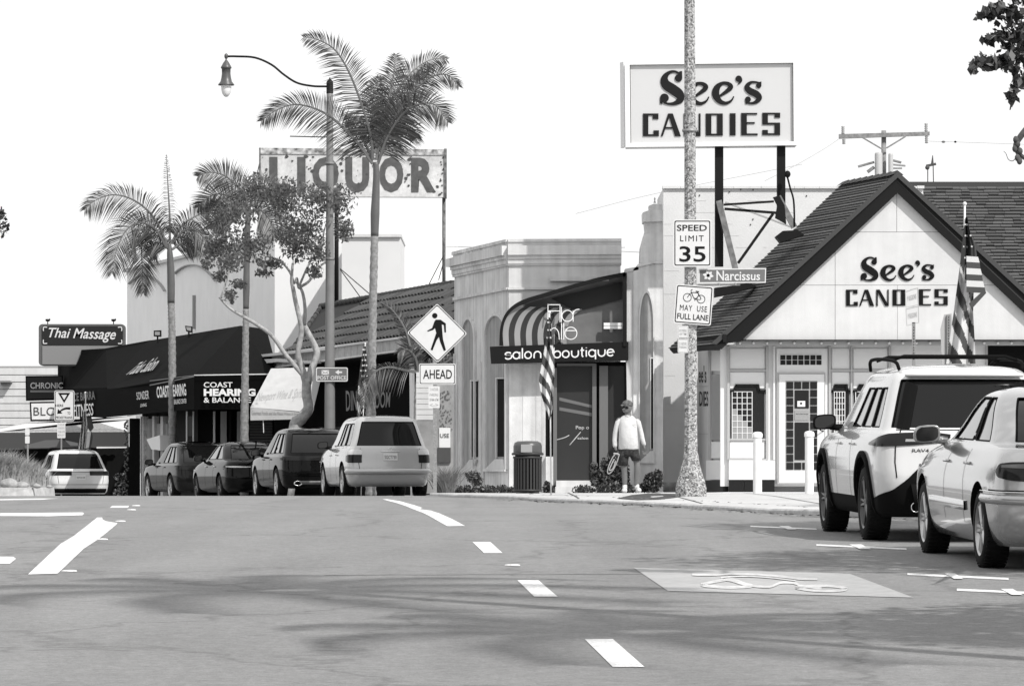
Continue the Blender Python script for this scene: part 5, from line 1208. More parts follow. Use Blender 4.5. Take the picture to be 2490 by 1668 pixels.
# awning A (far left), B (long, receding), C (facing)
def awn(name, label, faces, pos):
    t = thing(name, label, 'awning', pos, 'black shop awnings')
    for nm, pts, m in faces:
        q = [P(*p) for p in pts]; n = (q[1] - q[0]).cross(q[2] - q[1]).normalized(); n = n if n.y < 0 else -n; mb = MB(); mb.hull8(q, [p - n * .04 for p in q]); mb.build(nm, m, t)
    return t
aw1 = awn('awning', 'leftmost black awning with rounded end above the white SUV', [
    ('end_panel', [(141, 947, 150), (141, 874, 150.3), (147, 857, 150.4), (157, 853, 149.8)], M_AWN),
    ('end_panel', [(157, 853, 149.8), (258, 847, 143), (172, 945, 146), (141, 947, 150)], M_AWN),
    ('slope', [(256, 847, 143.1), (366, 827, 136.3), (258, 950, 133.8), (170, 945.5, 146.1)], M_AWN),
    ('valance', [(141, 946, 150), (257, 942, 134), (256, 1016, 134), (141, 1010, 150)], M_AWN2)], P(200, 1020, 142))
aw2 = awn('awning', 'long middle black awning receding beside the palm, lettered along its slope', [
    ('slope', [(364, 828, 136), (585, 792, 116.5), (472, 912, 113), (256, 949, 133.6)], M_AWN),
    ('valance', [(256, 949, 133.6), (365, 934, 123), (472, 914, 113), (472, 995, 113), (256, 1015, 133.6)], M_AWN2)], P(360, 1010, 123))
m1 = MB(); q = [P(364, 935, 122.8), P(472, 914, 112.9), P(472, 916.5, 112.9), P(364, 938, 122.8)]; m1.poly(q); q = [P(364, 925, 122.8), P(472, 912, 112.9), P(472, 914, 112.9), P(364, 927, 122.8)]; m1.poly(q); m1.build('piping', mat('piping_grey', .2, .8), aw2, fix=False)
aw3 = awn('awning', 'right black awning facing the street with hearing centre lettering', [
    ('slope', [(472, 912, 113), (585, 792, 116.5), (648, 800, 116.5), (668, 910, 112.4)], M_AWN),
    ('valance', [(472, 913, 113), (668, 909, 112.4), (668, 994, 112.4), (472, 996, 113)], M_AWN2),
    ('end_panel', [(648, 800, 116.5), (664, 860, 116.5), (668, 994, 113), (668, 910, 112.5)], M_AWN)], P(570, 1000, 113))
m1 = MB(); m1.poly([P(472, 911, 112.9), P(668, 908, 112.3), P(668, 910.5, 112.3), P(472, 913.5, 112.9)]); m1.build('piping', M_TRIM, aw3, fix=False)
ap3 = tri(P(472, 913, 112.92), P(668, 909, 112.32), P(668, 994, 112.32)); M_AL = mat('awning_lettering_white', .8, .8)
text('COAST', ap3, (496, 929, 566, 942), M_AL, aw3, off=.02, bold=.01, name='lettering'); text('HEARING', ap3, (496, 945, 622, 963), M_AL, aw3, off=.02, bold=.05, name='lettering'); text('& BALANCE', ap3, (496, 966, 611, 979), M_AL, aw3, off=.02, bold=.01, name='lettering')
vp2 = wall(256, 133.5, 472, 112.92)
text('SONDER', vp2, None, M_AL, aw2, off=.02, bold=.0, quad=((333, 954), (363, 949), (364, 970), (334, 972)), name='lettering'); text('LIVING', vp2, None, M_AL, aw2, off=.02, quad=((343, 982), (358, 980), (358, 988), (343, 990)), name='lettering')
text('COAST HEARING', vp2, None, M_AL, aw2, off=.02, bold=.03, quad=((382, 940), (453, 932), (455, 962), (383, 968)), name='lettering'); text('BALANCE CENTER', vp2, None, M_AL, aw2, off=.02, quad=((425, 971), (455, 969), (455, 980), (425, 983)), name='lettering')
sp2 = tri(P(364, 828, 136), P(472, 912, 113), P(256, 949, 133.6))
text('Tabu Salon', sp2, None, mat('lettering_grey', .45, .8), aw2, off=.06, shear=.3, quad=((345, 884), (400, 868), (375, 904), (308, 915)), name='lettering')
vp1 = wall(141, 149.9, 256, 133.9)
text('CE BARRA', vp1, None, mat('lettering_dim', .14, .8), aw1, off=.05, bold=.02, quad=((181, 956), (234, 950), (235, 971), (182, 976)), name='lettering'); text('FITNESS', vp1, None, M_AL, aw1, off=.05, quad=((181, 984), (231, 980), (230, 1010), (183, 1015)), name='lettering')
# dark corner post of the awning row with its string of lights
col_ = MB(); col_.slab(front(128), [(315, 1017), (338, 1017), (338, 1216), (315, 1216)], -.4, 0); single(col_, 'corner_post', M_DARK, 'thick black post under the corner of the black awnings', 'post')
st = MB()
for k in range(70): st.ball(P(random.uniform(302, 312), 1022 + k * 2.7, 127.5), .035 * random.uniform(.6, 1.3), 5, 4)
setp(single(st, 'beaded_curtain', mat('beads_grey', .09, .5, ns=20, na=.9), 'strand of small dark and pale beads hanging left of the black post', 'garland'), kind='stuff')
# flood lamps on top of the awning row
for i, (x, y, lb) in enumerate(((383, 811, 'square flood lamp left of the slim palm trunk on the awning roof'), (459, 799, 'slanted flood lamp right of the slim palm trunk on the awning roof'))):
    t = thing('flood_lamp', lb, 'lamp', P(x, y + 12, 133 if i == 0 else 126), 'flood lamps above the black awnings'); pl = front(133 if i == 0 else 126); s_ = 9
    m1 = MB(); m1.slab(pl, [(x - s_, y - 7), (x + s_, y - 8 + i * 3), (x + s_, y + 8 + i * 3), (x - s_ + i * 3, y + 7)], -.12, .06); m1.build('housing', M_DARKT, t)
    m1 = MB(); m1.slab(pl, [(x - 6, y - 4), (x + 6, y - 4 + i), (x + 6, y + 4 + i * 2), (x - 6 + i * 2, y + 4)], .06, .075); m1.build('lens', mat('lens_grey', .25, .2), t)
    m1 = MB(); m1.tube([pl.pt(x, y + 7, -.03), pl.pt(x, y + 24, -.03)], .03, 6); m1.build('bracket', M_DARKT, t)
# ---------------------------------------------------------------- street furniture and signs
M_SIGNW = mat('sign_sheeting', .6, .45, ns=8, na=.03); M_SIGNI = mat('sign_ink', .008, .6, spec=.1); M_GALV = mat('galvanised', .28, .5, metal=.4, ns=30, na=.2); M_SIGNG = mat('sign_green', .13, .5)
M_POLEP = mat('pole_paint', .17, .55, ns=6, na=.08)
M_AGG = mat('exposed_aggregate', .22, .95)
def _agg():
    t = M_AGG.node_tree; N = t.nodes; L = t.links; b = N['Principled BSDF']; tc = N.new('ShaderNodeTexCoord')
    v = N.new('ShaderNodeTexVoronoi'); v.inputs['Scale'].default_value = 42; L.new(tc.outputs['Object'], v.inputs['Vector'])
    s = N.new('ShaderNodeSeparateXYZ'); L.new(v.outputs['Color'], s.inputs[0]); m = N.new('ShaderNodeMapRange'); L.new(s.outputs[0], m.inputs[0]); m.inputs[3].default_value = .07; m.inputs[4].default_value = .5
    L.new(m.outputs[0], b.inputs['Base Color']); bp = N.new('ShaderNodeBump'); bp.inputs['Strength'].default_value = .8; bp.inputs['Distance'].default_value = .012; bp.invert = True
    L.new(v.outputs['Distance'], bp.inputs['Height']); L.new(bp.outputs[0], b.inputs['Normal'])
_agg()
def pave_z(y): return gz(y) + .13 * float(np.interp(y, [46, 52], [1, .42]))

# aggregate concrete pole at the right, flared foot
D = 66.0; pl = front(D); t = thing('concrete_pole', 'tall speckled concrete lamp pole with flared foot carrying the traffic signs', 'pole', Vector((P(1680, 0, D).x, D, pave_z(D))))
m1 = MB(); s = D / F; z0 = pave_z(D); prof = [(40, 0), (40, .13), (37, .22), (30, .36), (22, .54), (17.5, .72), (16.2, 1.0), (15.7, 3), (14.6, 6), (13.5, 9), (13, 10.5)]
for (r, z), (r2, z2) in zip(prof, prof[1:]):
    ring = lambda R, Z: [Vector((P(1680 - (0 if Z < 1 else (Z - 1) * .45), 0, D).x + R * s * math.cos(a + .39), D + R * s * math.sin(a + .39), z0 + Z)) for a in [i * math.pi / 4 for i in range(8)]]
    m1.hull8(ring(r, z), ring(r2, z2))
m1.build('shaft', M_AGG, t)
for y in (318, 640, 792): m1 = MB(); m1.lathe((P(1680, 0, D).x - .02, D, P(0, y, D).z), [(.118, -.02), (.122, -.02), (.122, .02), (.118, .02)], 12); m1.build('clamp_band', M_GALV, t)
sp = front(D - .13)
def rrect(x0, y0, x1, y1, r=4, n=4):
    o = []
    for cx, cy, a0 in ((x1 - r, y0 + r, -90), (x1 - r, y1 - r, 0), (x0 + r, y1 - r, 90), (x0 + r, y0 + r, 180)):
        for i in range(n + 1): a = math.radians(a0 + 90 * i / n); o.append((cx + r * math.cos(a), cy + r * math.sin(a)))
    return o
def rot(pts, a, cx, cy): c, s_ = math.cos(a), math.sin(a); return [(cx + (x - cx) * c - (y - cy) * s_, cy + (x - cx) * s_ + (y - cy) * c) for x, y in pts]
def border(pl, outer, inner, off, name, m, parent):
    mb = MB(); n = len(outer)
    for i in range(n): mb.poly([pl.pt(*outer[i], off), pl.pt(*outer[(i + 1) % n], off), pl.pt(*inner[(i + 1) % n], off), pl.pt(*inner[i], off)])
    return mb.build(name, m, parent, fix=False)
def plate(parent, pl, pts, m, name='panel', th=.006): mb = MB(); mb.slab(pl, pts, -th, 0); return mb.build(name, m, parent)
# speed limit
t = thing('speed_limit_sign', 'white rectangular SPEED LIMIT 35 sign on the concrete pole', 'road sign', sp.pt(1684, 648))
plate(t, sp, rrect(1637, 534, 1730, 649, 5), M_SIGNW)
border(sp, rrect(1640, 537, 1727, 646, 4), rrect(1642.3, 539.3, 1724.7, 643.7, 3), .002, 'border', M_SIGNI, t)
text('SPEED', sp, (1646, 547, 1719, 562), M_SIGNI, t, bold=.012); text('LIMIT', sp, (1654, 573, 1711, 587), M_SIGNI, t, bold=.0, space=1.25); text('35', sp, (1652, 599, 1716, 637), M_SIGNI, t, bold=.012)
# bicycle sign, tilted a little
t = thing('bicycle_sign', 'tilted white sign with a bicycle symbol reading MAY USE FULL LANE', 'road sign', sp.pt(1686, 792)); Q = lambda pts: rot(pts, .075, 1687, 741)
plate(t, sp, Q(rrect(1641, 694, 1732, 789, 5)), M_SIGNW); border(sp, Q(rrect(1643.5, 696.5, 1729.5, 786.5, 4)), Q(rrect(1645.8, 698.8, 1727.2, 784.2, 3)), .002, 'border', M_SIGNI, t)
qb = lambda x0, y0, x1, y1: Q([(x0, y0), (x1, y0), (x1, y1), (x0, y1)])
text('MAY  USE', sp, None, M_SIGNI, t, bold=.0, space=1.15, quad=qb(1654, 743, 1720, 757)); text('FULL LANE', sp, None, M_SIGNI, t, bold=.01, quad=qb(1649, 764, 1725, 778))
bz = lambda x, y: Q([(1480 + .2552 * x, 400 + .2552 * y - 0)])[0]
bk = []
bzz = lambda x, y: (1480 + .2552 * x, 400 + .2552 * y)
def bl(pts, w=1.6): return ribbon2d([bzz(*p) for p in pts], [w] * len(pts), 3)
for cx in (750, 880):
    cy = 1268 if cx == 750 else 1284; bk += bl([(cx + 38 * math.cos(a), cy + 38 * math.sin(a)) for a in np.linspace(0, 6.283, 13)], 1.5)
bk += bl([(750, 1268), (790, 1222), (860, 1232), (822, 1284), (790, 1222)]) + bl([(822, 1284), (880, 1284), (845, 1215)]) + bl([(790, 1222), (785, 1200), (800, 1192)]) + bl([(830, 1208), (862, 1214)], 2.4) + bl([(822, 1270), (822, 1300)], 1.6)
flat(sp, bk, .003, 'bicycle_symbol', M_SIGNI, t)
# street name blade
np_ = front(D - .05); t = thing('street_name_sign', 'dark street name blade reading Narcissus with a white flower', 'street sign', np_.pt(1775, 690))
plate(t, np_, [(1700, 655), (1862, 654), (1862, 684), (1860, 688), (1700, 688)], M_SIGNG, 'panel', .02); border(np_, [(1699, 654), (1863, 652), (1862, 688), (1699, 689)], [(1701.5, 656.5), (1860.5, 655), (1859.5, 685.5), (1701.5, 686.5)], .002, 'border', M_SIGNW, t)
text('Narcissus', np_, None, M_SIGNW, t, bold=.015, quad=((1742, 658), (1849, 661), (1848, 682), (1742, 683)))
fl = []
for k in range(6):
    a = k * math.pi / 3 + .2; cx, cy = 1722 + 8 * math.cos(a), 670 + 7.5 * math.sin(a); fl.append([(1722, 670), (cx - 4 * math.sin(a), cy + 4 * math.cos(a)), (1722 + 14 * math.cos(a), 670 + 12 * math.sin(a)), (cx + 4 * math.sin(a), cy - 4 * math.cos(a))])
flat(np_, fl, .004, 'flower_emblem', M_SIGNW, t); flat(np_, [disc2d(1722, 670, 4)], .008, 'flower_centre', M_SIGNI, t)
for x in (1748, 1788): m1 = MB(); m1.tube([np_.pt(x, 688, -.02), np_.pt(x, 694, -.02)], .02, 6); m1.build('bracket', M_GALV, t)
m1 = MB(); m1.tube([np_.pt(1690, 693, -.03), np_.pt(1800, 692, -.03)], .018, 6); m1.build('arm', M_GALV, t)
# small parking plates turned aside
for i, (y0, y1, tx) in enumerate(((792, 822, 'NO PARKING'), (824, 858, '2 HOUR'))):
    t = thing('parking_plate', ('upper', 'lower')[i] + ' small parking plate half turned on the left of the concrete pole', 'road sign', sp.pt(1661, y1)); plate(t, sp, rrect(1648, y0, 1674, y1, 3), M_SIGNW)
    border(sp, rrect(1649.2, y0 + 1.2, 1672.8, y1 - 1.2, 3), rrect(1650.2, y0 + 2.2, 1671.8, y1 - 2.2, 2), .002, 'border', M_GREYT, t); text(tx, sp, (1652, y0 + 8, 1670, y0 + 15), M_GREYT, t, bold=.01); text('ANY TIME' if i == 0 else 'PARKING', sp, (1652, y0 + 17, 1670, y0 + 23), M_GREYT, t)
# right small post with two plates
D2 = 50.0; q2 = front(D2); t = thing('parking_sign', 'post with two small tilted parking plates standing before the gable lettering', 'road sign', Vector((P(2222, 0, D2).x, D2, pave_z(D2))))
m1 = MB(); m1.hull8([q2.pt(x, 784, o) for x, o in ((2218, 0), (2226, 0), (2226, -.03), (2218, -.03))], [Vector((P(x, 0, D2).x, D2 - o, pave_z(D2))) for x, o in ((2218, 0), (2226, 0), (2226, -.03), (2218, -.03))]); po = m1.build('post', M_GALV, t)
m1 = MB()
for k in range(12): m1.slab(q2, disc2d(2222, 796 + k * 7, 1.5, 6), .001, .004)
setp(m1.build('post_holes', M_SEAM, po), kind='stuff')
for pts, tx in (([(2201, 709), (2232, 699), (2234, 742), (2202, 749)], 'NO'), ([(2202, 751), (2234, 744), (2235, 785), (2204, 793)], 'NO')):
    pn = plate(t, q2, pts, M_SIGNW, 'panel', .004); TL, TR, BR, BL = pts
    ins = lambda P0, u, v: ((TL[0] * (1 - u) + TR[0] * u) * (1 - v) + (BL[0] * (1 - u) + BR[0] * u) * v, (TL[1] * (1 - u) + TR[1] * u) * (1 - v) + (BL[1] * (1 - u) + BR[1] * u) * v)
    text('P REGIONS', q2, None, M_GREYT, pn, off=.003, bold=.01, quad=(ins(0, .16, .32), ins(0, .85, .32), ins(0, .85, .62), ins(0, .16, .62)))
    border(q2, pts, [ins(0, .05, .04), ins(0, .95, .04), ins(0, .95, .96), ins(0, .05, .96)], .003, 'border', M_GREYT, t)
t = thing('sign_back', 'plain back of a narrow sign on a perforated post left of the tall flag', 'road sign', Vector((P(2312, 0, 48).x, 48, pave_z(48)))); q3 = front(48)
m1 = MB(); m1.slab(q3, [(2296, 765), (2314, 762), (2316, 790), (2312, 900), (2291, 900), (2287, 800)], -.02, 0); m1.build('panel', mat('sign_back_grey', .42, .5), t)
m1 = MB(); m1.hull8([q3.pt(x, 766, o) for x, o in ((2302, .03), (2311, .03), (2311, .001), (2302, .001))], [Vector((P(x, 0, 48).x, 48 - o, pave_z(48))) for x, o in ((2302, .03), (2311, .03), (2311, .001), (2302, .001))]); po = m1.build('post', M_GALV, t)
m1 = MB()
for k in range(18): m1.slab(q3, disc2d(2306, 772 + k * 6.5, 1.4, 6), .031, .034)
setp(m1.build('post_holes', M_SEAM, po), kind='stuff')

# pedestrian crossing sign
D3 = 75.0; q3 = front(D3); t = thing('crossing_sign', 'diamond pedestrian crossing sign with AHEAD plate and small plate on one post', 'road sign', Vector((P(1057, 0, D3).x, D3, pave_z(D3))))
m1 = MB(); m1.hull8([q3.pt(x, 745, o) for x, o in ((1053, -.01), (1062, -.01), (1062, -.06), (1053, -.06))], [Vector((P(x, 0, D3).x, D3 - o, pave_z(D3) - .05)) for x, o in ((1053, -.01), (1062, -.01), (1062, -.06), (1053, -.06))]); m1.build('post', M_GALV, t)
dia = [(1063, 738), (1136, 811), (1064, 882), (990, 809)]
def shrink(pts, k): cx = sum(p[0] for p in pts) / len(pts); cy = sum(p[1] for p in pts) / len(pts); return [(cx + (x - cx) * k, cy + (y - cy) * k) for x, y in pts]
dr_ = []
for i in range(4):
    a, b, c = dia[i - 1], dia[i], dia[(i + 1) % 4]
    for u in (.08, .03): dr_.append((b[0] + (a[0] - b[0]) * u, b[1] + (a[1] - b[1]) * u))
    for u in (.03, .08): dr_.append((b[0] + (c[0] - b[0]) * u, b[1] + (c[1] - b[1]) * u))
plate(t, q3, dr_, M_SIGNW, 'diamond_panel'); border(q3, shrink(dr_, .965), shrink(dr_, .93), .002, 'border', M_SIGNI, t)
zz = lambda x, y: (600 + .2423 * x, 680 + .2423 * y)
ped = [disc2d(*zz(1887, 362), 6.6)] + [[zz(*p) for p in g] for g in (
    [(1895, 402), (1945, 402), (1958, 450), (1966, 560), (1905, 545), (1890, 490), (1880, 430)], [(1945, 402), (1998, 440), (1992, 462), (1955, 448)], [(1998, 440), (2000, 530), (1984, 530), (1978, 458)],
    [(1885, 415), (1896, 480), (1870, 505), (1815, 522), (1812, 512), (1860, 486)], [(1900, 540), (1945, 552), (1905, 610), (1865, 710), (1845, 704), (1880, 600)], [(1922, 545), (1966, 555), (1970, 600), (1999, 706), (1978, 716), (1940, 620)])]
flat(q3, ped, .003, 'walking_figure', M_SIGNI, t)
plate(t, q3, rrect(1019, 884, 1108, 935, 4), M_SIGNW, 'ahead_panel'); border(q3, rrect(1021, 886, 1106, 933, 3), rrect(1022.5, 887.5, 1104.5, 931.5, 3), .002, 'border', M_SIGNI, t); text('AHEAD', q3, (1029, 899, 1099, 921), M_SIGNI, t, bold=.008)
plate(t, q3, rrect(1042, 939, 1069, 992, 2), M_SIGNW, 'hours_panel')
for i, (tx, y) in enumerate((('2 HOUR', 943), ('PARKING', 956), ('8AM-6PM', 968), ('<->', 981))): text(tx, q3, (1045, y, 1066, y + 7), M_GREYT, t, bold=.01)
m1 = MB(); m1.hull8([q3.pt(x, 992, .03) for x in (1040, 1046)] + [q3.pt(1046, 992, 0), q3.pt(1040, 992, 0)], [q3.pt(x, 1130, .03) for x in (1040, 1046)] + [q3.pt(1046, 1130, 0), q3.pt(1040, 1130, 0)]) if False else None
# yield here sign at left
D4 = 138.5; q4 = front(D4); t = thing('yield_sign', 'white YIELD HERE TO PEDESTRIANS sign with arrow on the median at left', 'road sign', Vector((P(149, 0, D4).x, D4, gz(138))))
m1 = MB(); m1.tube([q4.pt(149, 1000, -.03), Vector((q4.pt(149, 0).x, D4 + .03, gz(138)))], .03, 6); m1.build('post', M_GALV, t)
plate(t, q4, rrect(132, 949, 181, 1024, 5), M_SIGNW); border(q4, rrect(133.5, 950.5, 179.5, 1022.5, 4), rrect(135, 952, 178, 1021, 3), .002, 'border', M_SIGNI, t)
flat(q4, [[(141, 955), (171, 955), (156, 980)]], .002, 'yield_triangle', M_SIGNI, t); flat(q4, [[(149, 960), (163, 960), (156, 972)]], .006, 'triangle_centre', M_SIGNW, t)
text('HERE', q4, (135, 983, 154, 989), M_SIGNI, t); text('TO', q4, (164, 1001, 171, 1008), M_SIGNI, t); text('PEDESTRIANS', q4, (136, 1012, 176, 1018), M_SIGNI, t)
flat(q4, ribbon2d([(171, 993), (160, 993), (150, 997), (144, 1003)], [6, 5, 4, 3], 5) + [[(139, 1006), (141, 994), (152, 1005)]], .003, 'arrow', M_SIGNI, t)
t2 = plate(t, q4, rrect(139, 1027, 159, 1065, 2), M_SIGNW, 'hours_panel')
for tx, y in (('2 HOUR', 1030), ('PARKING', 1038), ('9AM-6PM', 1047), ('MON-SAT', 1055)): text(tx, q4, (141, y, 157, y + 5), M_GREYT, t, bold=.01)
t = thing('small_sign', 'small pale sign on a thin post before the patio canopy at left', 'road sign', Vector((P(67, 0, 95).x, 95, gz(95)))); q5 = front(95)
plate(t, q5, rrect(61, 1042, 72, 1058, 2), M_SIGNW, 'panel'); plate(t, q5, rrect(61, 1060, 72, 1078, 2), M_SIGNW, 'panel'); m1 = MB(); m1.tube([q5.pt(67, 1044, -.03), Vector((q5.pt(67, 0).x, 95.03, gz(95)))], .022, 6); m1.build('post', M_GALV, t)
# post office sign on the lamp pole, and the lamp
D6 = 101.5; q6 = front(D6); t = thing('street_lamp', 'tall street lamp with long swan-neck arm and bell-shaped lantern', 'street lamp', Vector((P(802, 0, D6).x, D6, pave_z(D6))))
m1 = MB(); x = lambda px: P(px, 0, D6).x; z = lambda py: P(0, py, D6).z
m1.lathe((x(802), D6, 0), [(.135, pave_z(D6)), (.13, z(1000)), (.106, z(700)), (.088, z(400)), (.078, z(200)), (.03, z(196))], 16); m1.build('pole', M_POLEP, t)
m1 = MB(); m1.lathe((x(802), D6, 0), [(.001, z(188)), (.02, z(192)), (.078, z(199)), (.085, z(202)), (.085, z(226)), (.09, z(227)), (.08, z(228))], 14); m1.build('collar', M_DARKT, t)
for y in (398, 630): m1 = MB(); m1.lathe((x(802), D6, z(y)), [(.1, -.03), (.11, -.03), (.11, .03), (.1, .03)], 12); m1.build('clamp_band', M_POLEP, t)
m1 = MB(); m1.tube(catmull([P(px, py, D6) for px, py in ((796, 211), (760, 210), (722, 202), (690, 182), (660, 158), (620, 141), (575, 138), (552, 138))], 5), [.026] * 36, 8); m1.build('arm', M_DARKT, t)
lan = MB(); lan.lathe((x(550), D6, 0), [(r * 1.1, h) for r, h in [(.001, z(130)), (.035, z(133)), (.045, z(137)), (.035, z(142)), (.012, z(145)), (.03, z(148)), (.07, z(154)), (.105, z(161)), (.12, z(164)), (.12, z(167)), (.1, z(168)), (.098, z(180)), (.11, z(190)), (.13, z(199)), (.18, z(206)), (.185, z(208)), (.165, z(208))]], 18); lo = lan.build('lantern', mat('lantern_grey', .07, .4, spec=.5), t)
m1 = MB(); m1.lathe((x(550), D6, 0), [(.13, z(208)), (.125, z(218)), (.1, z(228)), (.05, z(235)), (.001, z(237))], 18); m1.build('glass_bowl', mat('bowl_glass', .75, .15, spec=.6), lo)
m1 = MB(); m1.tube([P(705, 332, D6), P(795, 334, D6)], .014, 5); m1.build('banner_rod', M_DARKT, t)
t = thing('post_office_sign', 'grey POST OFFICE sign with envelope and left arrow on the lamp pole', 'road sign', q6.pt(807, 928, .15)); q7 = front(D6 - .16)
plate(t, q7, rrect(768, 893, 846, 928, 4), M_SIGNG); border(q7, rrect(768.5, 893.5, 845.5, 927.5, 4), rrect(770.5, 895.5, 843.5, 925.5, 3), .002, 'border', M_SIGNW, t); text('POST OFFICE', q7, (772, 914, 842, 923), M_SIGNW, t, bold=.01)
flat(q7, [[(782, 900), (800, 900), (800, 911), (782, 911)]], .002, 'envelope', M_SIGNW, t); flat(q7, ribbon2d([(783, 901), (791, 907), (799, 901)], [1] * 3, 2) + ribbon2d([(783, 910), (789, 905)], [1] * 2, 2) + ribbon2d([(799, 910), (793, 905)], [1] * 2, 2), .006, 'envelope_flap', M_SIGNG, t)
flat(q7, [[(815, 905), (824, 899), (824, 911)], [(823, 903), (832, 903), (832, 907), (823, 907)]], .003, 'arrow', M_SIGNW, t)

# LIQUOR rooftop sign
D8 = 118.0; q8 = front(D8); M_RUST = mat('rusted_sign_face', .62, .8, ns=9, na=.12, grime=.35); M_FADE = mat('faded_red', .075, .7, ns=5, na=.25); M_RST = mat('rust', .12, .9, ns=8, na=.7)
t = thing('liquor_sign', 'old weathered LIQUOR sign on rooftop posts behind the tall palm', 'sign', q8.pt(860, 690)); t.location.z = P(0, 700, D8).z
fpn = [(634, 374), (1084, 377), (1083, 480), (634, 478)]
m1 = MB(); m1.slab(q8, fpn, -.3, 0); m1.build('face_panel', M_RUST, t)
m1 = MB(); m1.slab(q8, [(632, 360), (1085, 364), (1085, 378), (632, 375)], -.32, .03); m1.build('top_rail', mat('weathered_rail', .35, .85, ns=6, na=.9), t)
m1 = MB(); m1.slab(q8, [(1080, 362), (1086, 362), (1086, 482), (1080, 482)], -.32, .04); m1.slab(q8, [(630, 360), (634, 360), (634, 480), (630, 480)], -.32, .04); m1.build('side_rail', M_RST, t)
def big(s, x0, y0, x1, y1): text(s, q8, (x0, y0, x1, y1), M_FADE, t, off=.015, bold=.05, name='letter')
for s_, x0, x1 in (('L', 655, 706), ('I', 723, 743), ('Q', 760, 824), ('U', 840, 898), ('O', 922, 981), ('R', 1000, 1060)): big(s_, x0, 382 if s_ != 'R' else 384, x1, 468 if s_ != 'Q' else 476)
m1 = MB(); random.seed(21)
for _ in range(75):
    bx, by = random.choice(((645, 0), (705, 0), (752, 0), (833, 0), (910, 0), (1072, 0), (1078, 0), (990, 0), (870, 0)))[0] + random.gauss(0, 6), random.uniform(380, 474); r = abs(random.gauss(0, 2.2)) + .6
    if 636 < bx < 1080: m1.poly([q8.pt(bx + r * random.uniform(.5, 1.4) * math.cos(a), by + r * random.uniform(.5, 1.3) * math.sin(a), .017 + random.random() * .004) for a in np.linspace(0, 5.6, 7)])
setp(m1.build('rust_spots', mat('rust_dark', .06, .9), t, fix=False), kind='stuff')
for px, w, y1 in ((1079, 4.5, 700), (817, 5.5, 760)): m1 = MB(); m1.tube([q8.pt(px, 470, -.35), q8.pt(px, y1, -.35)], w * D8 / F, 10); m1.build('post', M_RST if px > 1000 else M_DARKT, t)
for a, b in (((1076, 624), (1040, 695)), ((1080, 628), (1066, 680)), ((826, 654), (880, 728)), ((826, 652), (905, 720)), ((634, 372), (612, 476))): m1 = MB(); m1.tube([q8.pt(*a, -.35), q8.pt(*b, -.35)], .014, 5); m1.build('brace', M_DARKT, t)

# candies roof sign
D9 = 79.6; q9 = front(D9); qs = wall(1535, D9 - .0, 1512, D9 + .9); t = thing('roof_sign', 'large white box sign of the candy shop on two black posts above the roof', 'sign', q9.pt(1727, 600)); t.location.z = P(0, 640, D9).z
m1 = MB(); m1.slab(q9, [(1521, 151), (1936, 146), (1938, 353), (1523, 357)], -.62, -.02); m1.build('cabinet', mat('cabinet_white', .7, .6), t)
m1 = MB(); o_ = [(1519, 150), (1937, 145), (1939, 354), (1521, 359)]; i_ = [(1531, 160), (1928, 155), (1929, 345), (1533, 349)]
for k in range(4): m1.slab(q9, [o_[k], o_[(k + 1) % 4], i_[(k + 1) % 4], i_[k]], -.05, .06)
m1.build('sign_frame', M_TRIM, t)
m1 = MB()
for p_, q_ in (((1531, 159.5), (1928, 154.5)), ((1531.5, 160), (1533.5, 349)), ((1928, 155), (1929, 345))): m1.tube([q9.pt(*p_, .055), q9.pt(*q_, .055)], .008, 4)
m1.build('frame_gap', M_SIGNI, t)
m1 = MB(); m1.slab(q9, i_, -.02, .0); m1.build('face_panel', mat('sign_face_white', .52, .4), t)
sc9 = 520 / 1941
letters_(SEE, q9, .01, mat('sign_letter_dark', .014, .6, spec=.1), t, lambda x, y: (1480 + sc9 * x, 80 + sc9 * y + 1), .012); letters_(CAN, q9, .01, MATS['sign_letter_dark'], t, lambda x, y: (1480 + sc9 * x, 80 + sc9 * y), .012)
# side return of the cabinet on its left
m1 = MB(); m1.slab(qs, [(1511, 153), (1520, 151), (1522, 357), (1513, 361)], -.02, .03); m1.build('cabinet_side', M_TRIM, t)
for x0, x1, y0, y1 in ((1739, 1759, 357, 648), (1890, 1910, 353, 520)): m1 = MB(); m1.rect(front(D9 + .1), x0, y0, x1, y1, -.18, 0); m1.build('post', M_DARKT, t)
qb_ = front(D9 - .1)
def beam(a, b, w, nm, m=M_DARKT, pl=qb_): v = Vector((b[0] - a[0], b[1] - a[1])).normalized(); n = (-v.y * w / 2, v.x * w / 2); mb = MB(); mb.slab(pl, [(a[0] + n[0], a[1] + n[1]), (b[0] + n[0], b[1] + n[1]), (b[0] - n[0], b[1] - n[1]), (a[0] - n[0], a[1] - n[1])], -.08, 0); mb.build(nm, m, t)
beam((1748, 488), (1790, 660), 14, 'strut', mat('weathered_timber', .16, .9, ns=8, na=.4)); beam((1760, 498), (1882, 490), 5, 'crossbar'); beam((1762, 508), (1892, 518), 6, 'crossbar'); beam((1892, 478), (1932, 553), 15, 'strut', MATS['weathered_timber']); beam((1880, 520), (1795, 640), 7, 'brace'); beam((1764, 492), (1924, 552), 3.5, 'tie_rod', mat('grey_steel', .3, .5))
m1 = MB(); m1.slab(qb_, [(1880, 480), (1895, 476), (1908, 500), (1912, 545), (1885, 530), (1890, 500)], -.1, .01); m1.build('gusset', M_DARKT, t)
m1 = MB(); m1.slab(qb_, [(1886, 575), (1903, 562), (1940, 560), (1955, 572), (1898, 590)], -.4, .05); m1.build('roof_foot', M_DARKT, t)
m1 = MB(); m1.slab(qb_, [(1738, 700), (1825, 690), (1840, 697), (1760, 718), (1738, 722)], -.4, .05); m1.build('roof_foot', M_DARKT, t)
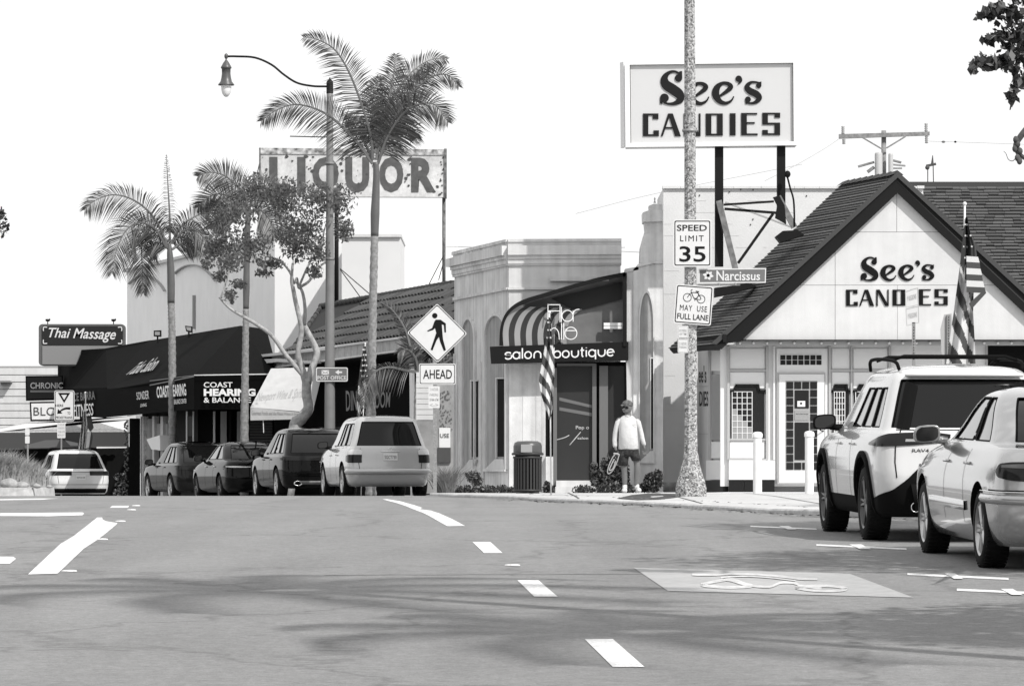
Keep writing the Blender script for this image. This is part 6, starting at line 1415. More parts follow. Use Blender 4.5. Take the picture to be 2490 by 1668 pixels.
m1 = MB(); m1.tube(catmull([qb_.pt(*p) for p in ((1912, 421), (1917, 440), (1922, 460), (1930, 490), (1932, 552))], 5), .02, 6); m1.ball(qb_.pt(1915, 424), (.06, .05, .07)); m1.build('cable', M_SIGNI, t)

# hanging signs at the left
def cabinet(name, label, d, quad, th, m, frame, loc):
    pl = front(d); tt = thing(name, label, 'sign', loc); mb = MB(); mb.slab(pl, quad, -th, 0); mb.build('cabinet', frame, tt); return tt, pl
M_SIGD = mat('sign_face_dark', .015, .4, spec=.3); M_FR = mat('sign_frame_mid', .09, .5)
t, pl = cabinet('massage_sign', 'dark framed sign reading Thai Massage above a blank grey panel at left', 147, rrect(94, 788, 303, 889, 9), .5, None, M_FR, P(200, 889, 147))
m1 = MB(); m1.slab(pl, rrect(102, 793, 299, 839, 6), 0, .03); m1.build('face_panel', M_SIGD, t); m1 = MB(); m1.rect(pl, 103, 841, 299, 886, 0, .03); m1.build('lower_panel', mat('panel_grey', .2, .5), t)
text('Thai Massage', pl, None, M_SIGNW, t, off=.05, bold=.01, shear=.3, quad=((119, 797), (283, 800), (281, 834), (118, 828)))
for x, y, sx, sy in ((106, 796, 1, 1), (296, 796, -1, 1), (106, 835, 1, -1), (296, 835, -1, -1)): flat(pl, ribbon2d([(x, y + 9 * sy), (x, y), (x + 9 * sx, y)], [2.2, 2.6, 2.2], 2), .04, 'corner_flourish', M_SIGNW, t)
for i, x in enumerate((116, 276)):
    m1 = MB(); m1.ball(P(x, 779, 147.2), (.09, .06, .05), 7, 5); m1.tube([P(x - 5, 777, 147.2), P(x, 779, 147.2), P(x + 6, 776, 147.2)], .03, 5); m1.tube([P(x, 780, 147.2), P(x, 788, 147.2)], .02, 5); m1.build('sign_lamp', M_DARKT, t)
m1 = MB(); m1.tube([P(200, 885, 147.2), P(200, 1215, 147.2)], .09, 8); m1.build('post', M_DARKT, t)
t, pl = cabinet('shop_sign', 'dark sign cut off by the awning with white letters CHRONIC', 148.5, [(62, 914), (150, 913), (150, 972), (63, 974)], .4, None, M_DARKT, P(100, 974, 148.5))
m1 = MB(); m1.slab(pl, [(66, 918), (150, 916), (150, 968), (67, 970)], 0, .03); m1.build('face_panel', M_SIGD, t); text('CHRONIC TACOS', pl, (74, 930, 215, 945), M_SIGNW, t, off=.05, bold=.02); m1 = MB(); m1.rect(pl, 74, 949, 150, 954, .03, .045); m1.build('stripe', mat('stripe_mid', .22, .5), t)
t, pl = cabinet('salon_sign', 'white framed sign with thin letters BLO behind the yield sign', 148, [(72, 977), (200, 975), (200, 1023), (74, 1024)], .4, None, M_DARKT, P(110, 1024, 148))
m1 = MB(); m1.slab(pl, [(76, 981), (200, 979), (200, 1019), (78, 1020)], 0, .03); m1.build('face_panel', M_TRIM, t); text('BLOOM', pl, (82, 990, 184, 1010), mat('thin_ink', .05, .6), t, off=.05, bold=-.005)

# ---- litter bin
D10 = 73.5; c = Vector((P(1283, 0, D10).x, D10, pave_z(D10))); s = D10 / F; M_BIN = mat('bin_dark', .03, .5, spec=.3)
t = thing('litter_bin', 'slatted dark litter bin with arched grey hood by the salon', 'bin', c); H0 = .60
for k in range(26):
    a = 2 * math.pi * k / 26; m1 = MB(); M = Matrix.Rotation(a, 3, 'Z'); m1.box(c + Vector((.245 * math.sin(a) * 1, -.245 * math.cos(a), .06 + H0 / 2)), (.035, .014, H0), M); m1.build('slat', M_BIN, t)
m1 = MB(); m1.lathe(c, [(.225, .03), (.225, .68)], 20); m1.build('liner', M_DARK, t)
for zz_ in (.05, .64): m1 = MB(); m1.lathe(c + Vector((0, 0, zz_)), [(.245, -.02), (.262, -.02), (.262, .02), (.245, .02)], 24); m1.build('ring', M_BIN, t)
m1 = MB(); m1.lathe(c, [(.24, .68), (.28, .68), (.29, .7), (.28, .72), (.25, .73)], 24); m1.build('rim', M_BIN, t)
m1 = MB(); m1.lathe(c, [(.255, .73), (.255, .84), (.235, .9), (.18, .93), (.001, .935)], 24); hd = m1.build('hood', mat('hood_grey', .06, .35, spec=.5), t)
m1 = MB(); m1.box(c + Vector((-.02, -.245, .80)), (.2, .06, .14)); m1.build('flap', mat('flap_grey', .28, .4), hd)
m1 = MB(); m1.box(c + Vector((0, 0, .015)), (.42, .42, .03)); m1.build('foot_plate', M_BIN, t)

# ---- bollards
for i, (px, d, top, lb) in enumerate(((1842, 73.0, 1050, 'white round-topped bollard before the left shop window'), (1968, 72.5, 1048, 'white round-topped bollard before the shop door'))):
    s = d / F; zb = pave_z(d); zt = P(0, top, d).z; t = thing('bollard', lb, 'bollard', Vector((P(px, 0, d).x, d, zb)), 'white bollards outside the candy shop'); r = 11.5 * s
    m1 = MB(); m1.lathe((P(px, 0, d).x, d, 0), [(r * .95, zb - .05), (r * .93, zt - .09)], 20); m1.build('shaft', mat('bollard_white', .75, .6, ns=6, na=.06, grime=.1), t)
    m1 = MB(); m1.lathe((P(px, 0, d).x, d, 0), [(r * 1.08, zt - .10), (r * 1.1, zt - .04), (r * .9, zt - .012), (r * .5, zt), (.001, zt + .003)], 20); m1.build('cap', MATS['bollard_white'], t)

# ---- flags: small poles in the kerb with furled striped cloth
M_FD = mat('flag_dark', .03, .85); M_FL = mat('flag_pale', .6, .85); M_FR2 = mat('flag_mid', .06, .85); M_FPOLE = mat('flag_pole_white', .7, .4)
def flag(label, d, pole, cloth, stripes, zfoot, star_to=.35, rad=.012, group='flags along the kerb'):
    """pole: (x_top,y_top,x_foot); cloth: rows of (y, xl, xr) downwards; stripes slant across it"""
    pl = front(d); t = thing('flag', label, 'flag', Vector((P(pole[2], 0, d).x, d, zfoot)), group)
    m1 = MB(); m1.tube([pl.pt(pole[0], pole[1]), Vector((P(pole[2], 0, d).x, d, zfoot))], rad, 7); m1.ball(pl.pt(pole[0], pole[1] - 2), rad * 2, 8, 6); m1.build('pole', M_FPOLE, t)
    c = MB(); c.smooth = False; NU, NV = 22, 80; ys = [r[0] for r in cloth]; rows = []
    for j in range(NV + 1):
        y = ys[0] + (ys[-1] - ys[0]) * j / NV; xl = np.interp(y, ys, [r[1] for r in cloth]); xr = np.interp(y, ys, [r[2] for r in cloth]); row = []
        for i in range(NU + 1):
            u = i / NU; px = xl + (xr - xl) * u; fold = .05 * math.sin(u * 9 + j * .06) + .02 * math.sin(u * 21 + j * .1); row.append(pl.pt(px, y, .06 + fold))
        rows.append(row)
    c.v = [tuple(p) for r in rows for p in r]
    for j in range(NV):
        for i in range(NU):
            k = j * (NU + 1) + i; u, v = (i + .5) / NU, (j + .5) / NV
            if v < star_to: m = 0
            else: m = 1 if int(math.floor(v * stripes[0] + u * stripes[1] + stripes[2] * math.sin(u * 3))) % 2 else 2
            c.f.append([k, k + 1, k + NU + 2, k + NU + 1]); c.mi.append(m); c.sm.append(True)
    cl = c.build('cloth', [M_FD, M_FL, M_FR2], t, fix=False)
    m1 = MB(); n = 0
    for j in range(4, int(NV * star_to) - 2, 6):
        for i in range(3 + (j // 6 % 2) * 3, NU - 2, 6):
            p = rows[j][i]; s = .022 * d / 66; m1.poly([p + Vector((s * (1 if q % 2 == 0 else .42) * math.sin(q * math.pi / 5), -.012, s * (1 if q % 2 == 0 else .42) * math.cos(q * math.pi / 5))) for q in range(10)]); n += 1
    if n: setp(m1.build('stars', M_FL, cl, fix=False), kind='stuff')
    return t
flag('furled stars and stripes flag on a white pole in front of the salon window', 68.5, (1336, 762, 1340), [(772, 1334, 1337), (800, 1329, 1341), (835, 1326, 1346), (880, 1318, 1350), (925, 1310, 1348), (960, 1316, 1345), (995, 1327, 1343), (1020, 1333, 1338)], (11, -2.6, .4), pave_z(68.5), .28)
flag('furled stars and stripes flag between lamp post and tall palm trunk', 93.4, (888, 838, 878), [(842, 884, 890), (870, 880, 893), (900, 875, 896), (930, 872, 897), (960, 870, 895), (985, 868, 890), (1012, 867, 876)], (9, -3.0, .5), pave_z(93.4), .5)
flag('tall stars and stripes flag folded round its pole before the candy gable', 47.5, (2346, 498, 2343), [(530, 2346, 2350), (560, 2341, 2356), (600, 2336, 2372), (640, 2332, 2378), (700, 2325, 2368), (760, 2318, 2365), (830, 2308, 2368), (885, 2300, 2370)], (9.5, -3.2, .3), pave_z(47.5), .32)
# free hanging fold of the tall flag
t = [o for o in COL.objects if o.get('label', '').startswith('tall stars')][0]; pl = front(47.3); m1 = MB(); seg = [(2350, 623, 2378), (2350, 637, 2382), (2350, 652, 2384), (2350, 667, 2388), (2350, 682, 2390), (2350, 697, 2394), (2350, 711, 2398)]
for k in range(6):
    a, b = seg[k], seg[k + 1]; m1.cur = k % 2; m1.slab(pl, [(a[0], a[1]), (a[2], a[1] + 2), (b[2], b[1] + 2), (b[0], b[1])], 0, .01)
m1.cur = 1; m1.slab(pl, [(2386, 711), (2398, 713), (2362, 752), (2356, 738)], 0, .012)
m1.build('hanging_fold', [M_FL, M_FR2], t)
flag('small furled flag above the roof of the white SUV at left', 139.5, (208, 957, 214), [(1000, 203, 212), (1030, 199, 216), (1050, 197, 212), (1092, 190, 206)], (2.2, -4.5, .2), gz(139), .0, .02)
pl = front(139.3); t = [o for o in COL.objects if o.get('label', '').startswith('small furled flag')][0]
m1 = MB()
for k, q in enumerate(([(212, 1012), (222, 1012), (228, 1040), (220, 1050), (213, 1040)], [(213, 1050), (222, 1048), (216, 1092), (208, 1092)], [(222, 1048), (226, 1060), (221, 1092), (216, 1092)])): m1.cur = k % 2; m1.slab(pl, q, 0, .02 + .01 * k)
m1.build('hanging_fold', [M_FR2, M_FL], t)

# ---- utility pole with transformers behind the candy shop, and wires
DU = 112.0; qu = front(DU); t = thing('utility_pole', 'wooden utility pole with crossarm and two transformers behind the candy roof', 'utility pole', Vector((P(2149, 0, DU).x, DU, gz(DU)))); M_WOOD = mat('weathered_pole_wood', .2, .9, ns=10, na=.3)
m1 = MB(); m1.tube([qu.pt(2149, 318), Vector((P(2149, 0, DU).x, DU, gz(DU)))], [6 * DU / F, 8 * DU / F], 10); m1.build('pole', M_WOOD, t)
m1 = MB(); m1.slab(qu, [(2039, 328), (2259, 322), (2259, 331), (2039, 339)], .06, .18); m1.build('crossarm', M_WOOD, t)
for a, b in (((2095, 336), (2146, 366)), ((2200, 334), (2154, 362))): m1 = MB(); m1.tube([qu.pt(*a, .2), qu.pt(*b, .2)], .022, 5); m1.build('brace', M_WOOD, t)
for x0, x1, y0 in ((2125, 2144, 374), (2158, 2170, 376)):
    m1 = MB(); cx = (x0 + x1) / 2; r = (x1 - x0) / 2 * DU / F; m1.lathe((P(cx, 0, DU).x, DU - .25, 0), [(.001, P(0, y0 - 2, DU).z), (r * .9, P(0, y0, DU).z), (r, P(0, y0 + 3, DU).z), (r, P(0, 470, DU).z)], 16); m1.build('transformer', mat('transformer_grey', .4, .5), t)
for x, yt, yb in ((2049, 308, 328), (2251, 301, 322), (2051, 340, 352), (2252, 332, 350)):
    m1 = MB(); m1.lathe((P(x, 0, DU).x, DU - .12, 0), [(.02, P(0, yb, DU).z)] + [((.055 if i % 2 else .028), P(0, yb + (yt - yb) * i / 8, DU).z) for i in range(9)], 8); m1.build('insulator', mat('insulator_grey', .3, .3), t)
for a, b, w in (((2085, 407), (2124, 396), .05), ((2108, 420), (2124, 408), .07), ((2170, 392), (2190, 397), .05), ((2170, 402), (2200, 405), .04), ((2170, 411), (2192, 411), .04)): m1 = MB(); m1.tube([qu.pt(*a, .2), qu.pt(*b, .2)], w * .7, 5); m1.build('bracket_arm', M_WOOD if w > .045 else M_GALV, t)
def wire(label, pts, d0, d1, r=.012):
    n = len(pts); m1 = MB(); m1.tube(catmull([P(x, y, d0 + (d1 - d0) * i / (n - 1)) for i, (x, y) in enumerate(pts)], 6), r, 4); single(m1, 'overhead_wire', mat('wire_grey', .3, .6), label, 'wire', 'overhead wires')
wire('thin wire falling left from the crossarm behind the shop roof', [(2038, 340), (2000, 365), (1930, 405), (1860, 440)], 112, 100, .008)
wire('thin wire crossing the sky right of the utility pole', [(2259, 344), (2330, 346), (2500, 352)], 112, 116, .006)
wire('pair of wires from the left rooftops to the pier, upper strand', [(1085, 600), (1300, 604), (1520, 602)], 118, 112, .008)
wire('lower strand between the salon cornice and the pier', [(1500, 611), (1560, 614)], 112, 110, .008)
wire('faint slack wire rising over the salon to the roof sign', [(1400, 520), (1600, 470), (1950, 400)], 120, 120, .006)
for i, x in enumerate((2294, 2323)): m1 = MB(); m1.ball(P(x, 345.5, 113.5), (.055 - .02 * i, .03, .03), 8, 6); single(m1, 'wire_ball', M_SIGNI, ('larger dark bead on the wire right of the utility pole', 'smaller dark bead farther along the wire')[i], 'wire marker')
m1 = MB(); m1.tube([P(2268, 378, 90), P(2267, 400, 90)], [.008, .035], 6); m1.tube([P(2252, 404, 90), P(2262, 402, 90), P(2276, 399, 90)], .03, 5); m1.tube([P(2256, 404, 90), P(2256, 445, 90)], .012, 5); m1.tube([P(2269, 400, 90), P(2270, 445, 90)], .012, 5); m1.ball(P(2255, 408, 90), .05); single(m1, 'roof_vane', mat('vane_dark', .05, .6), 'small spiky ornament standing on the ridge right of the gable', 'ornament')
m1 = MB(); m1.lathe(P(1592, 494, 81.2), [(.03, 0), (.01, .05), (.02, .08), (.001, .12)], 7); single(m1, 'finial_ornament', M_GREYT, 'tiny ornament on top of the stucco pier', 'ornament')
# ---------------------------------------------------------------- vegetation
def leafmat(name, v, rough=.5, spec=.3, tr=.4):
    m = mat(name, v, rough, spec=spec); t = m.node_tree; b = t.nodes['Principled BSDF']; o = t.nodes['Material Output']
    tl = t.nodes.new('ShaderNodeBsdfTranslucent'); tl.inputs[0].default_value = (v * 1.6, v * 1.6, v * 1.6, 1); mx = t.nodes.new('ShaderNodeMixShader'); mx.inputs[0].default_value = tr
    t.links.new(b.outputs[0], mx.inputs[1]); t.links.new(tl.outputs[0], mx.inputs[2]); t.links.new(mx.outputs[0], o.inputs[0]); return m
M_LF = [leafmat('leaf_dark', .07, tr=.5), leafmat('leaf_mid', .12, tr=.5), leafmat('leaf_pale', .18, tr=.5)]
M_FR_ = [mat('frond_dark', .04, .5, spec=.4), mat('frond_mid', .075, .45, spec=.45), mat('frond_pale', .12, .45, spec=.4)]
M_BARK = mat('pale_bark', .36, .85, ns=9, na=.3, bump=.4, bs=30, grime=.25); M_PTR = mat('palm_trunk', .22, .85, ns=14, na=.35, bump=.5, bs=40); M_CSH = mat('crownshaft', .09, .45, ns=3, na=.15)
def mixleaves(name, n, c, r, size, parent, **k):
    mb = MB(); mats = k.pop('mats', M_LF)
    for i, fr_ in enumerate((.42, .36, .22)): mb.cur = i; leaves(mb, int(n * fr_), c, r, size, **k)
    return mb.build(name, mats, parent, fix=False)
rp = random.Random(5)
def frond(parent, path, d, L=.6, n=58, dd=0.0, droop=.25, up=1.0, tip=.55, bare=.12):
    """path: photo pixels from the crown outwards; dd: how much the tip leans towards (-) or away (+) from the viewer"""
    m = len(path); w = catmull([P(x, y, d + dd * (i / (m - 1)) ** 1.3) for i, (x, y) in enumerate(path)], 8); mb = MB(); n = int(n * 1.4)
    cum = [0]
    for a, b in zip(w, w[1:]): cum.append(cum[-1] + (b - a).length)
    tot = cum[-1]; mb.cur = 2; mb.tube(w, [.035 * (1 - i / len(w)) + .006 for i in range(len(w))], 5)
    for s in (-1, 1):
        for k in range(n):
            t = bare + (1 - bare) * (k + rp.random() * .6) / n; q = min(t, .999) * tot; j = next(i for i in range(len(cum) - 1) if cum[i + 1] >= q); f = (q - cum[j]) / (cum[j + 1] - cum[j])
            p = w[j].lerp(w[j + 1], f); T = (w[j + 1] - w[j]).normalized(); N = Vector((-T.z, 0, T.x)).normalized() * s
            fwd = .35 + .9 * t ** 2; lean = rp.uniform(-.55, .35); D = (T * fwd + N * (1.0 if s > 0 else 1.0) + Vector((0, lean, 0)) + Vector((0, 0, rp.uniform(-.12, .05)))).normalized()
            ln = 1.12 * L * (math.sin(math.pi * min(1, .22 + t * .80)) ** .6 * .8 + .22) * rp.uniform(.82, 1.12); wd = .0125 * rp.uniform(.7, 1.2)
            side = D.cross(Vector((0, 1, 0.2))).normalized() * wd; g = Vector((0, 0, -1)) * droop * ln
            a0, a1, a2 = p, p + D * ln * .5 + g * .25, p + D * ln + g; mb.cur = rp.choice((0, 0, 1, 1, 2))
            mb.add([a0 - side * .5, a0 + side * .5, a1 + side, a1 - side, a2], [[0, 1, 2, 3], [3, 2, 4]])
    return mb.build('frond', M_FR_, parent, fix=False)
def palm_trunk(parent, pts, rs, d, m, name, rings=True):
    w = catmull([P(x, y, d) for x, y in pts], 14 if rings else 6); n = len(w); r = np.interp(np.linspace(0, len(rs) - 1, n), range(len(rs)), [q * d / F for q in rs]); mb = MB()
    if rings: r = [q * (1.0 + (.10 if i % 2 else -.04) * rp.uniform(.6, 1.3)) for i, q in enumerate(r)]
    mb.tube(w, list(r), 12); return mb.build(name, m, parent)
Z2 = lambda L: [(500 + .3125 * x, 30 + .3125 * y) for x, y in L]
d = 94.6; pm = thing('palm_tree', 'tallest palm in front of the LIQUOR sign, next to the street lamp', 'palm', Vector((P(902, 0, d).x, d, pave_z(d))), 'palms along the street')
palm_trunk(pm, [(902, 1210), (901, 1060), (903, 900), (907, 730), (911, 572)], [13, 12, 11, 9.5, 9], d, M_PTR, 'trunk'); palm_trunk(pm, [(911, 574), (912, 520), (914, 470), (915, 430), (914, 395)], [9.5, 11, 9.5, 8, 7], d, M_CSH, 'crownshaft', False)
for path, L, dd, n in (([(1300, 1150), (1290, 1000), (1240, 800), (1130, 500), (1010, 300), (870, 215), (760, 195)], .62, -.8, 64), ([(1300, 1180), (1200, 1040), (1060, 890), (950, 800), (820, 740), (680, 720), (540, 770), (430, 850)], .6, .4, 66),
                    ([(1320, 1100), (1370, 850), (1470, 650), (1600, 470), (1750, 370), (1880, 370)], .55, .9, 60), ([(1330, 1100), (1440, 880), (1590, 650), (1750, 510), (1880, 490), (1970, 580)], .5, -.6, 60),
                    ([(1340, 1180), (1410, 980), (1520, 810), (1640, 725), (1780, 720), (1890, 860)], .62, -1.0, 62), ([(1320, 1050), (1300, 850), (1300, 680), (1350, 500)], .5, 1.0, 46), ([(1330, 1050), (1420, 700), (1460, 500), (1480, 330)], .55, .8, 50),
                    ([(1300, 1150), (1230, 1000), (1160, 880), (1100, 800)], .4, .8, 40), ([(1340, 1150), (1400, 1060), (1500, 950), (1600, 900), (1640, 960)], .5, .5, 44), ([(1330, 1150), (1370, 950), (1500, 720), (1640, 560), (1730, 400)], .5, .2, 50)):
    frond(pm, Z2(path), d, L, n, dd)
Z1 = lambda L: [(180 + .2806 * x, 340 + .2806 * y) for x, y in L]
d = 117.2; pl_ = thing('palm_tree', 'slim palm at left whose trunk crosses the black awnings, with one dry upright spear leaf', 'palm', Vector((P(418, 0, d).x, d, gz(d))), 'palms along the street')
palm_trunk(pl_, [(420, 1210), (419, 1060), (419, 900), (418, 800), (416, 735)], [9.5, 9.3, 9, 8.5, 8.2], d, M_PTR, 'trunk'); palm_trunk(pl_, [(416, 737), (416, 690), (415, 650), (413, 615), (412, 592)], [9, 9.5, 9, 7, 4], d, M_CSH, 'crownshaft', False)
for path, L, dd, n, dr in (([(820, 950), (720, 720), (600, 580), (460, 500), (320, 480), (180, 530), (90, 610)], .72, -.6, 66, .4), ([(800, 930), (700, 770), (560, 720), (450, 790), (370, 950), (330, 1160)], .75, -1.0, 66, .45),
                        ([(810, 940), (730, 800), (640, 760), (590, 880), (590, 1100), (600, 1330)], .6, .6, 60, .4), ([(840, 900), (940, 740), (1080, 650), (1230, 600), (1330, 620)], .6, .5, 54, .4), ([(850, 900), (940, 800), (1040, 780), (1130, 860), (1160, 960)], .55, -.5, 50, .5),
                        ([(850, 950), (930, 900), (1010, 900), (1070, 960)], .4, .3, 36, .4), ([(830, 960), (760, 900), (690, 900), (650, 1000)], .45, .2, 40, .4)):
    frond(pl_, Z1(path), d, L, n, dd, dr)
frond(pl_, Z1([(830, 900), (828, 650), (815, 420), (800, 130)]), d, .3, 22, 0, .9, bare=.3)
d = 110.2; pc = thing('palm_tree', 'middle palm half hidden behind the pale-barked tree', 'palm', Vector((P(596, 0, d).x, d, gz(d))), 'palms along the street')
palm_trunk(pc, [(594, 1210), (595, 1000), (597, 850), (598, 750)], [10, 9.5, 8, 7], d, M_PTR, 'trunk'); palm_trunk(pc, [(598, 752), (599, 700), (600, 640), (602, 560), (604, 500)], [7, 8.5, 7.5, 7, 6], d, M_CSH, 'crownshaft', False)
for path, dd in (([(1500, 600), (1480, 470), (1400, 390), (1300, 310), (1180, 285), (1070, 320)], -.5), ([(1500, 640), (1430, 520), (1320, 480), (1200, 480), (1070, 590)], .5), ([(1500, 640), (1400, 600), (1280, 640), (1200, 760)], .2), ([(1510, 640), (1560, 480), (1680, 420), (1800, 500)], .6), ([(1510, 640), (1600, 600), (1700, 700), (1740, 850)], -.4)):
    frond(pc, Z1(path), d, .62, 54, dd, .2)
d = 93.3; ps = thing('palm_tree', 'small palm behind the crossing sign with long drooping dark fronds', 'palm', Vector((P(1010, 0, d).x, d, gz(d))), 'palms along the street')
palm_trunk(ps, [(1008, 1205), (1010, 1060), (1012, 960), (1018, 905)], [6, 5, 4.5, 4], d, M_PTR, 'trunk')
for path, dd, L, dr in (([(1018, 900), (1000, 850), (985, 800), (955, 755), (925, 735)], .5, .26, -.3), ([(1018, 905), (985, 900), (945, 893), (912, 905), (890, 945), (884, 985)], -.5, .42, .7), ([(1018, 905), (1050, 900), (1100, 870), (1150, 830), (1184, 808)], -.3, .34, .5), ([(1018, 905), (1005, 870), (1000, 830), (1006, 790)], .3, .4, 0),
                    ([(1018, 905), (1010, 870), (990, 850), (968, 858)], -.2, .4, .6), ([(1018, 905), (1040, 900), (1052, 930), (1050, 975)], -.2, .35, .6), ([(1018, 905), (1060, 880), (1100, 870), (1140, 878)], .1, .4, .6)):
    frond(ps, path, d, L * .85, 32, dd, dr)

# pale-barked street tree
d = 102.3; tr_ = thing('street_tree', 'spreading tree with pale forked trunk and broad leafy crown left of the lamp', 'tree', Vector((P(712, 0, d).x, d, gz(d))))
Z4 = lambda L: [(600 + .2423 * x, 680 + .2423 * y) for x, y in L]
Z3 = lambda L: [(480 + .3189 * x, 340 + .3189 * y) for x, y in L]
def limb(path, rs, dd=0.0): w = catmull([P(x, y, d + dd * i / (len(path) - 1)) for i, (x, y) in enumerate(path)], 5); n = len(w); tb.tube(w, list(np.interp(np.linspace(0, len(rs) - 1, n), range(len(rs)), [q * d / F * rp.uniform(.97, 1.03) for q in rs])), 9)
tb = MB()
limb([(700, 1215)] + Z4([(480, 1500), (540, 1400), (620, 1290), (600, 1150), (600, 1000)]), [15, 15, 15, 13.5, 12, 11])
limb(Z4([(600, 1040), (545, 860), (515, 740), (545, 560), (540, 440), (490, 220), (465, 90), (450, 0)]) + [(712, 640)], [10, 8, 7, 6.5, 6, 5.5, 5, 4, 3], -.4)
limb(Z4([(610, 1040), (650, 900), (705, 760), (690, 680), (620, 540), (575, 450)]), [10, 8.5, 8, 8, 7, 6], .3)
limb(Z4([(575, 460), (585, 300), (560, 130), (500, 20)]) + Z3([(760, 1060), (770, 1130)]), [5, 4, 3.5, 3, 3], .2)
limb(Z4([(600, 1000), (480, 860), (380, 740), (250, 560), (100, 450), (0, 390)]) + Z3([(300, 1320), (230, 1270), (165, 1200)]), [6, 6, 5.5, 5, 4.5, 4.2, 3.6, 3, 2.5], -.6)
limb(Z3([(180, 1205), (205, 1130), (250, 970), (270, 880)]), [3, 2.4, 2, 1.5], .2); limb(Z3([(770, 1130), (850, 1080), (900, 1000), (980, 930)]), [4, 3.4, 3, 2], .5); limb(Z3([(740, 1100), (700, 1000), (620, 920), (500, 880)]), [3.5, 3, 2.5, 2], -.3); limb(Z3([(770, 1130), (850, 950), (940, 800), (980, 640)]), [3, 2.5, 2, 1.4], .4)
tb.build('trunk', M_BARK, tr_)
cl = [(625, 455, 48, 38), (575, 520, 55, 50), (540, 590, 45, 42), (610, 600, 60, 42), (560, 640, 35, 25), (690, 500, 60, 42), (700, 460, 42, 30), (745, 560, 55, 55), (765, 480, 55, 42), (815, 490, 55, 50), (700, 560, 45, 40), (720, 600, 45, 40), (775, 610, 32, 40), (835, 560, 28, 32), (660, 640, 40, 16), (535, 670, 18, 16), (580, 690, 26, 12), (560, 720, 16, 20), (640, 665, 24, 10), (520, 610, 28, 25), (765, 660, 22, 20), (505, 640, 18, 14)]
cs_ = [P(x, y, d + rp.uniform(-1.2, 1.2)) for x, y, a, b in cl]; rs_ = [(a * d / F * .93, 1.0, b * d / F * .93) for x, y, a, b in cl]
rs_ = [(a * 1.08, b * 1.1, c * 1.08) for a, b, c in rs_]
mixleaves('crown', 9000, cs_, rs_, .108, tr_, surf=.62, droop=.5, aspect=2.3)

# shrubs by the salon and the pier
def shrub(name, label, d, items, n, size, group=None, mats=M_LF, base=None, cat='shrub', droop=0):
    x = sum(i[0] for i in items) / len(items); t = thing(name, label, cat, Vector((P(x, 0, d).x, d, pave_z(d) if base is None else base)), group)
    cs = [P(a, b, d + .05 * k) for k, (a, b, rx, ry) in enumerate(items)]; rs = [(rx * d / F, min(.45, rx * d / F), ry * d / F) for a, b, rx, ry in items]
    mixleaves('foliage', n, cs, rs, size, t, mats=mats, droop=droop); st = MB()
    for c in cs: st.tube([Vector((c.x * .5 + P(x, 0, d).x * .5, d, t.location.z)), c], [.02, .01], 5)
    setp(st.build('stems', M_BARK, t), kind='stuff'); return t
DK = [mat('shrub_dark', .022, .7, spec=.2), mat('shrub_mid', .045, .65, spec=.25), mat('shrub_pale', .1, .6)]
shrub('shrub', 'leafy dark shrub behind the walking man, against the salon door', 80.6, [(1485, 1135, 26, 32), (1465, 1165, 30, 30), (1510, 1150, 22, 40), (1445, 1140, 12, 22), (1500, 1180, 35, 18)], 1500, .09, 'shrubs in front of the salon', DK)
shrub('shrub', 'rounded dark grassy bush between the man and the concrete pole', 80.4, [(1588, 1172, 24, 26), (1600, 1160, 12, 20), (1568, 1185, 16, 14)], 1500, .07, 'shrubs in front of the salon', DK)
shrub('shrub', 'small pale-leaved bush under the arched panels left of the bin', 80.8, [(1150, 1158, 20, 14), (1160, 1170, 16, 12)], 420, .08, 'shrubs in front of the salon', [DK[1], DK[2], M_LF[2]])
shrub('shrub', 'dark bush just right of the litter bin', 80.5, [(1334, 1188, 15, 13), (1330, 1180, 10, 10)], 500, .06, 'shrubs in front of the salon', DK)
gc = MB()
for i, m_ in enumerate(DK): gc.cur = i; leaves(gc, 1300 if i < 2 else 260, [P(x, 1192, 79.6) for x in (1100, 1140, 1180, 1220, 1260, 1420, 1470, 1520)], [(.24, .3, .11)] * 8, .06)
setp(gc.build('ground_cover', DK, fix=False), 'low dark ground cover along the foot of the salon', None, None, 'stuff')
single(grass_tuft(P(1090, 0, 78).x, 78, pave_z(78), 240, .55, .12, M_GRASSL, .45), 'ornamental_grass', mat('dry_grass', .14, .8), 'spiky dry grass tuft beside the foot of the crossing sign', 'grass', fix=False)
single(grass_tuft(P(1075, 0, 79).x, 79, pave_z(79), 260, .4, .16, M_GRASSL, .4), 'ornamental_grass', mat('dim_grass', .06, .8), 'shorter dark grass clump left of the spiky tuft', 'grass', fix=False)
t = shrub('flowering_shrub', 'clumpy flowering shrub beside the white SUV at the black post', 129.5, [(290, 1160, 12, 10), (294, 1180, 13, 10), (288, 1198, 13, 9)], 520, .13, None, [DK[0], M_LF[2], mat('petal_pale', .55, .7)], gz(129))

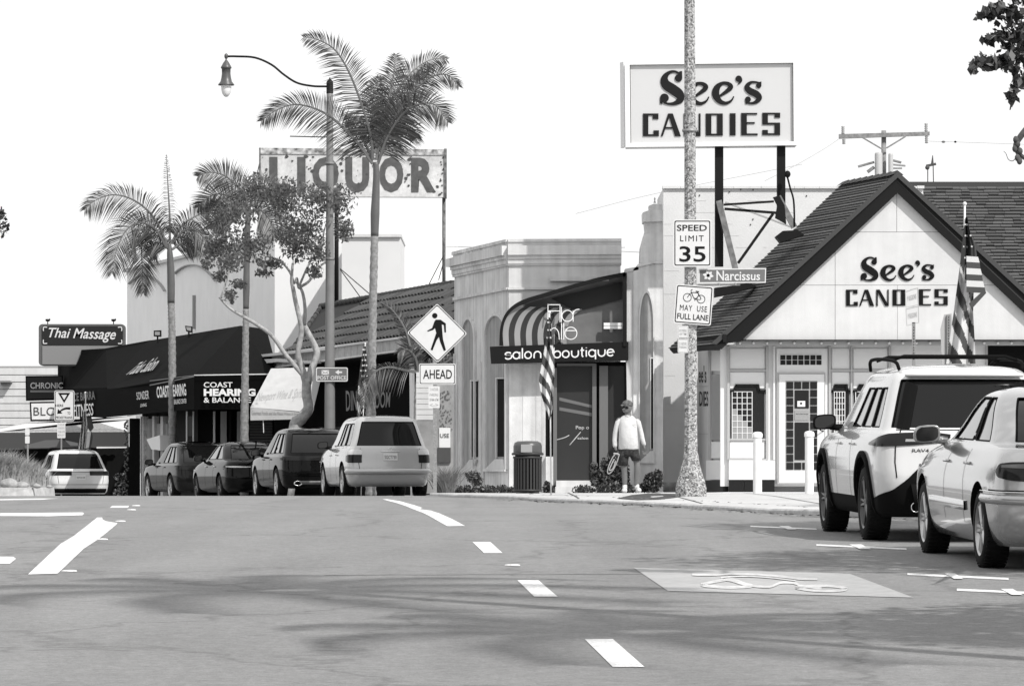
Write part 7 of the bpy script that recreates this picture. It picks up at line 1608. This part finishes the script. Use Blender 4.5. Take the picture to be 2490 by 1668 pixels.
# near tree at the top right corner; its trunk stands on the pavement outside the picture
BIG = [mat('broad_leaf_dark', .03, .45, spec=.4), mat('broad_leaf_mid', .055, .4, spec=.45), mat('broad_leaf_pale', .11, .4, spec=.45)]
def kerb_tree(x, y, label, h, rad, n, size, extra=()):
    z = gz(y) + .13; t = thing('kerb_tree', label, 'tree', (x, y, z)); tb = MB(); tb.tube(catmull([(x, y, z), (x + .1, y, z + 1.2), (x - .1, y, z + 2.4), (x + .1, y + .1, z + h * .6)], 4), list(np.linspace(.2, .12, 13)), 10)
    for a in range(6): an = a * 1.05; tb.tube(catmull([(x, y, z + h * .42), (x + rad * .4 * math.cos(an), y + rad * .4 * math.sin(an), z + h * .62), (x + rad * .75 * math.cos(an), y + rad * .75 * math.sin(an), z + h * .8)], 4), list(np.linspace(.09, .03, 9)), 7)
    for c, r, b in extra:
        if b: tb.tube(catmull([(x - rad * .3, y, z + h * .6)] + [Vector(q) for q in b], 5), list(np.linspace(.07, .022, 5 * len(b) + 1)), 7)
    tb.build('trunk', M_BARK, t); cs = [(x + rad * .55 * math.cos(a), y + rad * .6 * math.sin(a), z + h * (.78 + .08 * math.sin(a * 2))) for a in np.linspace(0, 5.6, 8)] + [(x, y, z + h * .9)] + [c for c, r, b in extra]
    rs = [(rad * .45, rad * .5, h * .15)] * 8 + [(rad * .6, rad * .6, h * .16)] + [r for c, r, b in extra]
    mixleaves('crown', n, cs, rs, size, t, mats=BIG, droop=.4, aspect=1.7, surf=.5); return t
q = lambda x, y, dd=30.5: P(x, y, dd)
kt = kerb_tree(7.0, 31.5, 'near broad-leaved tree reaching into the top right corner', 6.4, 2.7, 5200, .16)
nb = MB()
lob = [(2455, 30, 55, 45), (2415, 25, 28, 18), (2480, 90, 55, 45), (2425, 90, 30, 18), (2400, 150, 36, 22), (2450, 150, 45, 30), (2480, 200, 26, 22), (2368, 165, 14, 12), (2385, 38, 12, 10), (2462, 232, 14, 18), (2395, 95, 14, 8), (2520, 120, 70, 90)]
for i in range(3): nb.cur = i; leaves(nb, (430, 360, 180)[i], [q(a, b) for a, b, c, e in lob], [(c * 30.5 / F, .2, e * 30.5 / F) for a, b, c, e in lob], .075, droop=.8, aspect=1.7, surf=.6)
nb.build('hanging_foliage', BIG, kt, fix=False)
nb = MB()
for path, r0 in (([(2640, -60), (2540, 60), (2470, 120), (2400, 150), (2362, 162)], .02), ([(2560, 20), (2480, 60), (2410, 30), (2384, 36)], .012), ([(2540, 60), (2490, 180), (2464, 235), (2456, 268)], .012), ([(2640, 100), (2540, 260), (2500, 310), (2480, 335), (2470, 355), (2478, 375), (2500, 390)], .035), ([(2470, 385), (2462, 392), (2452, 388), (2446, 374), (2440, 368)], .004)):
    w = catmull([q(a, b) for a, b in path], 5); nb.tube(w, list(np.linspace(r0, r0 * .45, len(w))), 6)
for a, b in ((2470, 340), (2474, 352), (2468, 362), (2480, 368), (2474, 384), (2479, 392)): nb.ball(q(a, b, 30.4), (.022, .02, .028), 7, 5)
nb.build('branch', mat('dark_bark', .07, .85, ns=20, na=.6), kt)
kerb_tree(8.0, 40.5, 'kerb tree outside the right edge shading the far parking bay', 6.8, 2.6, 5000, .2)
kerb_tree(7.4, 22.5, 'kerb tree outside the right edge nearest the camera', 6.4, 2.7, 5000, .2)
kerb_tree(9.6, 50.5, 'farthest kerb tree outside the right edge', 6.8, 2.6, 4000, .2)
def off_palm(x, y, h, label):
    z = gz(y) + .1; t = thing('palm_tree', label, 'palm', (x, y, z), 'palms beyond the right frame edge'); tb = MB(); tb.tube([(x, y, z), (x + .1, y, z + h * .5), (x, y, z + h)], [.17, .14, .11], 10); tb.build('trunk', M_PTR, t)
    for k in range(9):
        a = k * .698 + .2; mb = MB(); w = catmull([Vector((x, y, z + h)), Vector((x + .9 * math.cos(a), y + .9 * math.sin(a), z + h + .8)), Vector((x + 2.0 * math.cos(a), y + 2.0 * math.sin(a), z + h + .7)), Vector((x + 2.7 * math.cos(a), y + 2.7 * math.sin(a), z + h - .3))], 8); mb.tube(w, [.014] * len(w), 5)
        for i in range(2, len(w) - 1):
            T = (w[i + 1] - w[i]).normalized(); N = Vector((-math.sin(a), math.cos(a), 0))
            for s in (-1, 1):
                for e in (0, .33, .66):
                    p = w[i].lerp(w[i + 1], e); D = (T * .5 + N * s + Vector((0, 0, -.5))).normalized(); sd_ = T * .025; mb.add([p - sd_, p + sd_, p + D * .7], [[0, 1, 2]])
        mb.build('frond', M_FR_[1], t, fix=False)
off_palm(5.4, 22.0, 11.0, 'palm outside the right edge, its shadow crossing the lower left road'); off_palm(7.6, 17.5, 10.5, 'palm nearest the camera outside the right edge')
# median tree at the left, only leaf tips reach into the picture
t = thing('median_tree', 'tree whose leaf sprays just touch the left frame edge', 'tree', (-7.3, 40.0, gz(40))); tb = MB(); tb.tube(catmull([(-7.3, 40, gz(40)), (-7.2, 40, 1), (-6.6, 40, 2.2), (-5.5, 40, 2.4), (-5.0, 40, 2.5)], 4), list(np.linspace(.16, .012, 17)), 8); tb.build('trunk', M_BARK, t)
mb = MB()
for i in range(3): mb.cur = i; leaves(mb, (70, 50, 20)[i], [P(2, 520, 40), P(10, 560, 40), P(-6, 615, 40), P(-10, 540, 40)], [(.03, .1, .05), (.06, .12, .09), (.02, .05, .18), (.1, .2, .2)], .05, aspect=1.6)
for i in range(3): mb.cur = i; leaves(mb, 500, [(-6.9, 40, 3.4), (-6.4, 40, 2.9), (-7.8, 40.5, 3.0)], [(1.3, 1.5, .9), (.9, 1.2, .7), (1.2, 1.4, .8)], .16)
mb.build('crown', BIG, t, fix=False)

# ---------------------------------------------------------------- the man on the pavement
def skin(name, V, E, Rr, m, parent, root=0, sub=2):
    me = bpy.data.meshes.new('s'); me.from_pydata(V, E, []); o = bpy.data.objects.new('s', me); COL.objects.link(o); md = o.modifiers.new('k', 'SKIN'); md.use_smooth_shade = True
    for i, r in enumerate(Rr): me.skin_vertices[0].data[i].radius = r if hasattr(r, '__len__') else (r, r); me.skin_vertices[0].data[i].use_root = (i == root)
    sb_ = o.modifiers.new('s', 'SUBSURF'); sb_.levels = sub; sb_.render_levels = sub
    me2 = bpy.data.meshes.new_from_object(o.evaluated_get(bpy.context.evaluated_depsgraph_get())); bpy.data.objects.remove(o)
    mb = MB(); mb.add([tuple(v.co) for v in me2.vertices], [list(p.vertices) for p in me2.polygons], smooth=True); return mb
D = 76.0; KS = D / F / 5.805
def H(x, y, dy=0.0): p = P(1440 + x / 5.805, 950 + y / 5.805, D); return Vector((p.x, D + dy, p.z))
man = thing('person', 'man in white long-sleeved shirt, dark shorts, cap and sunglasses walking by the salon', 'person', Vector((H(560, 0).x, D, pave_z(D))))
man_dz = pave_z(D) - H(0, 1440).z
M_SKIN = mat('skin', .13, .55, ns=12, na=.08); M_SHIRT = mat('white_cotton', .52, .9, ns=5, na=.08, bump=1.0, bs=11); M_SHORT = mat('dark_checked_cotton', .018, .9, ns=28, na=.9); M_SHOE = mat('shoe_white', .6, .6, ns=24, na=.5); M_CAPM = mat('cap_camouflage', .09, .9, ns=26, na=.8); M_HAIR = mat('hair_dark', .03, .7)
V = [H(515, 810), H(510, 600), H(510, 430), H(508, 345, 0), H(500, 285, -.01), H(495, 215, -.01), H(365, 395), H(318, 590, .02), H(322, 790, -.02), H(345, 850, -.03), H(640, 395), H(700, 590, .02), H(728, 760, -.01), H(738, 830, -.02),
     H(435, 880), H(450, 1060, -.02), H(460, 1240, .02), H(462, 1370, .02), H(590, 880), H(635, 1040, -.03), H(628, 1200, .0), H(622, 1350, .02)]
E_ = [(0, 1), (1, 2), (2, 3), (3, 4), (4, 5), (2, 6), (6, 7), (7, 8), (8, 9), (2, 10), (10, 11), (11, 12), (12, 13), (0, 14), (14, 15), (15, 16), (16, 17), (0, 18), (18, 19), (19, 20), (20, 21)]
RR = [.07, .08, .06, .055, .06, .075, .04, .035, .03, (.035, .02), .04, .035, .03, (.035, .02), .06, .058, .056, .038, .06, .06, .058, .04]
b = skin('body', V, E_, RR, M_SKIN, man)
def fingers(mb, w, dirv, out, m_thumb):
    for k, (o, l) in enumerate(((-.026, .07), (-.009, .08), (.009, .075), (.026, .058))):
        a = w + out * o; mb.tube([a, a + dirv * l * .55 + Vector((0, -.012, 0)), a + dirv * l + Vector((0, .006, 0)) * 1], [.0095, .0085, .006], 6)
    mb.tube([w - dirv * .03 + m_thumb * .02, w - dirv * .01 + m_thumb * .045, w + dirv * .025 + m_thumb * .05], [.011, .01, .007], 6)
fingers(b, H(352, 872, -.03), Vector((.35, -.1, -.93)).normalized(), Vector((.93, .1, .35)), Vector((1, -.2, 0)).normalized()); fingers(b, H(738, 868, -.02), Vector((-.02, .1, -1)).normalized(), Vector((1, .3, 0)).normalized(), Vector((-1, -.2, 0)).normalized())
# face turned to the viewer's left
b.tube([H(462, 235, -.09), H(440, 262, -.115), H(452, 272, -.09)], [.012, .018, .008], 6); b.ball(H(545, 245, -.02), (.014, .02, .032), 7, 6); b.ball(H(492, 235, -.01), (.096, .11, .118), 16, 12); b.ball(H(478, 285, -.05), (.062, .06, .04), 10, 7)
for o_ in [b]: o_.v = [(x, y, z + man_dz) for x, y, z in o_.v]
bo = b.build('body', M_SKIN, man)
def lift(mb): mb.v = [(x, y, z + man_dz) for x, y, z in mb.v]; return mb
def loft(mb, rings, n=18):
    vs = []; mb.smooth = True
    for (cx, y, hw, ry, dy) in rings: c = H(cx, y, dy); hw *= .94; vs += [c + Vector((hw * KS * math.cos(a), ry * math.sin(a) + .008 * math.sin(a * 5 + y * .05), .006 * math.sin(a * 4 + y))) for a in [2 * math.pi * j / n for j in range(n)]]
    mb.add(vs, [[i * n + j, i * n + (j + 1) % n, (i + 1) * n + (j + 1) % n, (i + 1) * n + j] for i in range(len(rings) - 1) for j in range(n)] + [list(range(n)), [len(vs) - n + j for j in range(n)]])
sh = MB(); loft(sh, [(514, 826, 146, .15, 0), (513, 815, 152, .155, 0), (512, 760, 150, .165, -.01), (510, 690, 146, .17, -.02), (508, 600, 140, .165, -.02), (506, 520, 142, .15, -.01), (505, 450, 146, .135, 0), (504, 415, 140, .125, 0), (503, 388, 120, .11, 0), (502, 366, 88, .095, 0), (501, 348, 60, .08, 0)])
for rr_ in ([(392, 400, 34, .05, 0), (372, 430, 46, .07, 0), (345, 520, 43, .065, .01), (328, 600, 39, .055, .02), (320, 700, 36, .045, 0), (322, 770, 34, .04, -.02), (324, 796, 28, .034, -.02)], [(618, 400, 34, .05, 0), (640, 430, 46, .07, 0), (668, 520, 43, .065, .01), (690, 600, 39, .055, .02), (712, 690, 34, .045, 0), (728, 745, 32, .04, -.01), (732, 768, 26, .032, -.01)]): loft(sh, rr_, 12)
so_ = lift(sh).build('shirt', M_SHIRT, man)
st_ = MB(); loft(st_, [(513, 812, 146, .14, 0), (515, 850, 152, .15, 0), (517, 890, 150, .15, 0), (518, 930, 130, .13, 0)])
loft(st_, [(450, 860, 78, .13, 0), (445, 930, 80, .125, 0), (438, 1000, 76, .115, 0), (434, 1058, 72, .105, 0)], 14); loft(st_, [(588, 860, 78, .13, 0), (600, 920, 78, .125, -.01), (622, 985, 66, .105, -.02)], 14)
lift(st_).build('shorts', M_SHORT, man)
lg = MB(); lg.smooth = False
for k, x in enumerate((572, 586, 600, 616, 632)): lg.box(H(x, 478 + (k % 2) * 3, -.145), (.014, .004, .012))
setp(lift(lg).build('chest_print', M_GREYT, so_), kind='stuff')
cl_ = MB(); cl_.tube([H(455, 345, -.03), H(475, 362, -.09), H(502, 368, -.105), H(530, 362, -.09), H(552, 345, -.03)], .007, 5); lift(cl_).build('collar', mat('collar_grey', .2, .9), so_)
cp_ = MB(); c0 = H(498, 205, -.01); cp_.smooth = True
cp_.ball(c0, (.107, .118, .10), 16, 10); cp_.v = [(x, y, max(z, c0.z - .012)) for x, y, z in cp_.v]
cp_.add([], []); br = [H(545, 205, -.07), H(510, 214, -.12), H(455, 217, -.135), H(405, 218, -.12), H(400, 208, -.07), H(430, 196, -.03)]; cp_.smooth = False; cp_.hull8(br, [p + Vector((0, 0, .012)) for p in br]); lift(cp_).build('cap', M_CAPM, man)
sg = MB()
for x, dy in ((438, -.108), (488, -.118)): sg.ball(H(x, 240, dy), (.032, .014, .022), 10, 6)
sg.tube([H(425, 230, -.09), H(500, 230, -.115), H(545, 235, -.04)], .006, 5); lift(sg).build('sunglasses', M_SIGNI, man)
for x, y, dx in ((462, 1400, -8), (632, 1395, 22)):
    s1 = MB(); c = H(x, y); s1.ball(c + Vector((dx * KS, -.07, -.01)), (.052, .135, .048), 12, 8); s1.v = [(a, b_, max(z, H(0, 1438).z)) for a, b_, z in s1.v]; s1.tube([H(x, y - 10, .02), H(x, y - 75, .02)], [.045, .042], 9); lift(s1).build('shoe', M_SHOE, man)
lp = MB(); lp.tube(catmull([H(380, 905, -.07), H(345, 1010, -.08), H(290, 1120, -.08), H(235, 1170, -.08), H(215, 1140, -.08), H(240, 1040, -.08), H(300, 920, -.08), H(350, 885, -.07), H(380, 905, -.07)], 5), .011, 6); lp.tube(catmull([H(330, 990, -.1), H(290, 1100, -.1), H(240, 1120, -.1), H(265, 1050, -.1), H(310, 960, -.1)], 5), .012, 6); lp.tube([H(405, 915, -.06), H(350, 890, -.07), H(300, 885, -.08)], .018, 6)
single(lift(lp), 'strap', mat('strap_pale', .32, .7), 'pale looped strap hanging from the walking man\'s hand', 'strap')
0 if True else text('Surf', front(D - .16), (1537, 1029, 1548, 1033), M_GREYT, so_, off=0) if False else None
# ---------------------------------------------------------------- unseen street parts, added for the car bodies to mirror
M_FARW = mat('reflection_wall', .35, .9, grime=.3)
for i, (x, y, w, dp, h, lb) in enumerate(((-20, 8, 10, 16, 5.5, 'unseen grey shop added across the street for car reflections'), (-21, 28, 10, 18, 7.0, 'unseen taller shop added beside the grey one for car reflections'), (-22, -14, 11, 20, 4.5, 'unseen low shop added behind the camera for car reflections'))):
    t = thing('reflection_shop', lb, 'shop', (x, y, gz(max(y, 0))), 'unseen shops added for reflections'); z = gz(max(y, 0)) - .2
    m1 = MB(); m1.box((x, y, z + h / 2), (w, dp, h)); m1.build('wall', M_FARW, t)
    m1 = MB(); m1.box((x, y, z + h + .15), (w + .3, dp + .3, .3)); m1.build('roof', M_ROOFD, t)
    for k in range(4): m1 = MB(); m1.box((x + w / 2 + .02, y - dp / 2 + (k + .5) * dp / 4, z + 1.6), (.06, dp / 4 - .8, 2.2)); m1.build('shop_window', M_DGLASS, t)
    m1 = MB(); m1.box((x + w / 2 + .7, y, z + 3.1), (1.4, dp - .6, .25)); m1.build('awning', M_AWN, t)
mb = MB(); r2 = np.random.default_rng(3)  # tree mass behind the eye, added to darken reflections in the car tails
for i in range(3): mb.cur = i; leaves(mb, 3200, [(x, -42 - abs(x) * .1, 6 + (x * 7 % 3)) for x in range(-36, 40, 6)], [(4.6, 3, 7.5 + (x % 4) * .8) for x in range(-36, 40, 6)], 1.3, rng=r2)
setp(mb.build('reflection_trees', BIG, fix=False), 'unseen dark tree mass added behind the camera for car reflections', None, None, 'stuff')
for i, (y, z) in enumerate(((4, 5), (18, 5.4), (36, 5))):  # out-of-view trees added as dark shapes for the car paint
    t = thing('street_tree', ('nearest', 'second', 'third')[i] + ' round unseen tree added on the far pavement for car reflections', 'tree', (-13.2, y, gz(y)), 'unseen pavement trees added for reflections'); tb = MB(); tb.tube([(-13.2, y, gz(y)), (-13.1, y, gz(y) + 2), (-13.2, y, gz(y) + 4)], [.16, .13, .09], 9); tb.build('trunk', M_BARK, t)
    mixleaves('crown', 1500, [(-13.2, y, gz(y) + z), (-12.6, y + 1, gz(y) + z - .8), (-13.8, y - 1, gz(y) + z - .6)], [(2.2, 2.4, 1.7), (1.5, 1.5, 1.1), (1.5, 1.5, 1.2)], .3, t, mats=BIG)

for i, (x, y, h) in enumerate(((-19, 78, 6), (-23, 92, 7), (-26, 108, 7), (-29, 124, 8), (-33, 142, 8))):  # dark trees out of view, added to show in the car sides
    t = thing('street_tree', ('first', 'second', 'third', 'fourth', 'fifth')[i] + ' tall dark unseen tree added along the bend for car reflections', 'tree', (x, y, gz(y)), 'unseen bend trees added for reflections'); tb = MB(); tb.tube([(x, y, gz(y)), (x, y, gz(y) + 3), (x + .2, y, gz(y) + h)], [.25, .2, .1], 9); tb.build('trunk', M_BARK, t)
    mixleaves('crown', 1800, [(x, y, gz(y) + h), (x + 1, y - 1, gz(y) + h - 2), (x - 1, y + 1, gz(y) + h - 1.5)], [(3, 3, 3), (2.2, 2.2, 2.2), (2.4, 2.4, 2)], .4, t, mats=BIG)
